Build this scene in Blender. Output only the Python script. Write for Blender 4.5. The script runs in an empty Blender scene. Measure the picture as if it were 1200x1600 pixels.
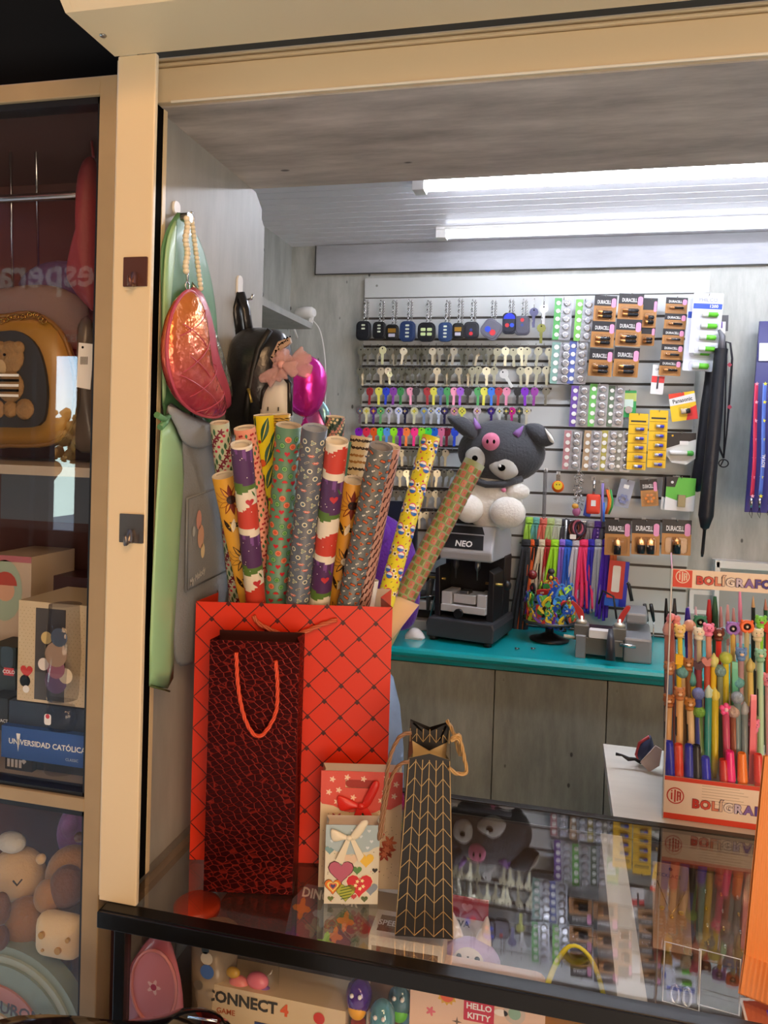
import bpy, bmesh, math, random
from math import pi, sin, cos, radians
from mathutils import Vector, Matrix
random.seed(7)
C = bpy.context.scene.collection
scene = bpy.context.scene

# ---------------------------------------------------------------- camera
FPX, CY0 = 1185.0, 720.0
YAW, PITCH, ROLL = radians(13.2), radians(1.2), radians(1.75)
O = Vector((0, 0, 1.5))
F1 = Vector((-sin(YAW), cos(YAW), 0)); R1 = Vector((cos(YAW), sin(YAW), 0)); U1 = Vector((0, 0, 1))
FW = cos(PITCH)*F1 - sin(PITCH)*U1; U2 = cos(PITCH)*U1 + sin(PITCH)*F1
RT = cos(ROLL)*R1 + sin(ROLL)*U2; UP = -sin(ROLL)*R1 + cos(ROLL)*U2
cam = bpy.data.cameras.new('camera'); camo = bpy.data.objects.new('camera', cam); C.objects.link(camo)
m = Matrix((RT, UP, -FW)).transposed().to_4x4(); m.translation = O
camo.matrix_world = m
cam.sensor_fit = 'AUTO'; cam.sensor_width = 36; cam.lens = FPX*36/1600; cam.shift_y = -(800-CY0)/1600
cam.clip_start = 0.02
scene.camera = camo
scene.view_settings.view_transform = 'Standard'; scene.view_settings.look = 'None'
scene.view_settings.gamma = 1; scene.view_settings.use_curve_mapping = False
scene.view_settings.exposure = 0.75

# ---------------------------------------------------------------- world and lamps
w = bpy.data.worlds.new('world'); scene.world = w; w.use_nodes = True
nt = w.node_tree; bg = nt.nodes['Background']
sky = nt.nodes.new('ShaderNodeTexSky'); sky.sky_type = 'HOSEK_WILKIE'; sky.turbidity = 3; sky.sun_direction = (0.5, 0.6, 0.6)
nt.links.new(sky.outputs[0], bg.inputs[0]); bg.inputs[1].default_value = 30.0

def area(name, loc, target, sx, sy, power, col):
    l = bpy.data.lights.new(name, 'AREA'); l.shape = 'RECTANGLE'; l.size = sx; l.size_y = sy; l.energy = power; l.color = col
    o = bpy.data.objects.new(name, l); C.objects.link(o); o.location = loc
    d = Vector(target)-Vector(loc); o.rotation_euler = d.to_track_quat('-Z', 'Y').to_euler()
    return o
area('gallery_lamp', (0.5, -1.0, 2.85), (-0.2, 0.9, 1.1), 1.2, 0.6, 18, (1.0, 0.60, 0.30))
area('gallery_lamp', (1.2, -1.6, 2.5), (-0.4, 0.8, 1.2), 0.5, 0.5, 8, (1.0, 0.6, 0.3))
area('low_warm_fill', (1.5, -2.2, 1.1), (-0.1, 0.9, 1.5), 2.0, 1.2, 41, (1.0, .75, .53))  # added warm fill low behind the camera, brightens soffit and header
sl = bpy.data.lights.new('sun', 'SUN'); sl.energy = 5; sl.angle = .01; so = bpy.data.objects.new('sun', sl); C.objects.link(so); so.rotation_euler = Vector((-.9, .35, -1.3)).to_track_quat('-Z', 'Y').to_euler()
TUBE_STRENGTH = 30.0

# ---------------------------------------------------------------- pixel <-> place helpers
def ray(x, y): return FW + (x-600)/FPX*RT - (y-CY0)/FPX*UP
def at(x, y, X=None, Y=None, Z=None):
    d = ray(x, y)
    t = (X-O.x)/d.x if X is not None else (Y-O.y)/d.y if Y is not None else (Z-O.z)/d.z
    return O + d*t
def S(p): return (Vector(p)-O).dot(FW)/FPX          # metres per pixel at a point
def rect(x0, y0, x1, y1, Y):
    a = at(x0, (y0+y1)/2, Y=Y); b = at(x1, (y0+y1)/2, Y=Y); c = at((x0+x1)/2, y0, Y=Y); d = at((x0+x1)/2, y1, Y=Y)
    return (a.x+b.x)/2, (c.z+d.z)/2, abs(b.x-a.x), abs(c.z-d.z)
T = Matrix.Translation
def RX(a): return Matrix.Rotation(a, 4, 'X')
def RY(a): return Matrix.Rotation(a, 4, 'Y')
def RZ(a): return Matrix.Rotation(a, 4, 'Z')
def SC(x, y, z): return Matrix.Diagonal((x, y, z, 1))

# ---------------------------------------------------------------- materials
MATS = {}
def lin(c):
    if isinstance(c, str): c = tuple(int(c[i:i+2], 16)/255 for i in (0, 2, 4))
    return tuple(x/12.92 if x <= .04045 else ((x+.055)/1.055)**2.4 for x in c)
def mat(name, col, rough=.5, metal=0, bump=0, bscale=60, var=0, vscale=8, coat=0, trans=0, alpha=1, sheen=0, emit=0, sss=0, stretch=(1, 1, 1), spec=None):
    if name in MATS: return MATS[name]
    m = bpy.data.materials.new(name); m.use_nodes = True; MATS[name] = m
    N = m.node_tree.nodes; L = m.node_tree.links; b = N['Principled BSDF']
    c = lin(col); b.inputs['Base Color'].default_value = (*c, 1)
    b.inputs['Roughness'].default_value = rough; b.inputs['Metallic'].default_value = metal
    b.inputs['Coat Weight'].default_value = coat; b.inputs['Transmission Weight'].default_value = trans
    b.inputs['Alpha'].default_value = alpha; b.inputs['Sheen Weight'].default_value = sheen
    if spec is not None: b.inputs['Specular IOR Level'].default_value = spec
    if emit: b.inputs['Emission Color'].default_value = (*c, 1); b.inputs['Emission Strength'].default_value = emit
    tc = N.new('ShaderNodeTexCoord'); mp = N.new('ShaderNodeMapping'); mp.inputs['Scale'].default_value = stretch
    L.new(tc.outputs['Object'], mp.inputs[0])
    n = N.new('ShaderNodeTexNoise'); n.inputs['Scale'].default_value = vscale; n.inputs['Detail'].default_value = 4
    L.new(mp.outputs[0], n.inputs['Vector'])
    mx = N.new('ShaderNodeMix'); mx.data_type = 'RGBA'
    v = var or 0.04
    mx.inputs[6].default_value = (*[x*(1-v) for x in c], 1); mx.inputs[7].default_value = (*[min(1, x*(1+v)) for x in c], 1)
    L.new(n.outputs['Fac'], mx.inputs[0]); L.new(mx.outputs[2], b.inputs['Base Color'])
    if bump:
        n2 = N.new('ShaderNodeTexNoise'); n2.inputs['Scale'].default_value = bscale; n2.inputs['Detail'].default_value = 3
        L.new(mp.outputs[0], n2.inputs['Vector'])
        bp = N.new('ShaderNodeBump'); bp.inputs['Strength'].default_value = bump; bp.inputs['Distance'].default_value = .01
        bp.inputs['Distance'].default_value = .01 if not sheen else .0035; L.new(n2.outputs['Fac'], bp.inputs['Height']); L.new(bp.outputs[0], b.inputs['Normal'])
    return m
def concrete(name, col, horiz=False, dark=.75):
    if name in MATS: return MATS[name]
    m = bpy.data.materials.new(name); m.use_nodes = True; MATS[name] = m
    N = m.node_tree.nodes; L = m.node_tree.links; b = N['Principled BSDF']; b.inputs['Roughness'].default_value = .5
    c = lin(col)
    tc = N.new('ShaderNodeTexCoord'); mp = N.new('ShaderNodeMapping')
    mp.inputs['Scale'].default_value = (1.2, 5, 5) if horiz else (5, 5, 1.2)
    L.new(tc.outputs['Object'], mp.inputs[0])
    n = N.new('ShaderNodeTexNoise'); n.inputs['Scale'].default_value = 4; n.inputs['Detail'].default_value = 9; n.inputs['Roughness'].default_value = .65
    L.new(mp.outputs[0], n.inputs['Vector'])
    r = N.new('ShaderNodeValToRGB'); L.new(n.outputs['Fac'], r.inputs[0])
    r.color_ramp.elements[0].position = .3; r.color_ramp.elements[1].position = .72
    r.color_ramp.elements[0].color = (*[x*dark for x in c], 1); r.color_ramp.elements[1].color = (*[min(1, x*1.15) for x in c], 1)
    vo = N.new('ShaderNodeTexVoronoi'); vo.inputs['Scale'].default_value = 9; vo.inputs['Randomness'].default_value = 1
    mp2 = N.new('ShaderNodeMapping'); mp2.inputs['Scale'].default_value = (1, 1.8, 1.8) if horiz else (1.8, 1.8, 1)
    L.new(tc.outputs['Object'], mp2.inputs[0]); L.new(mp2.outputs[0], vo.inputs['Vector'])
    r2 = N.new('ShaderNodeValToRGB'); r2.color_ramp.elements[0].position = .045; r2.color_ramp.elements[1].position = .075
    r2.color_ramp.elements[0].color = (.22, .22, .22, 1)
    L.new(vo.outputs['Distance'], r2.inputs[0])
    mu = N.new('ShaderNodeMix'); mu.data_type = 'RGBA'; mu.blend_type = 'MULTIPLY'; mu.inputs[0].default_value = 1
    L.new(r.outputs[0], mu.inputs[6]); L.new(r2.outputs[0], mu.inputs[7]); L.new(mu.outputs[2], b.inputs['Base Color'])
    return m
def glass(name, ior=1.5, tint=(1, 1, 1), rough=0.0):
    if name in MATS: return MATS[name]
    m = bpy.data.materials.new(name); m.use_nodes = True; MATS[name] = m
    N = m.node_tree.nodes; L = m.node_tree.links; N.remove(N['Principled BSDF'])
    t = N.new('ShaderNodeBsdfTransparent'); t.inputs[0].default_value = (*tint, 1)
    g = N.new('ShaderNodeBsdfGlossy'); g.inputs['Roughness'].default_value = rough
    f = N.new('ShaderNodeLayerWeight'); f.inputs[0].default_value = .5; r0 = ((ior-1)/(ior+1))**2
    p = N.new('ShaderNodeMath'); p.operation = 'POWER'; p.inputs[1].default_value = 5; L.new(f.outputs['Facing'], p.inputs[0])
    q = N.new('ShaderNodeMath'); q.operation = 'MULTIPLY_ADD'; q.inputs[1].default_value = 1-r0; q.inputs[2].default_value = r0; L.new(p.outputs[0], q.inputs[0])
    x = N.new('ShaderNodeMixShader'); L.new(q.outputs[0], x.inputs[0]); L.new(t.outputs[0], x.inputs[1]); L.new(g.outputs[0], x.inputs[2])
    L.new(x.outputs[0], N['Material Output'].inputs[0])
    return m
_cc = {}
def col(h, rough=.5, metal=0):
    """plain coloured plastic or print ink"""
    return mat('ink_%s_%d_%d' % (h, int(rough*100), int(metal*100)), h, rough, metal)

# ---------------------------------------------------------------- text outlines
_txt = {}
def text_geo(s, bold=0.0):
    k = (s, bold)
    if k not in _txt:
        cu = bpy.data.curves.new('t', 'FONT'); cu.body = s; cu.size = 1; cu.offset = bold; cu.align_x = 'CENTER'; cu.align_y = 'CENTER'; cu.resolution_u = 2
        o = bpy.data.objects.new('t', cu); C.objects.link(o)
        bpy.context.view_layer.update()
        me = bpy.data.meshes.new_from_object(o.evaluated_get(bpy.context.evaluated_depsgraph_get()))
        _txt[k] = ([(v.co.x, v.co.y) for v in me.vertices], [tuple(p.vertices) for p in me.polygons])
        bpy.data.objects.remove(o); bpy.data.curves.remove(cu); bpy.data.meshes.remove(me)
    return _txt[k]

# ---------------------------------------------------------------- mesh builder
class MB:
    def __init__(s, M=None): s.v = []; s.f = []; s.mi = []; s.sm = []; s.mats = []; s.M = M or Matrix()
    def idx(s, m):
        if m not in s.mats: s.mats.append(m)
        return s.mats.index(m)
    def add(s, vs, fs, m, smooth=False, M=None):
        MM = s.M @ M if M is not None else s.M
        b = len(s.v); s.v += [MM @ Vector(v) for v in vs]
        if callable(m): ms = [s.idx(m(i)) for i in range(len(fs))]
        else: ms = [s.idx(m)]*len(fs)
        s.f += [tuple(i+b for i in f) for f in fs]; s.mi += ms; s.sm += [smooth]*len(fs)
        return s
    def box(s, c, d, m, M=None, bev=0):
        x, y, z = d[0]/2, d[1]/2, d[2]/2
        if bev:
            k = min(bev, x*.95, z*.95)
            return s.prism(rrect(2*x, 2*z, k, 3), -y, y, m, M=(M or Matrix()) @ T(c))
        vs = [(c[0]+i*x, c[1]+j*y, c[2]+k*z) for i in (-1, 1) for j in (-1, 1) for k in (-1, 1)]
        return s.add(vs, [(0, 1, 3, 2), (4, 6, 7, 5), (0, 4, 5, 1), (2, 3, 7, 6), (0, 2, 6, 4), (1, 5, 7, 3)], m, M=M)
    def bb(s, x0, x1, y0, y1, z0, z1, m, M=None):
        return s.box(((x0+x1)/2, (y0+y1)/2, (z0+z1)/2), (x1-x0, y1-y0, z1-z0), m, M)
    def prism(s, poly, y0, y1, m, M=None, smooth=False):
        n = len(poly)
        vs = [(p[0], y0, p[1]) for p in poly]+[(p[0], y1, p[1]) for p in poly]
        fs = [tuple(range(n)), tuple(range(2*n-1, n-1, -1))]
        s.add(vs, fs, m, False, M)
        return s.add(vs, [(i, (i+1) % n, (i+1) % n+n, i+n) for i in range(n)], m, smooth, M)
    def face(s, pts, m, M=None): return s.add(pts, [tuple(range(len(pts)))], m, M=M)
    def decal(s, poly, y, m, x=0, z=0, sc=1, rot=0, M=None):
        c, n = cos(rot)*sc, sin(rot)*sc
        return s.add([(x+p[0]*c-p[1]*n, y, z+p[0]*n+p[1]*c) for p in poly], [tuple(range(len(poly)))], m, M=M)
    def text(s, st, size, x, y, z, m, bold=0.01, M=None, rot=0, sx=1, depth=0):
        v, f = text_geo(st, bold); c, n = cos(rot)*size, sin(rot)*size
        return s.add([(x+p[0]*c*sx-p[1]*n, y, z+p[0]*n*sx+p[1]*c) for p in v], f, m, M=M)
    def tube(s, pts, r, m, n=8, closed=False, smooth=True, M=None, caps=True, flat=1):
        P = [Vector(p) for p in pts]; N = len(P); rr = r if isinstance(r, (list, tuple)) else [r]*N
        vs = []; up = None
        for i, p in enumerate(P):
            a = P[(i-1) % N] if (closed or i) else p; b = P[(i+1) % N] if (closed or i < N-1) else p
            t = (b-a)
            t = t.normalized() if t.length > 1e-9 else Vector((0, 0, 1))
            if up is None: up = t.orthogonal().normalized()
            u = up - t*up.dot(t)
            u = u.normalized() if u.length > 1e-6 else t.orthogonal().normalized(); up = u; w_ = t.cross(u)
            for k in range(n):
                an = 2*pi*k/n; vs.append(p+(u*cos(an)+w_*sin(an)*flat)*rr[i])
        fs = []
        for i in range(N if closed else N-1):
            j = (i+1) % N
            for k in range(n): l = (k+1) % n; fs.append((i*n+k, i*n+l, j*n+l, j*n+k))
        s.add(vs, fs, m, smooth, M)
        if caps and not closed: s.add(vs, [tuple(range(n-1, -1, -1)), tuple(range((N-1)*n, N*n))], m, False, M)
        return s
    def rope(s, pts, r, m, twist=90, strands=3, M=None):
        P = [Vector(p) for p in pts]
        # resample
        L = [0]
        for a, b in zip(P, P[1:]): L.append(L[-1]+(b-a).length)
        n = max(8, int(L[-1]/(r*.9))); Q = []
        for i in range(n+1):
            d = L[-1]*i/n; k = 0
            while k < len(L)-2 and L[k+1] < d: k += 1
            f = (d-L[k])/max(1e-9, L[k+1]-L[k]); Q.append(P[k].lerp(P[k+1], f))
        for st in range(strands):
            out = []
            for i, q in enumerate(Q):
                t = (Q[min(n, i+1)]-Q[max(0, i-1)]).normalized()
                u = t.cross(Vector((0, 1, .01))); u = u.normalized() if u.length > 1e-4 else t.orthogonal().normalized()
                v = t.cross(u); a = 2*pi*st/strands + i*.45
                out.append(q+(u*cos(a)+v*sin(a))*r*.5)
            s.tube(out, r*.55, m, 5, M=M)
        return s
    def lathe(s, prof, m, n=24, M=None, smooth=True, caps=True):
        vs = []; N = len(prof)
        for r, z in prof: vs += [(r*cos(2*pi*k/n), r*sin(2*pi*k/n), z) for k in range(n)]
        fs = [(i*n+k, i*n+(k+1) % n, (i+1)*n+(k+1) % n, (i+1)*n+k) for i in range(N-1) for k in range(n)]
        s.add(vs, fs, m, smooth, M)
        if caps:
            if prof[0][0] > 1e-5: s.add(vs, [tuple(range(n-1, -1, -1))], m, False, M)
            if prof[-1][0] > 1e-5: s.add(vs, [tuple(range((N-1)*n, N*n))], m, False, M)
        return s
    def ball(s, c, r, m, nu=16, nv=10, M=None, jit=0):
        rx, ry, rz = r if isinstance(r, (list, tuple)) else (r, r, r)
        vs = [(0, 0, -rz)]; fs = []
        for j in range(1, nv):
            t = -pi/2+pi*j/nv
            for k in range(nu):
                q = 1+random.uniform(-jit, jit)
                vs.append((rx*cos(t)*cos(2*pi*k/nu)*q, ry*cos(t)*sin(2*pi*k/nu)*q, rz*sin(t)*q))
        vs.append((0, 0, rz)); last = len(vs)-1
        for k in range(nu):
            l = (k+1) % nu
            fs.append((0, 1+l, 1+k))
            for j in range(nv-2): fs.append((1+j*nu+k, 1+j*nu+l, 1+(j+1)*nu+l, 1+(j+1)*nu+k))
            fs.append((1+(nv-2)*nu+k, 1+(nv-2)*nu+l, last))
        MM = T(c) if M is None else M @ T(c)
        return s.add(vs, fs, m, True, MM)
    def puff(s, outline, ty, m, M=None, y=0, rings=6, back=1.0, smooth=True, wr=0, c=None):
        """inflate a star-shaped outline in the local XZ plane, thickness +-ty along Y"""
        n = len(outline); cx = sum(p[0] for p in outline)/n; cz = sum(p[1] for p in outline)/n
        if c: cx, cz = c
        vs = []; fs = []
        for side, sg in ((0, -1), (1, back)):
            for j in range(rings):
                k = cos(pi/2*j/rings)
                h = ty*sin(pi/2*j/rings)
                for p in outline:
                    q = h*(1+(random.uniform(-wr, wr) if j else 0)); vs.append((cx+(p[0]-cx)*k, y+sg*q, cz+(p[1]-cz)*k))
            vs.append((cx, y+sg*ty, cz))
        st = rings*n+1
        for side in (0, 1):
            b = side*st
            for j in range(rings-1):
                for i in range(n):
                    l = (i+1) % n; q = (b+j*n+i, b+j*n+l, b+(j+1)*n+l, b+(j+1)*n+i)
                    fs.append(q if side == 0 else q[::-1])
            for i in range(n):
                q = (b+(rings-1)*n+i, b+(rings-1)*n+(i+1) % n, b+rings*n); fs.append(q if side == 0 else q[::-1])
        return s.add(vs, fs, m, smooth, M)
    def build(s, name, parent=None, loc=None, rot=None, bevel=0, subsurf=0, weld=False, solid=0):
        me = bpy.data.meshes.new(name); me.from_pydata([tuple(v) for v in s.v], [], s.f)
        for m in s.mats: me.materials.append(m)
        me.polygons.foreach_set('material_index', s.mi); me.polygons.foreach_set('use_smooth', s.sm)
        bm = bmesh.new(); bm.from_mesh(me)
        bmesh.ops.remove_doubles(bm, verts=bm.verts, dist=1e-6)
        bmesh.ops.recalc_face_normals(bm, faces=bm.faces); bm.to_mesh(me); bm.free()
        me.validate(); me.update()
        o = bpy.data.objects.new(name, me); C.objects.link(o)
        if parent: o.parent = parent
        if loc is not None: o.location = loc
        if rot is not None: o.rotation_euler = rot
        if bevel:
            md = o.modifiers.new('bevel', 'BEVEL'); md.width = bevel; md.segments = 2; md.limit_method = 'ANGLE'
        if subsurf:
            md = o.modifiers.new('sub', 'SUBSURF'); md.levels = subsurf; md.render_levels = subsurf
        return o

# ---------------------------------------------------------------- 2D shapes (x right, z up)
def rrect(w_, h, r, n=3, cx=0, cz=0):
    out = []
    for (sx, sz, a0) in ((1, 1, 0), (-1, 1, pi/2), (-1, -1, pi), (1, -1, 3*pi/2)):
        for i in range(n+1):
            a = a0+pi/2*i/n; out.append((cx+sx*(w_/2-r)+r*cos(a), cz+sz*(h/2-r)+r*sin(a)))
    return out
def circ(r=1, n=14, cx=0, cz=0, ry=None): return [(cx+r*cos(2*pi*i/n), cz+(ry or r)*sin(2*pi*i/n)) for i in range(n)]
def heart(s=1, n=18): return [(s*16*sin(t)**3/17, s*(13*cos(t)-5*cos(2*t)-2*cos(3*t)-cos(4*t))/17) for t in [2*pi*i/n for i in range(n)]]
def flower(s=1, k=5, n=30): return [(s*(.7+.3*cos(k*t))*cos(t), s*(.7+.3*cos(k*t))*sin(t)) for t in [2*pi*i/n for i in range(n)]]
def star(s=1, k=5, q=.45): return [(s*(1 if i % 2 == 0 else q)*sin(pi*i/k), s*(1 if i % 2 == 0 else q)*cos(pi*i/k)) for i in range(2*k)]
def leaf(s=1, w_=.35, n=6): return [(w_*s*sin(pi*i/n), s*(2*i/n-1)) for i in range(n+1)]+[(-w_*s*sin(pi*i/n), s*(2*i/n-1)) for i in range(n-1, 0, -1)]
def tri(s=1): return [(-s*.7, -s*.6), (s*.7, -s*.6), (0, s*.8)]
def dia(s=1, a=1): return [(0, -s*a), (s, 0), (0, s*a), (-s, 0)]
def moust(s=1): return [(0, .1*s), (.3*s, .3*s), (.6*s, .15*s), (1*s, .35*s), (.8*s, -.1*s), (.4*s, -.25*s), (0, -.08*s), (-.4*s, -.25*s), (-.8*s, -.1*s), (-1*s, .35*s), (-.6*s, .15*s), (-.3*s, .3*s)]
def lips(s=1): return [(-s, 0), (-.4*s, .4*s), (0, .25*s), (.4*s, .4*s), (s, 0), (.4*s, -.45*s), (-.4*s, -.45*s)]
def half(s=1, n=9): return [(s*cos(pi*i/n), s*sin(pi*i/n)) for i in range(n+1)]
def bear(s=1): return circ(s, 16)
def smooth2(pts, n=4):
    """closed Catmull-Rom through points"""
    out = []; N = len(pts)
    for i in range(N):
        p0, p1, p2, p3 = (Vector(pts[(i+k) % N]) for k in (-1, 0, 1, 2))
        for j in range(n):
            t = j/n; out.append(tuple(.5*((2*p1)+(p2-p0)*t+(2*p0-5*p1+4*p2-p3)*t*t+(3*p1-p0-3*p2+p3)*t**3)))
    return out
def spline(pts, n=6):
    out = []; N = len(pts)
    for i in range(N-1):
        p0 = Vector(pts[max(0, i-1)]); p1 = Vector(pts[i]); p2 = Vector(pts[i+1]); p3 = Vector(pts[min(N-1, i+2)])
        for j in range(n):
            t = j/n; out.append(.5*((2*p1)+(p2-p0)*t+(2*p0-5*p1+4*p2-p3)*t*t+(3*p1-p0-3*p2+p3)*t**3))
    out.append(Vector(pts[-1])); return out

# ---------------------------------------------------------------- scene bookkeeping
def tag(o, label, cat, group=None, kind=None):
    o['label'] = label
    if cat: o['category'] = cat
    if group: o['group'] = group
    if kind: o['kind'] = kind
    return o
def thing(name, label, cat, loc=(0, 0, 0), rot=(0, 0, 0), group=None):
    o = bpy.data.objects.new(name, None); C.objects.link(o); o.location = loc; o.rotation_euler = rot
    o.empty_display_size = .02
    return tag(o, label, cat, group)
def struct(name, mb, label, bevel=0):
    o = mb.build(name, bevel=bevel); o['kind'] = 'structure'; o['label'] = label; return o
def dup(root, loc=None, rot=None, label=None, group=None, parent=None):
    c = root.copy(); C.objects.link(c)
    if parent is not None: c.parent = parent
    if loc is not None: c.location = loc
    if rot is not None: c.rotation_euler = rot
    if label: c['label'] = label
    if group: c['group'] = group
    for ch in list(root.children): dup(ch, parent=c)
    return c
def trace(pts, Y=None, X=None, o=(0, 0)):
    """outline points -> local 2D coordinates on a real plane (Y: x,z; X: y,z)"""
    if Y is not None: return [(at(x, y, Y=Y).x-o[0], at(x, y, Y=Y).z-o[1]) for x, y in pts]
    return [(at(x, y, X=X).y-o[0], at(x, y, X=X).z-o[1]) for x, y in pts]
CHROME = mat('chrome', 'c8c8c8', .22, 1); STEEL = mat('steel', '9a9a96', .35, 1); BLACKP = mat('black_plastic', '17171a', .35)
WHITEP = mat('white_plastic', 'e9e9e6', .4); CLEAR = glass('clear_plastic', 1.45, (.97, .97, .97), .05)
PAPERW = mat('white_paper', 'ece6da', .7); DARK = mat('dark_line', '3a3a38', .7)
# ================================================================= SETTING
CREAM = mat('cream_aluminium', 'e2cda6', .38, 0, var=.03)
CONC_W = concrete('concrete_laminate_wall', 'b8bbb5', dark=.68); CONC_H = concrete('concrete_laminate_soffit', 'ccc4bc', True, .5)
CONC_D = concrete('concrete_laminate_door', 'a3a698', False, .6); WALLP = concrete('pale_laminate', 'a2a29c', False, .85)
PVC = mat('ceiling_pvc', 'f4f4fb', .35); BLK = mat('matt_black_and_shade', '0c0b0a', .95, spec=.05); FLOORM = mat('floor_tile', 'c4bcae', .4, var=.15)  # the black also stands in for shade above the display cabinet
YB = 2.4
def sbox(name, b, m, label, bevel=0):
    mb = MB(); mb.bb(*b, m); return struct(name, mb, label, bevel)
sbox('floor', (-3.5, 3.5, -2.6, 2.6, -.05, 0), FLOORM, 'tiled floor of the arcade and stall')
sbox('wall_back', (-.92, 1.5, YB, YB+.06, 0, 2.3), CONC_W, 'grey concrete-look back wall of the stall')
sbox('wall_left', (-.96, -.9, 1.2, YB, 0, 2.3), CONC_W, 'grey left wall at the back of the stall')
sbox('wall_right', (1.3, 1.36, .86, YB, 0, 2.3), CONC_W, 'right wall of the stall')
mb = MB()
pr = [(.862, 0), (1.2, 0), (1.2, 1.858), (1.187, 1.87), (1.187, 1.885), (1.16, 1.905), (.862, 1.905)]
mb.prism(pr, .5, .515, WALLP, M=Matrix(((0, -1, 0, 0), (1, 0, 0, 0), (0, 0, 1, 0), (0, 0, 0, 1))))
struct('wall_side_panel', mb, 'pale laminate side panel the bags hang on')
sbox('wall_side_return', (-.9, -.516, 1.12, 1.16, 0, 1.9), CONC_W, 'return wall behind the side panel')
mb = MB(); mb.bb(-.52, 1.3, .85, 1.145, 1.905, 1.96, CONC_H)
mb.bb(-.52, 1.3, 1.13, 1.145, 1.96, 2.16, PVC)
struct('ceiling_soffit', mb, 'brown-grey concrete-look soffit above the opening')
mb = MB(); mb.bb(-.92, 1.36, 1.145, YB, 2.15, 2.18, PVC)
for i in range(26): mb.bb(-.92, 1.36, 1.17+i*.047, 1.1715+i*.047, 2.1493, 2.151, mat('pvc_groove', 'dedee6', .5))
struct('ceiling', mb, 'white ribbed plastic ceiling of the stall')
mb = MB(); mb.bb(-.81, 1.3, YB-.012, YB, 2.054, 2.148, concrete('concrete_header', 'a9abb0', True, .85)); struct('trim_1', mb, 'grey header board under the ceiling')
mb = MB(); mb.bb(-.813, 1.3, YB-.014, YB-.012, 2.052, 2.0555, DARK); mb.bb(-.8135, -.811, YB-.014, YB-.011, 2.052, 2.148, DARK)
struct('trim_2', mb, 'dark joint under the header board')
# front frame of the opening
mb = MB(); mb.bb(-.516, -.467, .79, .797, .951, 1.94, CREAM); mb.bb(-.5215, -.5142, .797, .86, .951, 1.94, CREAM)
struct('trim_3', mb, 'cream aluminium post at the left of the opening', .0015)
sbox('trim_4', (-.514, -.4925, .80, .8535, .951, 1.905), BLK, 'black slot between the post and the inner rail')
sbox('trim_7', (-.5145, -.4915, .8535, .8615, .951, 1.905), CREAM, 'thin cream inner rail along the side panel')
mb = MB(); mb.bb(-.5135, 1.4, .84, .852, 1.907, 1.948, CREAM); mb.bb(-.475, 1.4, .838, .8405, 1.905, 1.908, mat('frame_edge', 'f0ead8', .3))
for z, y in ((1.951, .838), (1.956, .836)): mb.bb(-.5135, 1.4, y-.002, .852, z-.0016, z+.0016, CREAM)
mb.bb(-.5135, 1.4, .845, .852, 1.948, 2.19, mat('slot_grey', '6a6458', .6))
struct('trim_5', mb, 'cream header rail over the opening', .001)
mb = MB()
mb.prism([(.70, 1.94), (.79, 1.94), (.79, 1.945), (.82, 1.945), (.82, 2.2), (.684, 2.2), (.684, 1.955)], .52, .51, CREAM, M=Matrix(((0, -1, 0, 0), (1, 0, 0, 0), (0, 0, 1, 0), (0, 0, 0, 1))))
mb.prism([(.70, 1.94), (.79, 1.94), (.79, 2.2), (.69, 2.2), (.69, 1.95)], .51, -1.4, CREAM, M=Matrix(((0, -1, 0, 0), (1, 0, 0, 0), (0, 0, 1, 0), (0, 0, 0, 1))))
p = at(161, 55, Z=1.94); mb.ball((p.x, p.y, 1.9395), (.004, .004, .002), STEEL, 12, 6)
struct('trim_6', mb, 'cream roller shutter housing above the opening')
# arcade surroundings behind the camera (seen in the window glass)
RED = mat('burgundy_panel', '8a3030', .6); MALL = mat('arcade_wall', '3a2c26', .7)
sbox('ceiling_arcade', (-3.5, 3.5, -2.6, .69, 2.95, 3.0), mat('arcade_ceiling', '54463c', .7), 'dim ceiling of the arcade')
sbox('wall_arcade_right', (3.45, 3.5, -2.6, .8, 0, 3), MALL, 'right wall of the arcade')
sbox('wall_arcade_left', (-3.9, -3.85, -2.6, .8, 0, 3), MALL, 'left wall of the arcade')
mb = MB(); Yw = -2.52
def mx(x): return at(x, 600, Y=1.64-Yw).x
xs = [(-3.9, mx(0)), (mx(8), mx(52)), (mx(59), mx(82)), (mx(122), 3.5)]
for a, b in xs: mb.bb(a, b, Yw-.05, Yw, 0, 2.2, MALL)
mb.bb(-3.9, 3.5, Yw-.05, Yw, 2.16, 3, RED); mb.bb(-3.9, 3.5, Yw-.05, Yw, 0, .9, MALL)
struct('wall_arcade_back', mb, 'dark arcade wall with narrow openings to the street')
mb = MB(); mb.text('nos esperando', .26, -3.15, Yw+.012, 2.5, mat('sign_letters', 'e0d0c0', .6), .02, M=T((-3.15, 0, 0)) @ RZ(pi) @ T((3.15, 0, 0)) @ T((0, -2*(Yw+.012), 0)))
tag(mb.build('wall_lettering'), 'pale wall lettering reading nos esperando, seen mirrored in the display window', 'lettering')
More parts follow.
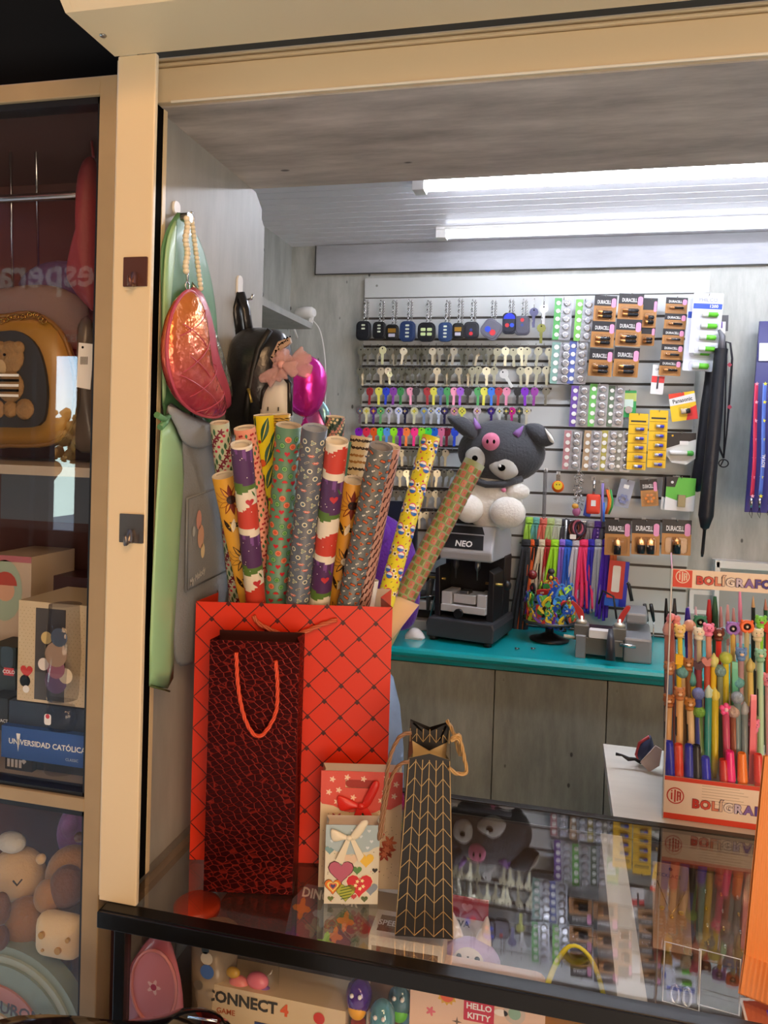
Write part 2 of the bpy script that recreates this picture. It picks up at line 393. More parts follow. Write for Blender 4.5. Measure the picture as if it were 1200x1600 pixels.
# street beyond the openings
mb = MB(); mb.bb(-9, 6, -12, -2.6, -.05, 0, mat('pavement', '9a948a', .8)); struct('floor_street', mb, 'sunny pavement outside the arcade')
mb = MB(); random.seed(3)
tm = mat('autumn_leaves', 'c98a3c', .8, var=.4, vscale=3)
mb.tube([(0, 0, 0), (.1, 0, 1), (-.05, .1, 1.7)], [.09, .06, .03], mat('bark', '4b3a2c', .9))
for i in range(150):
    a = random.uniform(0, 6.28); r_ = random.uniform(.1, .9); z_ = random.uniform(1.1, 1.9)
    q = (r_*cos(a), r_*sin(a), z_); mb.ball(q, random.uniform(.03, .08), tm, 6, 4, jit=.3)
for k, (xx, yy) in enumerate(((-4.4, -5.2), (-6.2, -5.6))):
    if k == 0: tr = mb.build('tree', loc=(xx, yy, 0)); tag(tr, 'orange autumn tree outside, reflected in the red-topped strip of the window', 'tree', 'street trees')
    else: dup(tr, (xx, yy, 0), (0, 0, 1.5), 'orange autumn tree outside, reflected at the far left edge of the window')
mb = MB(); mb.bb(-.5, .5, -.02, .02, 0, .22, mat('red_banner', 'd22b28', .6)); mb.text('CERRADO', .07, 0, .021, .11, WHITEP, .01, M=RZ(0))
bn = mb.build('banner', loc=(mx(102), -2.75, 2.02)); tag(bn, 'red banner strip hanging above the street opening', 'banner')

# ---------------------------------------------------------------- ceiling tubes
TUBE = mat('led_tube', 'eef2ff', .3, emit=TUBE_STRENGTH)
for i, (x, Y, x1) in enumerate(((665, 1.84, 1.15), (698, 2.26, 1.2))):
    a = at(x, (298, 372)[i], Z=2.122)
    t = thing('tube_lamp', ('long white batten lamp nearest the soffit', 'long white batten lamp nearest the back wall')[i], 'lamp', (a.x, a.y, 2.14), group='ceiling batten lamps')
    L_ = x1-a.x
    mb = MB(); mb.prism([(-.014, -.016), (-.019, -.006), (-.019, .0), (.019, .0), (.019, -.006), (.014, -.016), (0, -.020)], .0, L_, TUBE if i == 0 else mat('led_tube_rear', 'eef2ff', .3, emit=TUBE_STRENGTH*.13), M=Matrix(((0, 1, 0, 0), (1, 0, 0, 0), (0, 0, 1, 0), (0, 0, 0, 1))))
    mb.build('diffuser', t, (0, 0, 0))
    mb = MB(); mb.bb(-.03, 0, -.022, .022, -.022, .004, WHITEP); mb.bb(L_, L_+.03, -.022, .022, -.022, .004, WHITEP); mb.bb(-.03, L_+.03, -.024, .024, .001, .010, WHITEP)
    mb.build('housing', t, (0, 0, 0), bevel=.002)

# ---------------------------------------------------------------- slatwall
SLAT = mat('slatwall_white', 'c4c8c7', .45, var=.02); GRV = mat('slat_groove', '4a4742', .6)
SX0, SX1 = -.640, .402; STOP = 2.036
t = thing('slatwall_panel', 'white slatted display panel covering the back wall above the teal counter', 'slatwall', (-.64, YB-.012, .95))
g = .0676; z = 1.974; rows = []
mb = MB(); mb.bb(SX0, SX1, YB-.018, YB-.0125, z, STOP, SLAT)
for xx in (-.60, -.14, .375): mb.add([(xx+.004*cos(a), YB-.0185, 2.012+.004*sin(a)) for a in [k*pi/4 for k in range(8)]], [tuple(range(8))], STEEL)
while z > .95:
    z0 = max(.951, z-g); mb.bb(SX0+.001, SX1-.03, YB-.018, YB-.0125, z0+.0045, z-.0035, SLAT); rows.append(z); z -= g
mb.M = Matrix(); o = mb.build('slat', None, (0, 0, 0)); o.parent = t; o.matrix_parent_inverse = t.matrix_basis.inverted()
mb = MB(); mb.bb(SX0+.002, SX1-.032, YB-.0135, YB-.0005, .951, STOP-.002, GRV); o = mb.build('backing', None); o.parent = t; o.matrix_parent_inverse = t.matrix_basis.inverted()

# ---------------------------------------------------------------- teal counter and cabinets
TEAL = mat('teal_laminate', '13a2a8', .22, coat=.3)
mb = MB(); pr = [(2.02, .922), (2.012, .930), (2.010, .938), (2.014, .946), (2.024, .950), (YB-.001, .950), (YB-.001, .912), (2.024, .912)]
mb.prism(pr, .899, -1.29, TEAL, M=Matrix(((0, -1, 0, 0), (1, 0, 0, 0), (0, 0, 1, 0), (0, 0, 0, 1))), smooth=False)
tag(mb.build('countertop'), 'teal laminate countertop with rounded front edge along the back wall', 'countertop')
xs = [-.895, -.52, -.154, .135, .55, .95, 1.29]
for i in range(len(xs)-1):
    a, b = xs[i], xs[i+1]
    lab = ['far left under the counter, behind the person', 'left of the seam above the black chevron bag', 'between the seam and the pale wooden shelf', 'behind the pale wooden shelf', 'behind the pen display', 'furthest right, past the pen display'][i]
    t = thing('base_cabinet', 'grey concrete-look cupboard %s' % lab, 'cabinet', (a, 2.045, 0), group='cupboards under the teal counter')
    mb = MB(); mb.bb(.001, b-a-.001, .0, .35, .05, .911, CONC_D); mb.build('carcass', t)
    mb = MB(); mb.bb(.0015, b-a-.0015, -.016, -.001, .06, .908, CONC_D); mb.build('door', t)

# ---------------------------------------------------------------- showcase
GT = glass('showcase_top_glass', 2.15); GF = glass('showcase_front_glass', 1.4)
ALUB = mat('black_aluminium', '14120f', .3, .2)
t = thing('glass_showcase', 'black-framed glass showcase counter across the front of the stall', 'showcase', (0, .78, 0))
M0 = T((0, -.78, 0))
mb = MB(M0); mb.bb(-.4995, 1.29, .792, 1.178, .9475, .9500, GT); mb.build('top_glass', t)
mb = MB(M0); mb.bb(-.505, 1.3, .776, .793, .929, .9508, ALUB); mb.bb(-.505, 1.3, .770, .776, .932, .9508, ALUB)
mb.bb(-.497, 1.3, 1.172, 1.186, .928, .9512, ALUB); mb.bb(-.486, -.472, .776, .79, .05, .93, ALUB);
mb.build('frame', t, bevel=.001)
mb = MB(M0); mb.bb(-.497, -.486, .80, 1.17, .930, .94, mat('side_rail', '8a7458', .5)); mb.build('side_rail', t)
mb = MB(M0); mb.bb(-.471, 1.28, .782, .785, .12, .929, GF); mb.build('front_glass', t)
INN = mat('showcase_inside', '5b4c3e', .6)
mb = MB(M0); mb.bb(-.498, 1.29, .79, 1.175, .76, .775, INN); mb.build('shelf', t)
mb = MB(M0); mb.bb(-.498, 1.29, 1.165, 1.172, .05, .928, mat('sc_back', '463b31', .6)); mb.build('back_panel', t)
mb = MB(M0); mb.bb(.075, .105, .80, 1.16, .776, .935, mat('partition_cream', 'cfc8b4', .6)); mb.build('partition', t)
mb = MB(M0); mb.bb(-.498, 1.29, .79, 1.17, .04, .12, BLK); mb.build('plinth', t)
# pale wooden shelf on the far side of the showcase
WOOD = mat('pale_wood', 'd9d6cb', .5, var=.12, vscale=5, stretch=(2, 9, 9))
mb = MB(); mb.bb(.094, .9, 1.188, 1.478, .93, .950, WOOD); tag(mb.build('wooden_shelf'), 'pale wooden shelf behind the glass showcase holding the pen display', 'shelf')

# ---------------------------------------------------------------- left display window
TAN = mat('tan_wood_frame', 'a08a68', .5, var=.2, vscale=14)
t = thing('display_cabinet', 'tan-framed glass display cabinet to the left of the cream post', 'cabinet', (-.8, .8, 0))
M0 = T((.8, -.8, 0)); XL = -1.15
mb = MB(M0); mb.bb(-.545, -.523, .80, .83, .1, 1.925, TAN); mb.bb(XL, -.545, .80, .83, 1.903, 1.925, TAN); mb.bb(XL, -.545, .80, .83, 1.047, 1.063, TAN); mb.bb(XL, -.545, .80, .83, .1, .2, TAN); mb.bb(XL-.02, XL, .80, .83, .1, 1.925, TAN)
mb.build('frame', t, bevel=.0015)
mb = MB(M0)
for z0, z1 in ((1.063, 1.903), (.2, 1.047)):
    mb.bb(-.551, -.545, .805, .825, z0, z1, BLACKP); mb.bb(XL, -.545, .805, .825, z1-.008, z1, BLACKP); mb.bb(XL, -.545, .805, .825, z0, z0+.005, BLACKP)
mb.build('seal', t)
GW = glass('window_glass', 1.5)
mb = MB(M0); mb.bb(XL, -.546, .812, .815, 1.066, 1.9, GW); mb.build('upper_pane', t)
mb = MB(M0); mb.bb(XL, -.546, .812, .815, .2, 1.04, GW); mb.build('lower_pane', t)
CI = mat('cabinet_inside', '56342f', .8)
mb = MB(M0); mb.bb(XL, -.525, 1.09, 1.1, .1, 1.925, CI); mb.bb(XL-.02, XL, .83, 1.1, .1, 1.925, CI); mb.bb(-.529, -.523, .83, 1.1, .1, 1.925, CI); mb.bb(XL, -.525, .83, 1.1, 1.91, 1.925, CI); mb.bb(XL, -.525, .83, 1.1, .1, .2, CI)
mb.build('carcass', t)
for z_ in (1.46, 1.055, .575):
    mb = MB(M0); mb.bb(XL, -.53, .835, 1.088, z_-.012, z_, mat('cab_shelf', 'a39684', .5)); mb.build('shelf', t)
mb = MB(M0); mb.tube([(XL, .95, 1.84), (-.53, .95, 1.84)], .006, CHROME); mb.build('rail', t)
sbox('recess_shade_sheet', (-3.9, -.523, .95, .96, 1.93, 3), BLK, 'black sheet standing in for the shaded recess above the display cabinet')  # flat black sheet put in for the shade of the recess
# adhesive hooks
def ahook(x0, y0, x1, y1, Y, m, label):
    X_, Z_, W_, H_ = rect(x0, y0, x1, y1, Y); t = thing('adhesive_hook', label, 'hook', (X_, Y, Z_))
    mb = MB(); mb.box((0, -.001, 0), (W_, .002, H_), m, bev=.001); mb.build('plate', t)
    mb = MB(); mb.tube([(0, -.002, -H_*.05), (0, -.006, -H_*.45), (0, -.012, -H_*.5), (0, -.014, -H_*.2)], [.004, .0045, .0035, .002], m, 6); mb.build('prong', t)
ahook(194, 402, 231, 448, .79, mat('brown_metal', '6f4a40', .35, .6), 'brown square adhesive hook high on the cream post')
ahook(188, 803, 225, 848, .79, mat('grey_metal_hook', '77706c', .3, .8), 'grey square adhesive hook half way up the cream post')
# ================================================================= SLATWALL GOODS
YF = YB-.018                     # face of the slats
def rowz(n): return rows[n]
# ---- hook rails and keys
RAIL = mat('rail_metal', '4b4742', .45, .5)
BRASSY = mat('nickel_key', 'a9a593', .32, .85); PALEK = mat('pale_nickel_key', 'd8d3b4', .4, .5); CREAMK = mat('cream_key', 'f1eebb', .45)
def key_outline(s=1):
    return [(-.0035, .0), (.0035, 0), (.0038, .022), (.004, .030), (.0095, .034), (.0125, .041), (.010, .049), (.0045, .053), (-.0045, .053), (-.010, .049), (-.0125, .041), (-.0095, .034), (-.004, .030), (-.0045, .022), (-.0025, .018), (-.0045, .012)]
def make_key(name, label, m, group, kind='plain', m2=None):
    t = thing(name, label, 'key', group=group)
    o_ = key_outline()
    if kind == 'plain':
        mb = MB(); mb.prism([(x, z-.050) for x, z in o_], -.001, .001, m); mb.build('key_blank', t)
        mb = MB(); mb.decal(circ(.0022, 8), -.0013, BLK, 0, -.003); mb.build('hole', t)
    elif kind == 'colour':
        mb = MB(); mb.prism([(x, z-.050) for x, z in o_], -.001, .001, m); mb.prism(smooth2([(-.007, .029-.05), (.007, .029-.05), (.0115, .041-.05), (.008, .051-.05), (-.008, .051-.05), (-.0115, .041-.05)], 3), -.0022, .0022, m); mb.build('key_blank', t)
        mb = MB(); mb.prism([(-.004, -.052), (.004, -.052), (.0035, -.024), (-.0035, -.024)], -.0018, -.0010, m); mb.decal(circ(.0022, 8), -.0024, DARK, 0, -.003); mb.build('hole', t)
    elif kind == 'print':
        mb = MB(); mb.prism([(x, z-.050) for x, z in o_], -.001, .001, m); mb.build('key_blank', t)
        mb = MB(); mb.prism([(x*1.0, z*1.0-.009) for x, z in circ(.0125, 14)], -.0026, -.0011, m); mb.decal(flower(.008, 4, 20), -.0028, m2, 0, -.009); mb.decal(circ(.003, 8), -.003, col('e8d440'), 0, -.009); mb.build('printed_head', t)
    mb = MB(); mb.tube([(-.004, .001, .0), (0, .0, .006), (.004, .001, 0), (0, 0, -.004)], .0009, CHROME, 5, closed=True); mb.build('ring', t)
    return t
ROWY = YF-.03; PEG0 = None
def rail(y_px, x0, x1, label):
    a = at(x0, y_px, Y=ROWY); b = at(x1, y_px-0.0, Y=ROWY)
    t = thing('hook_rail', label, 'hook rail', (a.x, YF, a.z), group='hook rails across the slatwall')
    L_ = b.x-a.x
    mb = MB(); mb.bb(0, L_, -.006, -.0008, -.003, .004, RAIL); mb.build('bar', t)
    global PEG0
    for i in range(int(L_/.0235)):
        if PEG0 is None: mb = MB(); mb.tube([(0, -.004, 0), (0, -.034, .001), (0, -.038, .006)], .0011, CHROME, 5); PEG0 = k_ = mb.build('peg', t)
        else: k_ = dup(PEG0, parent=t)
        k_.location = (.008+i*.0235, 0, 0)
    return t
def hang(proto, first, x, y, label=None, dy=0, tilt=0, sc=1, group=None):
    p = at(x, y, Y=ROWY+dy); o_ = proto if first else dup(proto)
    o_.location = p; o_.rotation_euler = (0, tilt, random.uniform(-.35, .35)); o_.scale = (sc, sc, sc)
    if label: o_['label'] = label
    if group: o_['group'] = group
    return o_
rail(540, 565, 862, 'hook rail under the car key fobs'); rail(571, 563, 862, 'hook rail of the second row of plain keys')
rail(603, 562, 862, 'hook rail carrying the matt coloured keys'); rail(636, 561, 830, 'hook rail carrying the picture-headed keys')
rail(667, 560, 722, 'hook rail carrying the neon keys'); rail(700, 600, 720, 'hook rail just below the neon keys')
rail(732, 598, 720, 'second hook rail below the neon keys'); rail(764, 596, 720, 'hook rail level with the top of the dark monitor')
rail(797, 640, 712, 'lowest hook rail, right of the dark monitor')
random.seed(11)
kp = make_key('key', 'plain nickel key blank in the row directly under the car key fobs', BRASSY, 'plain keys under the car fobs'); first = True
xs = [564+i*11.2 for i in range(19)]
for i, x in enumerate(xs):
    if abs(x-597) < 6: continue
    hang(kp, first, x, 545, tilt=random.uniform(-.15, .15)); first = False
    if i % 2 == 0: hang(kp, False, x+4, 547, dy=.012, tilt=random.uniform(-.2, .2))
kc = make_key('key', 'bright cream key blank hanging third from the left under the car key fobs', CREAMK, None)
hang(kc, True, 598, 543, sc=1.08)
kpale = make_key('key', 'pale nickel key blank at the right end of the row under the car key fobs', PALEK, 'pale keys under the car fobs'); first = True
for x in (778, 790, 802, 814, 824, 842, 858):
    hang(kpale, first, x, 545+random.uniform(-1, 1), sc=1.08, tilt=random.uniform(-.12, .25)); first = False
for i, x in enumerate([562+i*11 for i in range(16)]):
    hang(kp, False, x, 576, 'plain nickel key, left part of the row just above the coloured keys', tilt=random.uniform(-.2, .2), group='plain keys above the coloured keys')
    if i % 3 == 0: hang(kp, False, x+5, 578, 'plain nickel key, left part of the row just above the coloured keys', dy=.012, group='plain keys above the coloured keys')
hang(kc, False, 609, 582, 'small yellow square-headed key in the left of the second plain key row', sc=.75)
for x in (738, 748, 760, 772, 813, 826, 840, 854):
    hang(kpale, False, x, 575+random.uniform(-1, 1), 'pale nickel key, right part of the row just above the coloured keys', sc=1.08, tilt=random.uniform(-.1, .1), group='pale keys above the coloured keys')
kw = make_key('key', 'big white tilted key in the plain row above the pink and black keys', WHITEP, None); hang(kw, True, 785, 580, tilt=-.6, sc=1.2)
cols = dict(red='b0343c', yellow='e0dc50', blue='2040d0', purple='8a3fa8', green='4fa862', pink='f09ab8', black='1c1c20', slate='4a6498', violet='a05ad0', azure='2272d8', lilac='7a20b8', plum='8a2f90', silver='b8b49a')
seq = [('silver', 564), ('red', 578), ('yellow', 592), ('blue', 604), ('purple', 615), ('green', 626), ('pink', 641), ('black', 650.5), ('red', 667.5), ('yellow', 678), ('slate', 688.6), ('green', 699), ('pink', 709.8), ('violet', 719.5), ('black', 731.7), ('green', 747), ('yellow', 757), ('azure', 768), ('red', 779.6), ('pink', 792), ('black', 809), ('lilac', 820), ('plum', 835.6), ('silver', 853.5)]
protos = {}
for i, (c_, x) in enumerate(seq):
    nb = 'at the left end' if i == 0 else 'at the right end' if i == len(seq)-1 else 'between the %s and %s ones' % (seq[i-1][0], seq[i+1][0])
    lab = 'matt %s key blank %s of the matt coloured key row' % (c_, nb) if 'end' in nb else 'matt %s key in the coloured row, %s' % (c_, nb)
    if i in (2, 9): lab += (' near the left', ' in mid row')[i == 9]
    if c_ not in protos: protos[c_] = make_key('key', lab, BRASSY if c_ == 'silver' else col(cols[c_], .5), 'matt coloured keys', 'plain' if c_ == 'silver' else 'colour'); o_ = protos[c_]; fr = True
    else: fr = False; o_ = protos[c_]
    hang(o_, fr, x, 607, lab, sc=1.0, tilt=random.uniform(-.05, .05), group='matt coloured keys')
seq4 = [('brown', '6a5a60', '3a7ab0', 562.7), ('cream', 'e0ddb0', 'd8cc30', 573), ('purple', '5a3a90', 'e08030', 584), ('green', '58a868', '205030', 595), ('white', 'd8d8e4', '2a3a7a', 608), ('white', 'd0d4e8', '2a60c0', 623), ('navy', '22264a', 'b0a0c0', 633.4), ('straw', 'd8d8b0', 'c0c020', 647.5), ('blue', '88a0c8', 'c8b830', 663), ('white', 'd8dce0', '3a50a0', 674), ('white', 'd0dcf0', '2850c0', 686), ('navy', '24224a', '907ab0', 695), ('pink', 'c890a0', '402040', 710), ('yellow', 'c8c840', '606020', 722), ('white', 'd8c8d0', 'a04070', 746), ('purple', '3a2270', '8060c0', 768), ('white', 'cfd4d0', '505a50', 781), ('black', '2a2c28', '909070', 791), ('magenta', 'd02a90', '801050', 800), ('dark olive', '3a4038', '90906a', 812), ('beige', 'b8b4a0', '807a60', 823)]
for i, (c_, h1, h2, x) in enumerate(seq4):
    nb = 'at the left end of its row' if i == 0 else 'at the right end of its row' if i == len(seq4)-1 else 'between the %s and %s ones' % (seq4[i-1][0], seq4[i+1][0])
    lab = '%s picture-headed key %s' % (c_, nb)
    if (c_, i) in (('white', 5), ('white', 4)): lab += ', left of the wrap roll top'
    if i == 6: lab += ', left half of the row'
    if i == 11: lab += ', above the plush ear tip'
    k_ = make_key('key', lab, col(h1, .45), 'picture-headed keys', 'print', col(h2, .5)); hang(k_, True, x, 638, sc=.98)
neon = [('purple', '8a10c0', 561), ('red', 'f03050', 573), ('orange', 'ff6a20', 584.5), ('green', '40e84a', 595), ('sky blue', '3090e8', 605), ('lime', '9cf020', 615.5), ('purple', '8a10c0', 625.4), ('orange', 'ff7a20', 635), ('hot pink', 'f8208a', 648), ('lime', 'a0f830', 659), ('green', '40e05a', 669), ('blue', '2070e0', 679), ('pink', 'e87aa0', 690), ('dark red', '8a2038', 698.5), ('royal blue', '2048c8', 711)]
pr2 = {}
for i, (c_, h1, x) in enumerate(neon):
    nb = 'at the left end' if i == 0 else 'beside the grey plush ear' if i == len(neon)-1 else 'between the %s and %s ones' % (neon[i-1][0], neon[i+1][0])
    lab = 'neon %s plastic key %s' % (c_, nb)
    fr = h1 not in pr2
    if fr: pr2[h1] = make_key('key', lab, col(h1, .4), 'neon keys', 'colour')
    hang(pr2[h1], fr, x, 670, lab, sc=1.05, tilt=random.uniform(-.05, .05))
for ry, x0, lab in ((704, 607, 'just below the neon keys'), (736, 604, 'second below the neon keys'), (768, 600, 'beside the dark monitor top'), (801, 645, 'lowest, right of the dark monitor')):
    for i in range(int((716-x0)/10)):
        hang(kp, False, x0+i*10+random.uniform(-1, 1), ry, 'plain nickel key blank in the plain key row %s' % lab, tilt=random.uniform(-.2, .2), group='plain keys in the row %s' % lab)
# ---- car key fobs with chrome chains
fobs = [(568.4, 502, 532, 19, '16181f', 'white', 'black car key fob with two white marks at the left end of the fob row'), (593, 503, 530, 17, '15161a', 'dots', 'small black car key fob with white dots, second from the left'), (613, 507, 532, 17, '181818', 'gold', 'black fob with a gold label, left of the navy fob'), (637, 502, 534, 20, '1e3560', 'v', 'navy car key fob with a column of pale buttons, left of the squarish black one'), (666.7, 504, 534, 23, '14161c', 'four', 'squarish black car fob with four pale green buttons'), (696, 504, 534, 18, '24406c', 'v', 'blue car key fob with pale buttons, right of the four-button fob'), (716, 505, 530, 15, '1a1a1a', 'gold', 'small black fob with cream label right of the blue fob'), (736.5, 503, 530, 20, '26262e', 'red', 'charcoal car fob with one red button'), (768, 500, 530, 26, '6a6a78', 'br', 'grey tilted square fob with a blue and a red button'), (796, 489, 522, 18, '1c2030', 'cap', 'dark fob with bright blue cap and red and blue buttons'), (816, 494, 524, 20, '50505e', 'red', 'oval grey fob with a red mark near the top')]
random.seed(5)
for n_, (x, y0, y1, wpx, h_, kind, lab) in enumerate(fobs):
    Y_ = YF-.05; X_, Z_, W_, H_ = rect(x-wpx*.6, y0, x+wpx*.6, y1, Y_)
    t = thing('car_key_fob', lab, 'key fob', (X_, Y_, Z_), (0, radians(35) if kind == 'br' else 0, 0), 'car key fobs on chrome chains')
    fm = col(h_, .35); mb = MB(); mb.prism(rrect(W_, H_, W_*.3, 4), -.006, .006, fm); mb.prism(rrect(W_*.8, H_*.86, W_*.25, 4), -.008, .0, fm)
    mb.build('case', t, bevel=.0015)
    mb = MB(); b_ = W_*.1; y_ = -.0084
    if kind in ('v', 'dots', 'white'):
        for k in range(4 if kind == 'v' else 3 if kind == 'dots' else 2): mb.decal(rrect(W_*.25, H_*.09, H_*.03, 2), y_, col('d8e0c8'), 0, H_*(.28-.18*k))
    elif kind == 'four':
        for a in (-1, 1):
            for c_ in (-1, 1): mb.decal(rrect(W_*.28, H_*.16, H_*.04, 2), y_, col('cde0a0'), a*W_*.18, c_*H_*.12)
    elif kind == 'gold': mb.decal(rrect(W_*.6, H_*.26, .001), y_, col('c0913a', .3, .6), 0, H_*.1); mb.decal(rrect(W_*.5, H_*.2, .001), y_, col('c8c8d8'), 0, -H_*.2)
    elif kind == 'red': mb.decal(circ(b_*1.3, 8), y_, col('d8303a'), 0, H_*(.28 if x > 800 else -.2)); mb.decal(circ(b_, 8), y_, col('3a4a90'), 0, H_*.02)
    else:
        mb.decal(circ(b_*1.6, 8), y_, col('d8303a'), -W_*.15 if kind == 'cap' else W_*.15, -H_*.1); mb.decal(circ(b_*1.6, 8), y_, col('2a50d8'), W_*.2 if kind == 'cap' else -W_*.15, -H_*.1)
        if kind == 'cap': mb.prism(half(W_*.42, 8), -.0086, .007, col('2038d8', .3), M=T((0, 0, H_*.2)))
    mb.build('buttons', t)
    mb = MB(); zt = at(x, 470, Y=Y_).z-Z_; R_ = Matrix() if kind != 'br' else RY(-radians(35))
    z_ = H_*.5; k = 0
    while z_ < zt:
        mb.tube([(-.004, 0, z_), (0, .001, z_+.009), (.004, 0, z_), (0, -.001, z_-.005)] if k % 2 == 0 else [(0, -.004, z_), (.001, 0, z_+.009), (0, .004, z_), (-.001, 0, z_-.005)], .0014, CHROME, 5, closed=True, M=R_)
        mb.tube([(.007, .004, z_), (.010, .002, z_+.009), (.013, .004, z_), (.010, .006, z_-.005)], .0013, CHROME, 5, closed=True, M=R_)
        z_ += .0085; k += 1
    mb.tube([(0, 0, zt), (0, .02, zt+.004), (0, .045, zt+.002)], .0013, CHROME, 5, M=R_); mb.build('chain', t)
for x, y, c_, lab in ((834.5, 505, '5a5a78', 'slim grey metal key with chain right of the oval grey fob'), (846, 530, '8a8a4a', 'olive key hanging low at the right end of the fob row'), (850, 500, 'c8c8c8', 'shiny silver key above the olive key')):
    k_ = make_key('key', lab, col(c_, .35, .5), None); k_.location = at(x, y-22, Y=YF-.04); k_.scale = (1.1, 1.1, 1.1)
    mb = MB(); mb.tube([(0, 0, 0), (0, .002, .03)], .0012, CHROME, 5); mb.build('chain', k_)
# ---- single pegs and blister packs
def peg(t, z_, dep):
    mb = MB(); mb.tube([(0, dep, z_), (0, -.006, z_+.0), (0, -.010, z_+.006)], .0013, CHROME, 6); mb.box((0, dep-.001, z_), (.012, .002, .012), WHITEP); mb.build('peg', t)
def card_root(name, lab, cat, x0, y0, x1, y1, Y, tilt=0, group=None):
    X_, Z_, W_, H_ = rect(x0, y0, x1, y1, Y)
    return thing(name, lab, cat, (X_, Y, Z_), (0, radians(tilt), 0), group), W_, H_
def coin_strip(x0, y0, x1, y1, c_, lab, dy=.05, tilt=0, n=5):
    t, W_, H_ = card_root('battery_card', lab, 'battery card', x0, y0, x1, y1, YF-dy, tilt, 'button cell blister cards')
    mb = MB(); mb.prism(rrect(W_, H_, .003), -.0004, .0004, mat('foil_grey', 'b8bac0', .3, .5)); c_ = ''.join('%02x' % int(int(c_[i:i+2], 16)*.68+.32*165) for i in (0, 2, 4)); mb.decal([(-W_/2, -H_/2), (-W_*.16, -H_/2), (-W_*.10, H_/2), (-W_/2, H_/2)], -.0007, col(c_, .3)); mb.build('card', t)
    mb = MB()
    for k in range(n):
        z_ = H_*(.38-.76*k/(n-1))
        mb.lathe([(.2*W_, 0), (.2*W_, .003), (.14*W_, .004)], mat('coin_cell', 'dcdce0', .2, .8), 12, M=T((W_*.2, -.001, z_)) @ RX(pi/2)); mb.lathe([(.13*W_, 0), (.12*W_, .002)], col('f0f0ea', .3), 10, M=T((-W_*.28, -.001, z_)) @ RX(pi/2))
    mb.build('button_cells', t)
    mb = MB()
    for k in range(n): z_ = H_*(.38-.76*k/(n-1)); mb.puff(rrect(W_*.62, H_*.15, H_*.05, 2), .0065, CLEAR, M=T((W_*.14, -.001, z_)), rings=3, back=0)
    mb.build('blister', t); peg(t, H_*.46, dy)
for a in ((865, 466, 893, 531, '40b848', 'green-edged button cell card at the top left, nearest the key fobs'), (898, 468, 927, 533, '70d840', 'green-edged button cell card at the top, right of its green twin'), (861, 535, 893, 600, '7ab0a0', 'pale teal button cell card hanging under the first green one'), (888, 533, 917, 600, '3a50b8', 'blue-edged button cell card right of the pale teal one'), (891, 603, 920, 667, '5a2fa8', 'purple-edged button cell card'), (920, 600, 949, 667, '58c840', 'green-edged button cell card right of the purple one'), (949, 603, 975, 667, '507050', 'grey-green button cell card right of the second-row green one'), (880, 673, 908, 734, 'c87a80', 'pink-edged button cell card in the lower row'), (911, 673, 939, 736, 'b89060', 'tan-edged button cell card in the lower row'), (937, 673, 966, 736, 'b8a830', 'yellow-edged button cell card in the lower row'), (962, 673, 986, 737, '8a8a7a', 'grey button cell card half behind the yellow battery card')):
    coin_strip(*a, dy=.05+random.uniform(-.004, .01), tilt=2)
CU = mat('copper_ink', 'b07c42', .4, .1); BK = col('1c1b20', .4); PINK = col('e89ac0')
def aa(mb, x, z, L_, r, m1=None, m2=None, y=-.006, cap=.35):
    mb.lathe([(r, 0), (r, L_*cap)], m1 or mat('copper_cell', 'e0a060', .25, .8), 10, M=T((x-L_/2, y, z)) @ RY(pi/2)); mb.lathe([(r, L_*cap), (r, L_), (r*.4, L_), (r*.4, L_*1.05)], m2 or mat('black_cell', '28282c', .25, .3), 10, M=T((x-L_/2, y, z)) @ RY(pi/2))
def copper_card(x0, y0, x1, y1, lab, dy=.09, tilt=3, n=2, kind='aa', txt=True, pegit=False):
    t, W_, H_ = card_root('battery_pack', lab, 'battery pack', x0, y0, x1, y1, YF-dy, tilt, 'copper and black battery packs')
    mb = MB(); mb.prism(rrect(W_, H_, .002), -.0004, .0004, CU); mb.decal([(-W_/2, H_*.1), (W_/2, H_*.1), (W_/2, H_/2), (-W_/2, H_/2)], -.0007, BK)
    if txt: mb.text('DURACELL', H_*.20, -W_*.06, -.001, H_*.24, WHITEP, .02, sx=.62*W_/H_)
    mb.decal(rrect(W_*.2, H_*.36, W_*.08, 2), -.0011, PINK, W_*.37, H_*.22); mb.build('card', t)
    mb = MB()
    if kind == 'aa':
        for k in range(n): aa(mb, .0, -H_*.16-k*H_*.16, W_*.62, H_*.07)
    elif kind == 'd':
        for k in range(n):
            xx = (k-(n-1)/2)*W_*.34; mb.lathe([(W_*.14, -H_*.45), (W_*.14, -H_*.2)], mat('black_cell', '28282c', .25, .3), 14, M=T((xx, -.014, 0))); mb.lathe([(W_*.14, -H_*.2), (W_*.14, -H_*.05), (W_*.06, -H_*.04), (W_*.06, -.0)], mat('copper_cell', 'e0a060', .25, .8), 14, M=T((xx, -.014, 0)))
    elif kind == 'ring':
        for k in range(6): mb.lathe([(W_*.09, 0), (W_*.09, .004)], col('e88828', .4), 8, M=T((W_*.22*cos(k*pi/3), -.001, -H_*.2+W_*.22*sin(k*pi/3))) @ RX(pi/2))
    mb.build('batteries', t)
    mb = MB(); mb.puff(rrect(W_*.8, H_*.46, H_*.08, 3), .011 if kind != 'd' else .024, CLEAR, M=T((0, -.001, -H_*.22)), rings=4, back=0); mb.build('blister', t)
    if pegit: peg(t, H_*.44, dy)
    return t
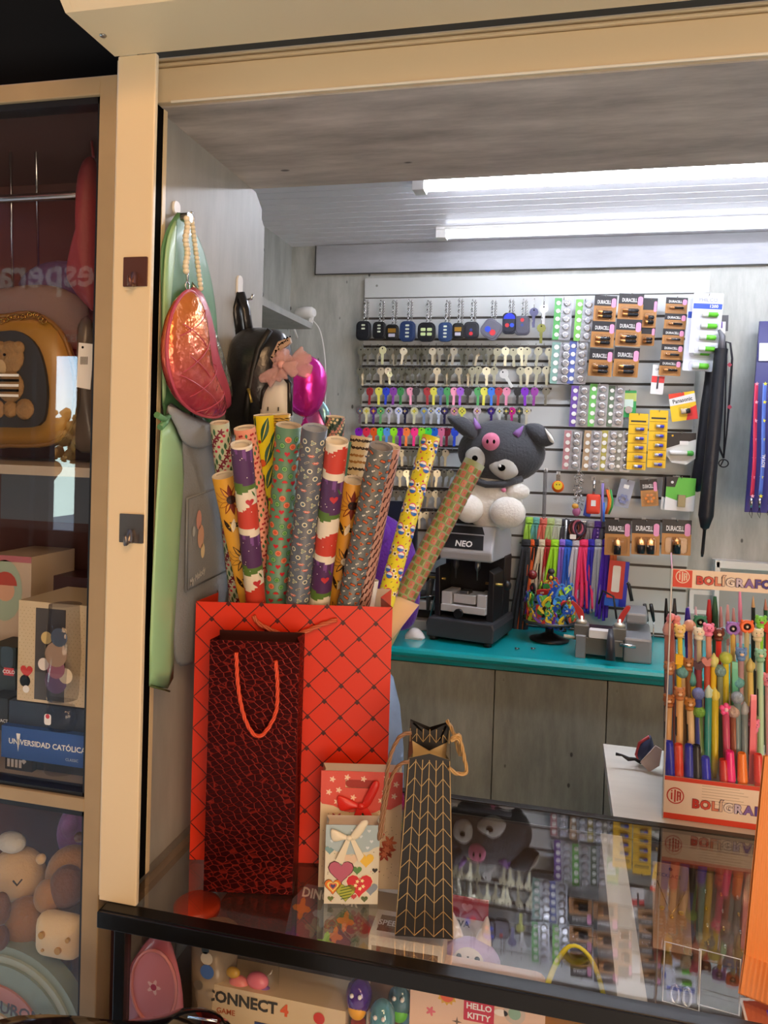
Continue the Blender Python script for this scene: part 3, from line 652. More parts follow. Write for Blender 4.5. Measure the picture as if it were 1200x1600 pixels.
P_ = [(928, 462, 963, 502, 'top pack of the left column of copper battery packs', True), (924, 502, 960, 543, 'middle pack of the left column of copper battery packs', False), (920, 545, 957, 588, 'bottom pack of the left column of copper battery packs', False), (966, 459, 1005, 499, 'top pack of the second column of copper battery packs', True), (962, 499, 1002, 541, 'middle pack of the second column of copper battery packs', False), (959, 543, 998, 589, 'bottom pack of the second column of copper battery packs', False)]
for a in P_: copper_card(*a[:4], 'copper and black battery blister, '+a[4], pegit=a[5])
copper_card(1004, 466, 1026, 512, 'plain copper battery pack behind the right side of the second pack column', dy=.06, txt=False, pegit=True)
copper_card(1001, 510, 1023, 540, 'darker battery pack hanging below the plain copper one', dy=.055, txt=False)
for k, (x, y) in enumerate(((1057, 478), (1055, 503), (1052, 527), (1050, 551), (1047, 575))):
    copper_card(x-17, y-13, x+17, y+12, 'copper battery pack in the right column beside the white card, %s' % ('topmost', 'second from top', 'middle one', 'second from bottom', 'bottom one')[k], dy=.07+.003*k, n=1, pegit=k == 0)
copper_card(945, 812, 985, 868, 'large-cell battery pack half behind the orange laces', dy=.06, tilt=0, kind='d', n=1, pegit=True)
copper_card(987, 812, 1031, 867, 'large-cell battery pack showing two cells', dy=.07, tilt=0, kind='d', n=2, pegit=True)
copper_card(1034, 812, 1080, 867, 'large-cell battery pack at the right end by the umbrella', dy=.07, tilt=0, kind='d', n=1, pegit=True)
copper_card(1001, 749, 1028, 791, 'small black pack with a ring of orange hearing cells', dy=.05, tilt=-6, kind='ring', pegit=True)
# white rechargeable card
for k, (dx, dy_, lab) in enumerate(((0, 0, 'large white card of green rechargeable batteries, front one'), (-9, 10, 'white card of green batteries peeking out behind the front one'))):
    t, W_, H_ = card_root('battery_card', lab, 'battery card', 1080+dx, 458+dy_, 1127+dx, (552 if k == 0 else 570)+dy_, YF-.12+.02*k, 3, 'white rechargeable battery cards')
    mb = MB(); mb.prism(rrect(W_, H_, .003), -.0005, .0005, col('e4e6f2')); mb.decal(rrect(W_*.96, H_*.09, .0008), -.0008, col('2a50b8'), 0, H_*.28)
    if k == 0: mb.text('PHILCO', H_*.085, 0, -.001, H_*.38, col('8a92a8'), .015); mb.text('1200', H_*.07, W_*.2, -.0012, H_*.28, WHITEP, .02)
    mb.build('card', t); mb = MB()
    for q in range(4): aa(mb, W_*.08, H_*(.14-.19*q), W_*.52, H_*.042, col('dfe6e0', .3), col('6ac838', .3), cap=.4)
    mb.build('batteries', t); mb = MB()
    for q in range(4): mb.puff(rrect(W_*.74, H_*.14, H_*.04, 2), .010, CLEAR, M=T((W_*.05, -.001, H_*(.14-.19*q))), rings=3, back=0)
    mb.build('blister', t); peg(t, H_*.45, .1)
t, W_, H_ = card_root('battery_card', 'small white and red card with one slim battery', 'battery card', 1018, 570, 1038, 616, YF-.07, 4)
mb = MB(); mb.prism(rrect(W_, H_, .002), -.002, .002, WHITEP); mb.decal(rrect(W_, H_*.22, .0005), -.0023, col('d83838'), 0, -.0); mb.text('LR03', W_*.26, 0, -.0025, H_*.34, DARK, .01); mb.build('card', t)
mb = MB(); mb.lathe([(.0024, -H_*.32), (.0024, H_*.1)], col('504a50', .3), 8, M=T((0, -.004, 0))); mb.build('battery', t); peg(t, H_*.46, .06)
t, W_, H_ = card_root('battery_card', 'green and yellow coin cell card left of the yellow battery cards', 'battery card', 971, 610, 994, 652, YF-.05, 0)
mb = MB(); mb.prism(rrect(W_, H_, .002), -.0005, .0005, col('2f9a50')); mb.decal(rrect(W_, H_*.3, .0005), -.0008, col('b0c060'), 0, H_*.25); mb.decal(rrect(W_*.6, H_*.3, .001), -.001, col('c8dcd0'), 0, H_*.02); mb.build('card', t)
mb = MB(); mb.lathe([(W_*.26, 0), (W_*.26, .003)], mat('coin_cell', 'dcdce0', .2, .8), 14, M=T((0, -.0005, -H_*.22)) @ RX(pi/2)); mb.build('coin_cell', t); peg(t, H_*.46, .045)
YEL = col('f0c020', .4)
for k, (x0, y0, x1, y1, n) in enumerate(((981, 646, 1011, 734, 5), (1013, 641, 1042, 731, 5))):
    t, W_, H_ = card_root('battery_card', ('yellow card of five small batteries, left of its taller twin', 'yellow card of five small blue and silver batteries, right one')[k], 'battery card', x0, y0, x1, y1, YF-.08, 1, 'yellow battery cards')
    mb = MB(); mb.prism(rrect(W_, H_, .002), -.0006, .0006, YEL); mb.decal(rrect(W_*.8, H_*.03, .0004), -.0009, DARK, 0, H_*.36)
    mb.text('ENERGY', H_*.06, 0, -.0009, H_*.42, DARK, .01) if False else None
    for q in range(n): mb.decal(rrect(W_*.96, H_*.012, .0003), -.0009, col('a87a10'), 0, H_*(.25-.165*q)+H_*.05)
    mb.build('card', t); mb = MB()
    for q in range(n): aa(mb, W_*.08, H_*(.22-.165*q), W_*.42, H_*.028, col('dcdce8', .25, .6), col('4a4ab8', .3), cap=.5)
    mb.build('batteries', t); mb = MB()
    for q in range(n): mb.puff(rrect(W_*.62, H_*.1, H_*.03, 2), .008, CLEAR, M=T((W_*.08, -.001, H_*(.22-.165*q))), rings=3, back=0)
    mb.build('blister', t); peg(t, H_*.47, .07)
t, W_, H_ = card_root('battery_card', 'yellow, white and red tilted battery card beside the umbrella', 'battery card', 1047, 613, 1088, 657, YF-.07, -9)
mb = MB(); mb.prism(rrect(W_, H_, .002), -.0005, .0005, col('f4ca28')); mb.decal([(-W_/2, H_*.5), (W_*.1, H_*.5), (W_*.1, H_*.38), (-W_/2, H_*.32)], -.0008, col('e04028')); mb.decal([(-W_/2, H_*.32), (W_*.5, H_*.42), (W_*.5, H_*.12), (-W_/2, H_*.06)], -.0009, WHITEP)
mb.decal([(W_*.05, -H_*.5), (W_/2, -H_/2), (W_/2, H_*.0), (W_*.2, -H_*.1)], -.0008, col('e03030')); mb.text('Panasonic', H_*.2, -.0, -.0012, H_*.22, BK, .02, rot=.08, sx=.85); mb.build('card', t)
mb = MB(); aa(mb, .004, -H_*.18, W_*.34, H_*.09, col('e8d8c0', .3), BK, cap=.5); mb.build('battery', t); mb = MB(); mb.puff(rrect(W_*.5, H_*.36, .004, 3), .012, CLEAR, M=T((.004, -.001, -H_*.18)), rings=4, back=0); mb.build('blister', t); peg(t, H_*.47, .06)
t, W_, H_ = card_root('torch_pack', 'white torch with green end on a black and white card', 'torch pack', 1041, 676, 1087, 726, YF-.06, 0)
mb = MB(); mb.prism([(-W_/2, H_/2), (W_/2, H_/2), (W_/2, -H_*.3), (W_*.2, -H_/2), (-W_*.3, -H_*.44), (-W_/2, -H_*.2)], -.0005, .0005, col('d8dad6')); mb.decal([(-W_/2, H_/2), (W_/2, H_/2), (W_/2, H_*.3), (-W_/2, H_*.0)], -.0008, BK); mb.decal(circ(.003, 8), -.001, YEL, -W_*.3, H_*.4); mb.decal(rrect(W_*.3, H_*.12, .001), -.0012, WHITEP, W_*.1, H_*.18); mb.build('card', t)
mb = MB(); mb.lathe([(.006, -W_*.4), (.007, -W_*.3), (.006, W_*.2)], WHITEP, 12, M=T((0, -.009, -H_*.14)) @ RY(pi/2)); mb.lathe([(.007, W_*.2), (.008, W_*.36), (.005, W_*.42)], col('50b048', .35), 12, M=T((0, -.009, -H_*.14)) @ RY(pi/2)); mb.build('torch', t); peg(t, H_*.46, .05)
for k in range(2):
    t, W_, H_ = card_root('battery_card', ('green and white nine-volt battery card in front', 'white battery card just behind the green nine-volt one')[k], 'battery card', 1040-k*6, 746, 1086-k*6, 798, YF-.08+.015*k, 2)
    mb = MB(); mb.prism(rrect(W_, H_, .003), -.0005, .0005, WHITEP); mb.decal([(-W_/2, H_/2), (W_/2, H_/2), (W_/2, -.0), (-W_*.1, -H_*.2), (-W_/2, -H_*.1)], -.0008, col('68c048') if k == 0 else BK); mb.decal([(-W_*.5, H_*.5), (-W_*.1, H_*.5), (-W_*.2, H_*.2), (-W_*.5, H_*.2)], -.001, BK); mb.decal(circ(.004, 10), -.0012, WHITEP, -W_*.3, H_*.34); mb.build('card', t)
    mb = MB(); mb.box((.003, -.008, -H_*.2), (W_*.26, .012, H_*.36), mat('nine_volt', '8a8060', .4, .3)); mb.build('battery', t, bevel=.001); peg(t, H_*.47, .07-.015*k)
t, W_, H_ = card_root('watch_battery_blister', 'small grey tilted plastic blister left of the orange-cell pack', 'battery card', 962, 749, 990, 793, YF-.05, 12)
mb = MB(); mb.prism(rrect(W_*.8, H_, .003), -.002, .002, mat('grey_blister', '9aa0b0', .2, .1)); mb.decal(rrect(W_*.3, H_*.14, .001), -.0023, WHITEP, 0, H_*.25)
mb.build('tray', t); mb = MB()
for k in range(6): mb.lathe([(W_*.1, 0), (W_*.1, .004)], col('7880a8', .25), 8, M=T((W_*.2*cos(k*pi/3), -.002, -H_*.2+W_*.2*sin(k*pi/3))) @ RX(pi/2))
mb.build('cells', t); peg(t, H_*.44, .045)
# keyrings on the slatwall
t, W_, H_ = card_root('keyring', 'round yellow and orange clip keyring left of the silver chains', 'keyring', 862, 735, 882, 773, YF-.05)
mb = MB(); mb.lathe([(.0, -.004), (.018, -.004), (.018, .002), (0, .003)], col('e86a20', .35), 18, M=T((0, 0, -.012)) @ RX(pi/2)); mb.lathe([(.013, 0), (.012, .004)], col('e8cc30', .35), 16, M=T((0, -.003, -.009)) @ RX(pi/2)); mb.decal(circ(.002, 8), -.0075, DARK, -.004, -.006); mb.decal(circ(.002, 8), -.0075, DARK, .004, -.006); mb.build('charm', t)
mb = MB(); mb.prism(rrect(.012, .022, .002), -.002, .001, CHROME, M=T((0, 0, .014))); mb.build('clip', t); peg(t, .026, .045)
t, W_, H_ = card_root('chain_keyring', 'bunch of chunky silver chain keyrings left of the red keyring', 'keyring', 890, 735, 920, 805, YF-.06)
mb = MB(); random.seed(9)
for k in range(34): mb.tube([(q.x+random.uniform(-.001, .001), q.y, q.z) for q in [Matrix.Rotation(random.uniform(0, 3), 4, 'Y') @ Vector((.005*cos(a), random.uniform(-.002, .002), .006*sin(a)))+Vector((.010*sin(k*1.7)-.002, .004*cos(k*2.3), H_*.45-k*H_*.027)) for a in (0, 1.57, 3.14, 4.71)]], .0013, CHROME, 5, closed=True)
mb.build('chains', t); mb = MB(); mb.ball((-.006, -.004, -H_*.42), (.012, .007, .014), col('a05a80', .4)); mb.ball((-.01, -.006, -H_*.3), (.010, .005, .008), col('d8a040', .4)); mb.build('charms', t); peg(t, H_*.5, .055)
t, W_, H_ = card_root('leather_keyring', 'red and orange felt pouch keyring with a white sticker', 'keyring', 916, 772, 938, 803, YF-.07)
mb = MB(); mb.puff(rrect(W_, H_, .006, 4), .007, col('e0442c', .7)); mb.decal(rrect(W_*.34, H_*.3, .001), -.0078, WHITEP, 0, .003); mb.build('pouch', t)
mb = MB(); mb.puff([(-W_*.7, -H_*.6), (-W_*.2, -H_*.7), (0, 0), (-W_*.5, H_*.3)], .005, col('3a4aa0', .7), y=.004); mb.build('tail', t); mb = MB(); mb.tube([(0, 0, H_*.5), (.001, 0, H_*1.2)], .004, CHROME, 6); mb.build('clip', t); peg(t, H_*1.25, .06)
t, W_, H_ = card_root('ribbon_lanyard', 'rainbow striped ribbon strap with orange edge', 'lanyard', 943, 765, 956, 803, YF-.05)
mb = MB()
for k, h_ in enumerate(('e86020', 'e09030', '3a9a48')): mb.tube([(-.004+.005*k, 0, H_*.5), (.003+.005*k, -.004, H_*.1), (.002+.005*k, -.004, -H_*.2), (-.004+.004*k, 0, -H_*.5)], .0035, col(h_, .6), 6)
mb.build('strap', t); peg(t, H_*.5, .045)
t, W_, H_ = card_root('ribbon_lanyard', 'blue and violet cord strap hanging beside the red pouch', 'lanyard', 936, 755, 946, 815, YF-.06)
mb = MB(); mb.tube([(0, 0, H_*.5), (.001, 0, -H_*.5)], .004, col('8a78b8', .6), 6); mb.tube([(.004, 0, -.0), (.005, 0, -H_*.5)], .004, col('2a6ad0', .6), 6); mb.build('strap', t); peg(t, H_*.5, .055)
t, W_, H_ = card_root('metal_chain', 'long dark silver trouser chain right of the plush', 'chain', 846, 735, 856, 810, YF-.06)
mb = MB()
for k in range(26): mb.tube([(-.005, .001*(-1)**k, H_*.48-k*H_*.038), (0, 0, H_*.48-k*H_*.038+.006), (.005, .001, H_*.48-k*H_*.038), (0, 0, H_*.48-k*H_*.038-.006)], .0015, mat('dark_chain', '77767a', .3, .9), 5, closed=True)
mb.build('links', t); peg(t, H_*.5, .055)
# ---- umbrella and lanyards right of the slatwall
def stick(label, xt, yt, xb, yb, r0, Y, mcol, tip=True):
    a = at(xt, yt, Y=Y); b = at(xb, yb, Y=Y); t = thing('umbrella', label, 'umbrella', b)
    d = a-b; L_ = d.length; R_ = d.to_track_quat('Z', 'Y').to_matrix().to_4x4()
    mb = MB(R_); prof = [(.001, L_*.13), (.010, L_*.14), (.018, L_*.2), (r0, L_*.4), (r0*1.02, L_*.7), (r0*.85, L_*.86), (r0*.9, L_*.97), (r0*.95, L_)]
    n = 28; vs = []; 
    for i, (r_, z_) in enumerate(prof): vs += [((r_*(1+.12*(k % 2)))*cos(2*pi*(k+i*.5)/n), (r_*(1+.12*(k % 2)))*sin(2*pi*(k+i*.5)/n), z_) for k in range(n)]
    mb.add(vs, [(i*n+k, i*n+(k+1) % n, (i+1)*n+(k+1) % n, (i+1)*n+k) for i in range(len(prof)-1) for k in range(n)], mcol, True); mb.build('canopy', t)
    if tip: mb = MB(R_); mb.lathe([(.003, 0), (.0045, .01), (.0045, L_*.13), (.009, L_*.14)], BLACKP, 12); mb.build('ferrule', t)
    mb = MB(R_); mb.tube([(0, 0, L_*.98), (0, 0, L_*1.06), (.004, .01, L_*1.09)], [.010, .008, .004], mat('grey_handle', '6a6a70', .35, .3), 10); mb.build('handle', t)
UMB = mat('umbrella_nylon', '1b1d24', .45, bump=.1, bscale=90)
stick('closed black umbrella hanging at the right edge of the slatwall', 1127, 545, 1097, 870, .0165, 2.25, UMB)
stick('second closed black umbrella mostly behind the first one', 1112, 560, 1086, 800, .014, 2.33, UMB, False)
LANB = mat('lanyard_black', '1e1c26', .7)
t = thing('lanyard', 'black lanyard with small red prints hanging right of the umbrella', 'lanyard', at(1133, 505, Y=YB-.03))
o_ = Vector(t.location)
def L3(x, y, Y=YB-.03): return at(x, y, Y=Y)-o_
mb = MB(); mb.tube([L3(1128, 532), L3(1141, 536), L3(1144, 560), L3(1140, 620), L3(1135, 680), L3(1131, 716)], [.001, .007, .008, .008, .006, .004], LANB, 6, flat=.25)
mb.tube([L3(1134, 535), L3(1135, 560), L3(1133, 640), L3(1131, 715)], .004, LANB, 6, flat=.3); mb.tube([L3(1117, 680), L3(1126, 705), L3(1131, 716)], .003, LANB, 6); mb.build('strap', t)
mb = MB()
for y in (570, 636): mb.add([tuple(L3(1140+4*cos(a), y+4*sin(a), YB-.04)) for a in (0, 1.57, 3.14, 4.71)], [(0, 1, 2, 3)], col('c04058'))
mb.build('print', t)
mb = MB(); c_ = L3(1130.5, 724); mb.tube([c_+Vector((.013*cos(a), 0, .011*sin(a))) for a in [k*pi/8 for k in range(16)]], .0018, BLACKP, 6, closed=True); mb.tube([c_+Vector((0, 0, .011)), c_+Vector((-.008, 0, -.008))], .002, BLACKP, 5); mb.build('ring', t)
mb = MB(); mb.box(L3(1128, 505), (.034, .002, .046), mat('smoke_card', '55555a', .3)); mb.box(L3(1127, 512)+Vector((0, -.002, 0)), (.022, .001, .034), WHITEP); mb.box(L3(1128, 508)+Vector((-.004, -.003, 0)), (.010, .001, .018), col('6a50a8')); mb.tube([L3(1118, 520), L3(1118, 535)], .004, CHROME, 6); mb.build('header_card', t)
# blue lanyard board
t = thing('lanyard_board', 'navy display board of printed lanyards at the right edge', 'display board', at(1185, 800, Y=2.28))
o_ = Vector(t.location); NAVY = mat('navy_board', '22206a', .4)
a = at(1190, 500, Y=2.34); b = at(1163, 800, Y=2.2)
mb = MB(); mb.add([(p.x-o_.x, p.y-o_.y+q, p.z-o_.z) for q in (0, .008) for p in (at(1187, 502, Y=2.34), at(1164, 800, Y=2.22), at(1164, 800, Y=2.22)+Vector((.2, 0, 0)), at(1187, 502, Y=2.34)+Vector((.2, 0, 0)))], [(0, 1, 2, 3), (7, 6, 5, 4), (0, 4, 5, 1), (1, 5, 6, 2), (2, 6, 7, 3), (3, 7, 4, 0)], NAVY); mb.build('board', t)
mb = MB(); p = at(1195, 550, Y=2.31)-o_; mb.box(p, (.03, .002, .05), col('d8dae0')); mb.build('paper_label', t)
for k, (x, h1, h2, lab) in enumerate(((1179, 'c83050', 'e8a0b0', 'red'), (1192, '5a7ad0', 'e8e040', 'blue and yellow patterned'), (1207, '8a50c0', '50c0c0', 'violet patterned'))):
    t = thing('lanyard', '%s lanyard hanging on the navy board at the right edge' % lab, 'lanyard', at(x, 640, Y=2.22), group='lanyards on the navy board')
    o_ = Vector(t.location); mb = MB(); pts = [L3(x+3, 600, 2.24), L3(x+1, 660, 2.22), L3(x, 720, 2.2), L3(x-4, 775, 2.19)]
    mb.tube(spline([tuple(q) for q in pts], 4), .009, col(h1, .6), 8, flat=.2)
    for q in range(7): f_ = q/6; p = pts[0].lerp(pts[3], f_); mb.decal(star(.006, 5), p.y-.006, col(h2, .6), p.x, p.z)
    if k == 1: mb.text('ROYAL', .011, pts[2].x, pts[2].y-.008, pts[2].z, WHITEP, .02, rot=pi/2)
    mb.build('strap', t)
    mb = MB(); p = L3(x-5, 785, 2.19); mb.tube([p+Vector((0, 0, .012)), p, p-Vector((0, 0, .014))], [.003, .0045, .002], CHROME, 6); mb.tube([p-Vector((0, 0, .014)), p-Vector((.004, 0, .03)), p-Vector((-.002, 0, .042)), p-Vector((-.003, 0, .03)), p-Vector((0, 0, .014))], .0008, BLK, 4); mb.build('clasp', t)
# ================================================================= GIFT WRAP ROLLS
def roll(lab, top, Yt, low, Yl, rpx, base, pat, inner='ded6c4', zbot=.953, n=28, group=None, gridcol=None, white_below=None):
    sh = .0 if white_below == 'free' else .059*(low[0]-296)/305
    if zbot == .953: a = at(*top, Y=Yt+sh); b = at(*low, Y=Yl+sh)
    else: a = at(*top, Y=Yt); b = at(*low, Y=Yl)
    d = (a-b).normalized(); r = rpx*S(a)
    b0 = b + d*((zbot+r*.35-b.z)/d.z); L_ = (a-b0).length
    t = thing('gift_wrap_roll', lab, 'gift wrap roll', b0, group=group or 'rolls of gift wrap')
    R_ = d.to_track_quat('Z', 'Y').to_matrix().to_4x4()
    # turn so that local u=0 looks at the camera
    loc = R_.inverted() @ (O-b0); ph = math.atan2(loc.y, loc.x); R_ = R_ @ RZ(ph)
    bm_ = mat('wrap_'+base, base, .42, var=.02); mb = MB(R_)
    if gridcol:
        n = 56; nz = int(L_/.003); vs = [(r*cos(2*pi*k/n), r*sin(2*pi*k/n), L_*j/nz) for j in range(nz+1) for k in range(n)]; fs = [(j*n+k, j*n+(k+1) % n, (j+1)*n+(k+1) % n, (j+1)*n+k) for j in range(nz) for k in range(n)]
        mm = [gridcol(((f % n)+.5)/n*2*pi*r if (f % n) < n/2 else ((f % n)+.5-n)/n*2*pi*r, L_*((f//n)+.5)/nz) for f in range(len(fs))]
        mb.add(vs, fs, lambda i: col(mm[i], .4), True)
    else: mb.lathe([(r, 0), (r, L_)], bm_, n, caps=False)
    im = mat('wrap_in_'+inner, inner, .7); mb.lathe([(r-.0006, L_), (r-.0006, 0)], im, n, caps=False); mb.lathe([(r, L_), (r-.0006, L_)], im, n, caps=False)
    # inner spiral lap
    mb.tube([(r*.72*cos(k*.35)*(1+.02*k), r*.72*sin(k*.35)*(1+.02*k), L_-.002) for k in range(12)], .0005, im, 4)
    mb.face([(r, .0008, 0), (r+.0008, .003, 0), (r+.0008, .003, L_), (r, .0008, L_)], bm_, M=RZ(2.0))
    mb.build('paper_tube', t)
    if pat:
        mb = MB(R_); z0 = max(0, L_-pat['len']); rr = r+.0004
        def put(poly, c_, u, z_, lift=0):
            vs = [((rr+lift)*cos((u+x)/r), (rr+lift)*sin((u+x)/r), z_+z) for x, z in poly]
            cen = ((rr+lift)*cos(u/r), (rr+lift)*sin(u/r), z_); k = len(vs)
            mb.add(vs+[cen], [(i, (i+1) % k, k) for i in range(k)], col(c_, .4))
        pat['f'](put, r, z0, L_)
        mb.build('print', t)
    return t
def scatter(items, step, us=5, off=.5, seed=1, jit=.1):
    """items: list of (poly, colour, extra) cycled over a staggered grid"""
    def f(put, r, z0, z1):
        rnd = random.Random(seed); C_ = 2*pi*r; k = max(3, round(C_/step)); du = C_/k; row = 0; z = z0+step*.5
        while z < z1-step*.35:
            for i in range(k):
                u = (i+(off if row % 2 else 0))*du
                if abs(((u/r+pi) % (2*pi))-pi) > 2.0: continue
                it = items[(i*2+row*3+(row//2)) % len(items)]
                uu = u+rnd.uniform(-jit, jit)*du; zz = z+rnd.uniform(-jit, jit)*step
                for q, (poly, c_) in enumerate(it): put(poly, c_, uu, zz, .00012*q)
            z += step*.8; row += 1
    return f
def sc(poly, dx=0, dz=0, k=1): return [(x*k+dx, z*k+dz) for x, z in poly]
def rotp(poly, a): return [(x*cos(a)-z*sin(a), x*sin(a)+z*cos(a)) for x, z in poly]
LEN = .34
watermelon = [(half(.0042), '3f8a4a'), (half(.0036), 'd8363c')]; orange_ = [(circ(.0042), 'e05a30'), (circ(.0034), 'f0c8a0'), (circ(.0029), 'd86040')]; lime_ = [(circ(.0038), '2f7a3a'), (circ(.003), 'b8d8a0'), (circ(.0024), '5aa050')]; straw = [(heart(.0038), 'c82838')]
lipm = [(sc(lips(.0046)), 'e8c8a8'), (lips(.004), 'c83a30'), (sc(rrect(.005, .001, .0004)), 'f0e8e0')]; crown = [(flower(.004, 3, 18), 'e0d8a8'), (flower(.003, 3, 18), '8a9a90')]; spark = [(rotp(rrect(.007, .0022, .0008), .5), 'e8e0c8'), (rotp(rrect(.006, .0014, .0005), .5), '4a4a50')]; oeye = [(circ(.0034), 'e0dcc0'), (circ(.002), '50606c')]; burger = [(circ(.003, 10, 0, 0, .0022), 'd08050')]
bolts = [(rotp(rrect(.0075, .004, .001), -.35), '2a2422'), (rotp(rrect(.0062, .0026, .0008), -.35), 'c8602c')]; dots2 = [(circ(.0012), 'e8e0d0'), (circ(.0010, 8, .002, .0015), 'e0d8c8')]; pizza = [(rotp(tri(.004), .6), 'c87038'), (circ(.001), '5a2a20')]
must = [(moust(.0080), '3a2c22')]; mustb = [(moust(.0076), 'a87a38')]; mustd = [(moust(.005), '3a3a70')]
cher = [(circ(.0016, 8, -.001), 'b02838'), (circ(.0016, 8, .0018, .0006), 'b02838')]; mel = [(leaf(.0032, .5), '3f7a48')]; owl = [(circ(.0018), '8a5030')]
leafb = [(rotp(leaf(.018, .28), -.3), '1f5a40'), (rotp(leaf(.016, .05), -.3), 'e8e040')]; berry = [(circ(.005), 'd8542c'), (circ(.004, 12, .0005), 'e0683c')]; berr2 = [(circ(.0022), 'b83028')]
pop1 = [(circ(.0055), 'd8307a'), (sc(half(.005), 0, -.001), 'f0f0f0'), (rotp(half(.005), pi), '2a70d0')]; pop2 = [(flower(.0048, 5, 20), 'f4efe0'), (rrect(.003, .003, .0006), '20202a')]; pop3 = [(tri(.0028), 'd03a60')]; pop4 = [(rotp(rrect(.003, .0008, .0003), .8), '2a2a2a')]
def tart(put, r, z0, z1):
    z = z0; row = 0
    while z < z1-.008:
        for k in range(-3, 4):
            u = k*.0078
            if abs(u) > r*1.9: continue
            if (k+row) % 2 == 0: put(rrect(.0072, .010, .001), 'c05c66', u, z+.006); put(rrect(.0045, .0065, .0008), '8a9a5a', u, z+.006, .0001); put(rrect(.0028, .004, .0005), 'c0505a', u, z+.006, .0002)
            else: put(rrect(.0070, .009, .001), '6c7c48', u, z+.006); put(rrect(.001, .009, .0003), 'a0b070', u+.0024, z+.006, .0001)
        z += .0125; row += 1
def egg(seed, ph=0):
    def f(u, z):
        v = (z+ph+u*.12) % .118
        w_ = .006*sin(u*140)
        if v < .030+w_: return 'c8402e'
        if v < .052+w_*.6: return 'e8dcc6'
        if v < .062: return '5a7a34'
        if v < .098-w_: return '54305c'
        if v < .108: return '7a4a8a' if sin(u*600) > .2 else '54305c'
        return 'e8dcc6'
    return f
def eggdots(put, r, z0, z1):
    rnd = random.Random(4)
    for i in range(60):
        z = rnd.uniform(z0, z1-.01); u = rnd.uniform(-r*1.6, r*1.6)
        put(circ(.0007, 6), 'f0ecd8', u, z)
    z = z0+.03
    while z < z1-.02: put(heart(.006, 14), 'c0353a', 0.004, z); put(rotp(leaf(.006, .2), .5), '3f6a30', .010, z+.01); z += .118
def sunf(seed):
    def f(put, r, z0, z1):
        for q, z in enumerate([z1-.03-.085*k for k in range(4)]):
            for k in range(12):
                put(sc(rotp(leaf(.013, .24), k*pi/6), .009*cos(k*pi/6+pi/2), .009*sin(k*pi/6+pi/2)), '7a2c18' if q % 2 == 0 else '2c1c14', .2*r, z)
            put(circ(.006), '2a1810' if q % 2 == 0 else 'e8dcc0', .2*r, z, .0002)
            for k in range(5): put(rotp(leaf(.010, .3), k*1.25+.4), ('2c1c14', 'd8b040', 'f0e4c8')[k % 3], -.6*r+.004*k, z-.036)
    return f
def hatch(put, r, z0, z1):
    z = z0
    while z < z1-.004:
        for k in range(-2, 3): put(rotp(leaf(.0046, .14), 1.45+.2*((k+int(z*500)) % 3-1)), '3a3014', k*.0075, z)
        z += .0034
Yc = .955
roll('dark floral wrap roll furthest left, behind the coral-pink roll', (343, 660), 0.9, (372, 930), 0.979, 15, 'b8c4b0', dict(len=LEN, f=scatter([[(flower(.005, 5), '7a2038')], [(leaf(.005, .4), '3a6a48')], [(circ(.002), 'c03050')]], .0085, seed=2)))
roll('coral-pink roll with small leaves and owls, just right of the dark floral one', (382, 668), 0.9, (424, 930), 0.979, 17, 'e8a08c', dict(len=LEN, f=scatter([cher, mel, owl], .0082, seed=3)))
roll('wrap roll with big red, cream and purple shapes, left of two alike', (377, 693), 0.835, (399, 932), 0.919, 17, 'e8dcc6', dict(len=LEN, f=eggdots), gridcol=egg(1))
roll('short golden sunflower roll at the far left of the red bag', (349, 742), 0.882, (390, 932), 0.951, 18, 'd6a23a', dict(len=LEN, f=sunf(1)))
roll('bright yellow roll with big green leaves and red berries', (414, 648), 0.935, (433, 930), 0.979, 18, 'e6dc28', dict(len=LEN, f=scatter([leafb, leafb, berry, leafb, berr2], .0195, seed=5)))
roll('gold roll with black wavy lines, behind the yellow leaf roll', (440, 647), 0.935, (450, 930), 0.979, 14, 'd0b050', dict(len=.1, f=hatch))
roll('green roll with watermelon, orange and lime slices', (451, 664), 0.882, (431, 932), 0.951, 20, '5f8d78', dict(len=LEN, f=scatter([orange_, straw, lime_, watermelon], .0125, seed=6)), inner='c8c0b0')
roll('pink striped roll glimpsed between the fruit roll and the lips roll', (474, 668), 0.935, (462, 930), 0.979, 11, 'd8a8b8', dict(len=LEN, f=scatter([[(rrect(.003, .009, .001), 'b85a78')]], .0075, seed=16)))
roll('slate-blue roll printed with red lips and eyes', (492, 668), 0.835, (466, 932), 0.919, 20, '5a6474', dict(len=LEN, f=scatter([lipm, oeye, spark, crown], .0118, seed=7)), inner='9aa4b4')
roll('dark green floral roll standing behind the slate-blue lips roll', (524, 651), 0.935, (505, 930), 0.979, 15, '48605a', dict(len=.2, f=scatter([[(flower(.003, 5), 'c88a80')], [(leaf(.0035, .4), '203830')], [(circ(.0018), 'd8c8a0')]], .0052, seed=8)))
roll('wrap roll with red, cream and purple shapes, right of two alike', (527, 688), 0.835, (500, 934), 0.919, 18, 'e8dcc6', dict(len=LEN, f=eggdots), gridcol=egg(2, .03))
roll('cream roll covered with brown moustaches', (565, 682), 0.985, (528, 934), 0.979, 17, 'dccfa8', dict(len=LEN, f=scatter([must, mustb, must, mustd], .0128, seed=9)), inner='e8e4dc')
roll('teal-edged roll squeezed behind the moustache roll', (545, 690), 0.985, (512, 934), 0.979, 12, '4f8a84', None)
roll('short golden sunflower roll with cream rim, right of the purple-shape roll', (553, 750), 0.882, (529, 934), 0.951, 17, 'c8902e', dict(len=LEN, f=sunf(2)))
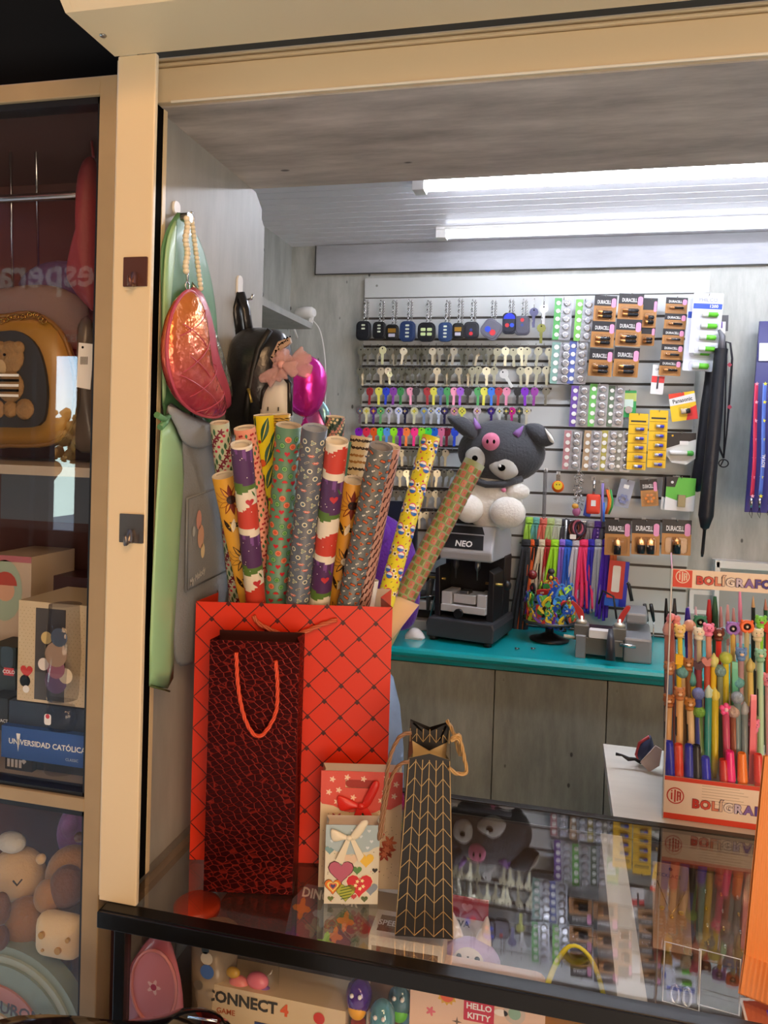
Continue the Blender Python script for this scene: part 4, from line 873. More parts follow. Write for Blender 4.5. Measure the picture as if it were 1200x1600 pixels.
roll('pinkish roll with dark writing behind the grey pattern roll', (611, 697), 0.882, (566, 934), 0.951, 15, 'b08478', dict(len=LEN, f=scatter([[(rotp(rrect(.008, .002, .0006), 1.3), '4a2a24')]], .0085, seed=11)))
roll('grey roll with tiny orange and black pictures, rightmost inside the red bag', (596, 697), 0.835, (546, 934), 0.919, 19, '5c6468', dict(len=LEN, f=scatter([bolts, pizza, dots2, bolts, dots2], .0098, seed=10)), inner='8a8a90')
roll('plain white roll low behind the right edge of the red bag', (577, 905), 0.985, (572, 935), 0.985, 15, 'e4e0d4', None)
roll('yellow roll of pop-art flowers leaning out to the right of the red bag', (674, 682), 1.13, (605, 930), 1.095, 14, 'e6de30', dict(len=.245, f=scatter([pop1, pop3, pop2, pop4], .0102, seed=12)), inner='e8e060', zbot=.952)
roll('green and red tartan roll in clear film leaning furthest right', (742, 722), 1.19, (628, 942), 1.15, 17, '94a078', dict(len=.270, f=tart), inner='b09080', zbot=.952)
t = thing('paper_sheet', 'plain cream paper end wrapped round the foot of the tartan roll', 'paper', at(612, 990, Y=1.13)); o_ = Vector(t.location)
mb = MB(); mb.puff([(p.x-o_.x, p.z-o_.z) for p in (at(592, 928, Y=1.13), at(624, 932, Y=1.13), at(655, 945, Y=1.13), at(612, 1000, Y=1.13), at(590, 1050, Y=1.13))], .016, mat('cream_paper', 'd8bb98', .6)); mb.build('sheet', t)

# ================================================================= GIFT BAGS
def bag_shell(t, W_, H_, D_, m, side=None, inner=None, gus=.25, taper=1.0):
    side = side or m; inner = inner or mat('bag_inner', 'e8e0d4', .7); x = W_/2; xt = x*taper; g_ = D_*.5
    mb = MB()
    def quad(a, b, c, d, m_): mb.face([a, b, c, d], m_)
    q = .0006
    mb.add([(-x, 0, 0), (x, 0, 0), (xt, 0, H_), (-xt, 0, H_), (-x, q, 0), (x, q, 0), (xt, q, H_), (-xt, q, H_)], [(0, 1, 2, 3)], m); mb.face([(-x, q, 0), (x, q, 0), (xt, q, H_), (-xt, q, H_)], inner); mb.face([(-xt, 0, H_), (xt, 0, H_), (xt, q, H_), (-xt, q, H_)], m)
    mb.face([(-x, D_, 0), (x, D_, 0), (xt, D_, H_), (-xt, D_, H_)], m); mb.face([(-x, D_-q, 0), (x, D_-q, 0), (xt, D_-q, H_), (-xt, D_-q, H_)], inner)
    mb.face([(-x, 0, 0), (x, 0, 0), (x, D_, 0), (-x, D_, 0)], m)
    for s in (-1, 1):
        mb.face([(s*x, 0, 0), (s*x, g_, 0), (s*(xt-g_*gus), g_, H_), (s*xt, 0, H_)], side); mb.face([(s*x, D_, 0), (s*x, g_, 0), (s*(xt-g_*gus), g_, H_), (s*xt, D_, H_)], side)
    return mb
def place(name, lab, bl, br, dz=0, cat='gift bag'):
    a = at(*bl, Z=.9502); b = at(*br, Z=.9502); v = b-a; t = thing(name, lab, cat, (a+b)/2, (0, 0, math.atan2(v.y, v.x)), 'gift bags on the glass'); return t, v.length
# big red lattice bag
REDB = mat('red_gift_paper', 'd8300c', .38, var=.02); LINE = mat('lattice_ink', '4a120c', .4)
t, W_ = place('gift_bag', 'large red gift bag with a dark diamond lattice, holding the wrap rolls', (296, 1343), (601, 1352))
H_ = at(308, 940, Y=at(296, 1343, Z=.95).y).z-.95; D_ = .125
mb = bag_shell(t, W_, H_, D_, REDB, side=REDB); mb.build('bag_body', t)
mb = MB(); sx, sz = W_*.1215/1.5, W_*.081
sx = W_*.0815; n_ = 0
def clipline(mb, p, q, w_, x0, x1, z0, z1, y, m_):
    d = (q[0]-p[0], q[1]-p[1]); t0, t1 = 0., 1.
    for pp_, dd, lo, hi in ((p[0], d[0], x0, x1), (p[1], d[1], z0, z1)):
        if abs(dd) < 1e-9:
            if not lo <= pp_ <= hi: return
            continue
        a_, b_ = (lo-pp_)/dd, (hi-pp_)/dd
        if a_ > b_: a_, b_ = b_, a_
        t0 = max(t0, a_); t1 = min(t1, b_)
    if t0 >= t1: return
    a_ = (p[0]+d[0]*t0, p[1]+d[1]*t0); b_ = (p[0]+d[0]*t1, p[1]+d[1]*t1); L_ = math.hypot(*d); nx, nz = -d[1]/L_*w_, d[0]/L_*w_
    mb.face([(a_[0]-nx, y, a_[1]-nz), (b_[0]-nx, y, b_[1]-nz), (b_[0]+nx, y, b_[1]+nz), (a_[0]+nx, y, a_[1]+nz)], m_)
hx = W_*.0835; hz = hx*.97
for i in range(-26, 27):
    x0 = i*2*hx; clipline(mb, (x0-40*hx, H_-40*hz), (x0+40*hx, H_+40*hz), .0006, -W_/2, W_/2, 0, H_, -.0004, LINE); clipline(mb, (x0-40*hx, H_+40*hz), (x0+40*hx, H_-40*hz), .0006, -W_/2, W_/2, 0, H_, -.0004, LINE)
for j in range(0, int(H_/hz)+1):
    for i in range(-7, 8):
        x = i*hx; z = H_-j*hz
        if (i+j) % 2 == 0 and abs(x) < W_/2-.002 and z > .002: mb.decal(dia(.0036), -.0006, LINE, x, z-.0015)
mb.build('lattice_print', t)
mb = MB(); ROPE_R = mat('red_cord', 'c4603e', .5)
mb.rope(spline([(-.052, -.002, H_-.016), (-.046, -.005, H_-.024), (-.034, -.007, H_-.030), (-.020, -.007, H_-.036), (-.006, -.007, H_-.039), (.012, -.007, H_-.035), (.03, -.006, H_-.027), (.048, -.004, H_-.020), (.056, -.002, H_-.018)], 4), .0030, ROPE_R); mb.build('handle', t)
mb = MB(); mb.rope(spline([(-.05, D_+.001, H_-.02), (-.03, D_+.01, H_-.05), (0, D_+.012, H_-.06), (.03, D_+.01, H_-.05), (.05, D_+.001, H_-.02)], 4), .0022, ROPE_R); mb.build('handle', t)
# tall snakeskin bag
def snake():
    m = mat('snakeskin_foil', '7a0a08', .34, .75); N = m.node_tree.nodes; L = m.node_tree.links; b = N['Principled BSDF']
    tc = N.new('ShaderNodeTexCoord'); mp = N.new('ShaderNodeMapping'); mp.inputs['Scale'].default_value = (105, 60, 165); L.new(tc.outputs['Object'], mp.inputs[0])
    vo = N.new('ShaderNodeTexVoronoi'); vo.feature = 'DISTANCE_TO_EDGE'; vo.inputs['Scale'].default_value = 1; vo.inputs['Randomness'].default_value = .55
    nz = N.new('ShaderNodeTexNoise'); nz.inputs['Scale'].default_value = .02; mp3 = N.new('ShaderNodeMapping'); mp3.inputs['Rotation'].default_value = (0, .5, 0)
    L.new(mp.outputs[0], mp3.inputs[0]); L.new(mp3.outputs[0], vo.inputs['Vector'])
    bp = N.new('ShaderNodeBump'); bp.inputs['Strength'].default_value = .22; bp.inputs['Distance'].default_value = .0012
    r = N.new('ShaderNodeValToRGB'); r.color_ramp.elements[0].position = .0; r.color_ramp.elements[1].position = .12; L.new(vo.outputs['Distance'], r.inputs[0]); L.new(r.outputs[0], bp.inputs['Height']); L.new(bp.outputs[0], b.inputs['Normal'])
    r2 = N.new('ShaderNodeValToRGB'); r2.color_ramp.elements[0].color = (.27, .016, .008, 1); r2.color_ramp.elements[1].color = (.05, .001, .001, 1); r2.color_ramp.elements[0].position = .015; r2.color_ramp.elements[1].position = .06
    L.new(vo.outputs['Distance'], r2.inputs[0]); L.new(r2.outputs[0], b.inputs['Base Color']); return m
SNK = snake()
t, W_ = place('bottle_gift_bag', 'tall dark red metallic snakeskin bottle bag in front of the lattice bag', (318, 1392), (457, 1398))
H_ = at(332, 1000, Y=at(318, 1392, Z=.95).y).z-.95
mb = bag_shell(t, W_, H_, .05, SNK, side=SNK, inner=mat('dark_red_inner', '3a0a08', .5)); mb.build('bag_body', t)
mb = MB(); mb.bb(-W_/2, W_/2, -.0016, -.0001, 0, H_*.135, SNK); mb.build('folded_base', t, bevel=.0005)
mb = MB(); mb.rope(spline([(-W_*.20, -.001, H_-.014), (-W_*.17, -.004, H_-.05), (-W_*.10, -.006, H_-.085), (.0, -.007, H_-.107), (W_*.10, -.008, H_-.112), (W_*.20, -.007, H_-.10), (W_*.27, -.005, H_-.08), (W_*.27, -.003, H_-.05), (W_*.24, -.001, H_-.022)], 4), .0026, mat('bright_red_cord', 'd84a24', .45)); mb.build('handle', t)
mb = MB(); mb.decal(circ(.004), -.0006, mat('punched', '5a0c08', .3, .8), -W_*.20, H_-.014); mb.build('eyelet', t); mb = MB(); mb.decal(circ(.003), -.0006, mat('punched', '5a0c08', .3, .8), W_*.24, H_-.022); mb.build('eyelet', t)
# flower bag with scalloped flap
CRM = mat('cream_bag_paper', 'e0caa6', .5)
t, W_ = place('gift_bag', 'cream gift bag with scalloped coral flap, flowers and red bow', (497, 1386), (624, 1390))
H_ = at(503, 1203, Y=at(497, 1386, Z=.95).y).z-.95
mb = bag_shell(t, W_, H_*.96, .035, CRM); mb.build('bag_body', t)
CORAL = mat('coral_flap', 'd8564a', .45)
pts = [(-W_/2, H_), (W_/2, H_), (W_/2, H_*.74)]
for k in range(8):
    f_ = k/7; pts.append((W_*(.5-f_*.98), H_*(.74-.08*sin(pi*f_)-(.02 if k % 2 else 0)))); pts.append((W_*(.5-(f_+.05)*.98), H_*(.725-.09*sin(pi*min(1, f_+.05))+.012)))
pts = pts[:-1]+[(-W_/2, H_*.74)]
mb = MB()
# flap as a ring around the handle slot
sl = rrect(W_*.40, H_*.065, H_*.032, 4, .0, H_*.895)
mb.bb(-W_/2, -W_*.2, -.002, -.001, H_*.74, H_, CORAL); mb.bb(W_*.2, W_/2, -.002, -.001, H_*.74, H_, CORAL); mb.bb(-W_*.2, W_*.2, -.002, -.001, H_*.93, H_, CORAL); mb.bb(-W_*.2, W_*.2, -.002, -.001, H_*.74, H_*.86, CORAL)
lo = [p for p in pts if p[1] <= H_*.7401]; mb.prism([(W_/2, H_*.7405)]+lo+[(-W_/2, H_*.7405)], -.002, -.001, CORAL)
mb.decal(sl, -.0009, mat('slot_dark', 'a03024', .5))
rnd = random.Random(2)
for x, z in ((-.36, .93), (-.18, .95), (.02, .94), (.3, .95), (.42, .9), (-.28, .84), (-.40, .82), (.28, .83), (.24, .76), (-.3, .74), (.4, .8), (-.1, .78)):
    mb.decal(flower(.0042, 5, 20), -.0022, col('f2cdb8'), x*W_, z*H_); mb.decal(circ(.001, 6), -.0024, col('f2e0a0'), x*W_, z*H_)
mb.build('flap', t)
mb = MB(); RIB = mat('red_ribbon', 'd82a20', .35)
cx, cz = .0, H_*.72
mb.puff(smooth2([(cx, cz), (cx-.028, cz+.012), (cx-.026, cz-.006), (cx-.01, cz-.004)]), .003, RIB, y=-.005); mb.puff(smooth2([(cx, cz), (cx+.014, cz+.030), (cx+.022, cz+.026), (cx+.010, cz)]), .003, RIB, y=-.005)
mb.prism([(cx-.004, cz), (cx+.004, cz), (cx-.010, cz-.045), (cx-.020, cz-.043)], -.0055, -.0045, RIB); mb.prism([(cx-.002, cz), (cx+.006, cz), (cx+.030, cz-.035), (cx+.022, cz-.043)], -.005, -.004, RIB); mb.ball((cx, -.006, cz), (.005, .003, .004), RIB)
mb.build('ribbon_bow', t)
mb = MB()
for x, z, s, h_ in ((.33, .34, .012, 'b84a2c'), (.36, .40, .010, 'c86a40'), (.30, .30, .010, 'a83a24'), (-.3, .58, .010, 'a02838'), (.2, .15, .006, '8a2030'), (.12, .5, .008, 'd8a090')):
    mb.decal(flower(s, 6, 24), -.0007, col(h_), x*W_, z*H_); mb.decal(flower(s*.5, 6, 18), -.0009, col('d87a50'), x*W_, z*H_)
for x, z, a in ((.1, .2, .8), (.16, .24, 0), (.18, .14, 1.6), (.05, .62, .9), (.25, .62, -.8)): mb.decal(leaf(.006, .4), -.0008, col('4a5a3a'), x*W_, z*H_, rot=a)
for k in range(70): mb.decal(circ(.0005, 5), -.0006, col('5a4030'), rnd.uniform(-.48, .48)*W_, rnd.uniform(.02, .66)*H_)
mb.build('flower_print', t)
# small hearts bag
t, W_ = place('gift_bag', 'small white gift bag with printed hearts, blue flap and cream bow', (506, 1412), (590, 1413))
H_ = at(507, 1287, Y=at(506, 1412, Z=.95).y).z-.95
mb = bag_shell(t, W_, H_*.985, .025, mat('heart_bag_paper', 'dcd8c6', .45)); mb.build('bag_body', t)
BLU = mat('pale_blue_flap', 'a8bcc4', .45)
pts = [(-W_/2, H_), (W_/2, H_), (W_/2, H_*.74)]+[(W_*(.5-k/10), H_*(.74-.11*sin(pi*k/10)+(.012 if k % 2 else -.006))) for k in range(1, 10)]+[(-W_/2, H_*.74)]
mb = MB(); mb.prism(pts, -.002, -.001, BLU)
for x, z in ((-.3, .9), (.0, .93), (.3, .93), (.35, .8), (-.1, .8), (.15, .86), (-.38, .8), (.28, .72)): mb.decal(heart(.0024, 12), -.0022, col('d8e2e8'), x*W_, z*H_)
mb.build('flap', t)
mb = MB(); CRIB = mat('cream_ribbon', 'e4dcc4', .35); cx, cz = -.004, H_*.86
mb.puff(smooth2([(cx, cz), (cx-.021, cz+.010), (cx-.020, cz-.004), (cx-.008, cz-.003)]), .003, CRIB, y=-.005); mb.puff(smooth2([(cx, cz), (cx+.014, cz+.020), (cx+.022, cz+.018), (cx+.010, cz-.001)]), .003, CRIB, y=-.005)
mb.prism([(cx-.003, cz), (cx+.002, cz), (cx-.007, cz-.032), (cx-.016, cz-.028)], -.0055, -.0045, CRIB); mb.prism([(cx, cz), (cx+.005, cz), (cx+.018, cz-.022), (cx+.012, cz-.030)], -.005, -.004, CRIB); mb.ball((cx, -.006, cz), (.004, .003, .003), CRIB)
mb.build('ribbon_bow', t)
mb = MB()
def H2(x, z, s, *cs):
    for q, (c_, k) in enumerate(cs): mb.decal(heart(s*k, 20), -.0007-.0002*q, col(c_), x*W_, z*H_)
H2(-.2, .42, .0155, ('5a3038', 1.08), ('b8607a', 1)); H2(.15, .25, .0165, ('e8e0c0', 1.08), ('d0303c', 1)); H2(-.34, .23, .0105, ('3a3020', 1.08), ('e07a28', 1), ('e8d878', .72), ('d8604a', .5), ('4a4a70', .3)); H2(-.1, .16, .0125, ('3a4a20', 1.06), ('a8b040', 1)); H2(.1, .43, .006, ('5a8a50', 1)); H2(.36, .2, .009, ('8a98a8', 1)); H2(.26, .56, .010, ('e8c048', 1)); H2(-.38, .07, .004, ('6a7a40', 1)); H2(.25, .07, .0045, ('5a6a40', 1)); H2(.05, .1, .004, ('c84a50', 1)); H2(-.42, .68, .006, ('7aa0a8', 1)); H2(.43, .43, .0035, ('303438', 1)); H2(-.02, .56, .009, ('e0c8b0', 1))
for x, z in ((.11, .29), (.2, .3), (.16, .2), (.08, .24), (.22, .23)): mb.decal(flower(.0028, 5, 15), -.0012, col('f4e4a8'), x*W_, z*H_)
for k in range(5): mb.decal(rrect(.016-.002*abs(k-2), .0009, .0003), -.0012, col('4a6a28'), -.1*W_, .16*H_+(.0035*(k-2.2)), rot=.25)
for k in range(30): mb.decal(circ(.0006, 5), -.0006, col(rnd.choice(['d84a50', '5a8a50', '50402a'])), rnd.uniform(-.46, .46)*W_, rnd.uniform(.02, .66)*H_)
mb.build('heart_print', t)
# black chevron bottle bag
CHB = mat('black_chevron_paper', '0f0a08', .5); GOLD = mat('gold_ink', 'b89a6a', .3, .7); INC = mat('cream_inside', 'd8c08e', .5)
t, W_ = place('bottle_gift_bag', 'tall black bottle bag with gold chevron lines and gold cord', (617, 1462), (708, 1468))
a0 = at(617, 1462, Z=.95); H_ = at(637, 1192, Y=a0.y).z-.95; HT = at(645, 1127, Y=a0.y+.04).z-.95; tp = .70; D_ = .055
mb = MB(); x = W_/2; xt = x*tp
mb.face([(-x, 0, 0), (x, 0, 0), (xt, .012, H_), (0, .0123, H_+.006), (-xt, .012, H_)], CHB); mb.face([(-x, .0006, 0), (x, .0006, 0), (xt, .0126, H_), (0, .0129, H_+.006), (-xt, .0126, H_)], INC)
mb.face([(-x, D_, 0), (x, D_, 0), (xt*1.02, D_-.010, HT), (0, D_, HT-.012), (-xt*1.02, D_-.010, HT)], CHB)
OLV = mat('bag_side', '6a5c40', .45)
for s in (-1, 1): mb.face([(s*x, 0, 0), (s*x, D_/2, 0), (s*(xt-.004), D_/2, H_), (s*xt, .012, H_)], OLV); mb.face([(s*x, D_, 0), (s*x, D_/2, 0), (s*(xt-.004), D_/2, H_), (s*xt, D_-.010, HT)], OLV)
mb.face([(-x, 0, 0), (x, 0, 0), (x, D_, 0), (-x, D_, 0)], CHB)
# folded-down cream inside with the upper black collar
mb.face([(-xt, D_-.013, H_-.012), (xt, D_-.013, H_-.012), (xt*.98, D_-.013, H_+.014), (-xt*.98, D_-.013, H_+.014)], INC); mb.face([(-xt*.98, D_-.0145, H_+.010), (0, D_-.0145, H_-.002), (xt*.98, D_-.0145, H_+.010), (xt*.98, D_-.0145, HT), (0, D_-.0145, HT-.012), (-xt*.98, D_-.0145, HT)], CHB)
mb.build('bag_body', t)
mb = MB()
def chev(z0, z1, yf, cols_, wx, top=None):
    cw = 1/cols_; st = .0182; n_ = int((z1-z0)/st)+2
    def P(u, z): f_ = max(0, min(1, z/H_)); return (u*2*(x+(xt-x)*f_), yf(z), z)
    for c_ in range(cols_+1):
        u = -.5+c_*cw; a_, b_ = P(u, z0), P(u, z1)
        mb.face([(a_[0]-.00045, a_[1], a_[2]), (a_[0]+.00045, a_[1], a_[2]), (b_[0]+.00045, b_[1], b_[2]), (b_[0]-.00045, b_[1], b_[2])], GOLD)
    for c_ in range(cols_):
        for r_ in range(-1, n_):
            za = z0+r_*st+(.010 if c_ % 2 else .0); zb = z0+r_*st+(.0 if c_ % 2 else .010)
            if za < z0 or zb < z0 or max(za, zb) > z1: continue
            a_, b_ = P(-.5+c_*cw, za), P(-.5+(c_+1)*cw, zb)
            mb.face([(a_[0], a_[1], a_[2]-.0006), (b_[0], b_[1], b_[2]-.0006), (b_[0], b_[1], b_[2]+.0006), (a_[0], a_[1], a_[2]+.0006)], GOLD)
chev(0.002, H_-.001, lambda z: -.0006+.012*z/H_, 6, 1)
chev(H_+.008, HT-.009, lambda z: D_-.0150, 6, 1)
mb.build('chevron_print', t)
mb = MB(); GC = mat('gold_cord', 'b8925a', .4, .2); DC = mat('brown_cord', '8a6444', .4, .1)
mb.rope(spline([(-xt*.95, .020, H_+.026), (-xt-.012, .014, H_+.022), (-xt-.022, .006, H_+.000), (-xt-.026, .0, H_-.035), (-xt-.030, -.002, H_-.075), (-xt-.031, -.002, H_-.088)], 4), .0024, DC)
mb.rope(spline([(-xt*1.0, .012, H_-.004), (-xt-.012, .008, H_-.008), (-xt-.021, .004, H_-.026), (-xt-.026, 0, H_-.06), (-xt-.028, -.002, H_-.086)], 4), .0022, DC); mb.build('handle', t)
mb = MB(); mb.rope(spline([(xt*.85, D_-.014, HT+.002), (xt+.004, .03, HT-.008), (xt+.012, .02, HT-.03), (xt+.010, .014, H_+.028), (xt+.000, .012, H_+.022), (xt+.010, .012, H_+.024), (xt+.017, .012, H_+.0), (xt+.019, .010, H_-.012), (xt+.008, .010, H_-.014), (xt-.001, .010, H_-.008)], 4), .0024, GC); mb.build('handle', t)
mb = MB(); mb.tube([(-xt*.85, D_-.016, H_+.030), (-xt*.3, D_-.013, H_+.018)], .0012, BLK, 5); mb.tube([(xt*.8, D_-.016, H_+.028), (xt*.45, D_-.013, H_+.006)], .0012, BLK, 5); mb.build('cord_slots', t)
# ================================================================= THINGS ON THE SIDE PANEL
def sidehook(lab, x, y, h_px, w_=.014):
    p = at(x, y, X=-.5); t = thing('wall_hook', lab, 'hook', p); s = S(p); hh = h_px*s
    mb = MB(); mb.prism([(a*1, b) for a, b in rrect(w_, hh, w_*.4, 4)], 0, .003, WHITEP, M=RZ(-pi/2)); mb.build('plate', t)
    mb = MB(); mb.tube([(.002, 0, -hh*.45), (.012, 0, -hh*.62), (.022, 0, -hh*.55), (.024, 0, -hh*.35)], .0022, CHROME, 6); mb.build('prong', t); return p
sidehook('small white square hook high on the side panel, holding the green bag', 274, 325, 20, .016)
sidehook('white rounded hook holding the black backpack', 373, 448, 34, .018)
# local frame on the side panel: local x = world Y, local y(thickness) = -world X
def side_thing(name, lab, cat, x, y, X, group=None):
    p = at(x, y, X=X); return thing(name, lab, cat, p, (0, 0, 0), group), p
SM = Matrix(((0, -1, 0, 0), (1, 0, 0, 0), (0, 0, 1, 0), (0, 0, 0, 1)))   # trace(X=) outline (y,z) -> world, thickness along X
GRN = mat('green_satin', '5f9164', .38, coat=.1, var=.1); GRN2 = mat('pale_green_satin', '9cc490', .3, coat=.2, var=.12)
X0 = -.487
t, p = side_thing('green_bag', 'shiny green drawstring bag hanging from the small white hook', 'bag', 285, 335, X0); o2 = (p.y, p.z)
mb = MB(SM); mb.puff(smooth2(trace([(272, 338), (287, 336), (312, 375), (331, 440), (340, 520), (336, 600), (330, 660), (285, 680), (256, 650), (253, 560), (252, 460), (252, 385)], X=X0, o=o2), 3), .006, GRN, rings=5, wr=.1); mb.build('pouch', t)
mb = MB(SM); mb.puff(smooth2(trace([(276, 345), (268, 420), (262, 520), (258, 620), (254, 620), (254, 520), (256, 430), (262, 370)], X=X0+.008, o=o2), 3), .004, GRN2, y=-.008, rings=4); mb.build('fold', t)
mb = MB(SM); mb.puff(trace([(252, 655), (266, 650), (285, 690), (288, 740), (282, 830), (276, 930), (270, 1020), (271, 1060), (262, 1076), (233, 1072), (234, 1000), (238, 900), (243, 800), (248, 720)], X=X0+.02, o=o2), .004, GRN2, y=-.020, rings=3); mb.build('strap', t)
mb = MB(SM); mb.tube([(a, -.02, b) for a, b in trace([(245, 648), (256, 655), (264, 648), (258, 660), (250, 668)], X=X0+.02, o=o2)], .004, GRN, 8); mb.build('knot', t); mb = MB(SM); mb.tube([(a, -.021, b) for a, b in trace([(234, 1072), (250, 1076), (264, 1080)], X=X0+.02, o=o2)], .0012, mat('olive_edge', '4a5a30', .4), 6); mb.build('strap_edge', t)
# pink quilted waist bag
IRI = mat('iridescent_pink', 'd0605c', .2, .5, bump=.5, bscale=40, var=.35, vscale=12)
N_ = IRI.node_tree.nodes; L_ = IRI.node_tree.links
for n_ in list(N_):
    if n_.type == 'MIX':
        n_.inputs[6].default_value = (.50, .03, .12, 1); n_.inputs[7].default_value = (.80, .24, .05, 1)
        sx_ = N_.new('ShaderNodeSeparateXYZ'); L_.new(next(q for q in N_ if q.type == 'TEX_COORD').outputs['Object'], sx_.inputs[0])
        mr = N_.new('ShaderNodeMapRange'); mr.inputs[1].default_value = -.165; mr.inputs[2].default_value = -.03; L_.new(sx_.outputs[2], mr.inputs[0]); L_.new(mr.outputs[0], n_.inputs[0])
PIP = mat('pink_piping', 'b8485a', .35); SIL = mat('holographic_silver', 'b4b8a8', .2, .85, bump=.5, bscale=60, var=.3, vscale=30)
X1 = -.462
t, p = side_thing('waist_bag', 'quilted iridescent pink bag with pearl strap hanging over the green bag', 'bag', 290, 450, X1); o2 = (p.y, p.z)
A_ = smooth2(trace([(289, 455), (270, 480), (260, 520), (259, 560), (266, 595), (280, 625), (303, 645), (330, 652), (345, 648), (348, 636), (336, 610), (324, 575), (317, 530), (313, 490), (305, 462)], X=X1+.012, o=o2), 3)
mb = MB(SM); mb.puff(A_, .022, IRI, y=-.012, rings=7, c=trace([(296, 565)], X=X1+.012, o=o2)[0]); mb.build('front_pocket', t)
mb = MB(SM); mb.tube([(a, -.014, b) for a, b in A_], .0022, PIP, 6, closed=True); mb.build('piping', t)
B_ = smooth2(trace([(296, 452), (285, 500), (285, 580), (310, 625), (340, 640), (354, 640), (358, 628), (345, 590), (330, 540), (322, 490), (312, 455)], X=X1-.008, o=o2), 3)
mb = MB(SM); mb.puff(B_, .016, PIP, y=.008, rings=5); mb.build('back_pocket', t)
C_ = smooth2(trace([(300, 440), (312, 470), (330, 520), (350, 580), (361, 615), (358, 624), (340, 600), (322, 540), (308, 480)], X=X1-.014, o=o2), 3)
mb = MB(SM); mb.puff(C_, .012, SIL, y=.014, rings=4); mb.build('silver_panel', t)
mb = MB(SM)
for a, b in ((0, 1), (1, 2)): pass
for x0, y0, x1, y1 in ((266, 500, 312, 560), (262, 540, 322, 610), (262, 580, 335, 645), (310, 480, 262, 530), (318, 520, 264, 590), (328, 565, 280, 625), (338, 605, 300, 645)):
    q0, q1 = trace([(x0, y0), (x1, y1)], X=X1+.012, o=o2); pts = []
    for k in range(9):
        f_ = k/8; d_ = .0135+.0215*sin(pi*f_)**.55; pts.append((q0[0]+(q1[0]-q0[0])*f_, -d_, q0[1]+(q1[1]-q0[1])*f_))
    mb.tube(pts, .0007, PIP, 5)
mb.build('quilting', t)
PEARL = mat('pearl', 'e6dcc0', .15, .0, coat=.8); mb = MB(SM)
for k in range(13): a, b = trace([(287+1.5*sin(k), 342+k*6.8)], X=X1, o=o2)[0]; mb.ball((a, -.004, b), .0042, PEARL, 10, 7)
mb.build('pearl_strand', t); mb = MB(SM)
for k in range(17): a, b = trace([(295+k*.9, 342+k*6.8)], X=X1-.01, o=o2)[0]; mb.ball((a, .006, b), .0036, PEARL, 10, 7)
mb.build('pearl_strand', t)
mb = MB(SM); a, b = trace([(288, 447)], X=X1, o=o2)[0]
mb.tube([(a+.005*cos(k*pi/6), -.004, b+.005*sin(k*pi/6)) for k in range(12)], .0011, CHROME, 6, closed=True); a2, b2 = trace([(287, 430)], X=X1, o=o2)[0]; mb.tube([(a2, -.004, b2+.006), (a2+.002, -.004, b2), (a, -.004, b+.004)], .0016, CHROME, 6); mb.build('ring_clip', t)
mb = MB(SM); a, b = trace([(290, 340)], X=X1, o=o2)[0]; mb.prism(rrect(.014, .010, .003), -.006, .004, CHROME, M=T((a, 0, b))); mb.build('buckle', t)
# grey tote
GRY = mat('grey_canvas', '7d8286', .6, bump=.15, bscale=300, var=.08); GRY2 = mat('grey_canvas_light', '8f959a', .55, bump=.15, bscale=300)
X2 = -.476
t, p = side_thing('tote_bag', 'grey fabric tote with a printed pocket hanging under the pink bag', 'bag', 300, 640, X2); o2 = (p.y, p.z)
mb = MB(SM); mb.puff(smooth2(trace([(262, 634), (285, 642), (305, 660), (330, 672), (345, 690), (352, 760), (362, 850), (368, 920), (352, 970), (335, 1010), (300, 1036), (276, 1036), (270, 980), (272, 850), (270, 720)], X=X2, o=o2), 3), .014, GRY, rings=6, wr=.07); mb.build('bag_body', t)
mb = MB(SM); mb.puff(smooth2(trace([(262, 634), (300, 650), (343, 668), (344, 682), (318, 700), (290, 694), (276, 668)], X=X2+.012, o=o2), 3), .008, GRY2, y=-.012, rings=4); mb.build('top_fold', t)
mb = MB(SM); mb.puff(trace([(290, 778), (350, 755), (357, 890), (288, 926)], X=X2+.012, o=o2), .005, GRY, y=-.013, rings=4)
def SP(x, y): return trace([(x, y)], X=X2+.014, o=o2)[0]
q = [SP(292, 780), SP(349, 758), SP(356, 888), SP(290, 922)]; mb.tube([(a, -.0165, b) for a, b in q], .0006, mat('grey_seam', '5a5f64', .6), 4, closed=True); mb.build('pocket', t)
mb = MB(SM)
for x, y, s, h_ in ((306, 812, .013, 'c8958a'), (309, 838, .016, 'c8a08a'), (312, 860, .010, 'd8c8a0'), (298, 830, .007, 'a8b0b0')): a, b = SP(x, y); mb.add([(a+s*.55*cos(k*.52), -.0185, b+s*sin(k*.52)) for k in range(12)], [tuple(range(12))], col(h_, .6))
a, b = SP(304, 900); v, f = text_geo('My Melody', .01); mb.add([(a+u*.0095, -.0186, b+w_*.013+u*.0026) for u, w_ in v], f, col('c8c8c4', .6)); mb.build('print', t)
mb = MB(SM); mb.tube([(a, -.002, b) for a, b in trace([(285, 690), (300, 640), (330, 680)], X=X2, o=o2)], .005, GRY2, 6, flat=.4); mb.tube([(a, -.004, b) for a, b in trace([(292, 700), (345, 682)], X=X2, o=o2)], .0008, DARK, 5); mb.build('strap', t)
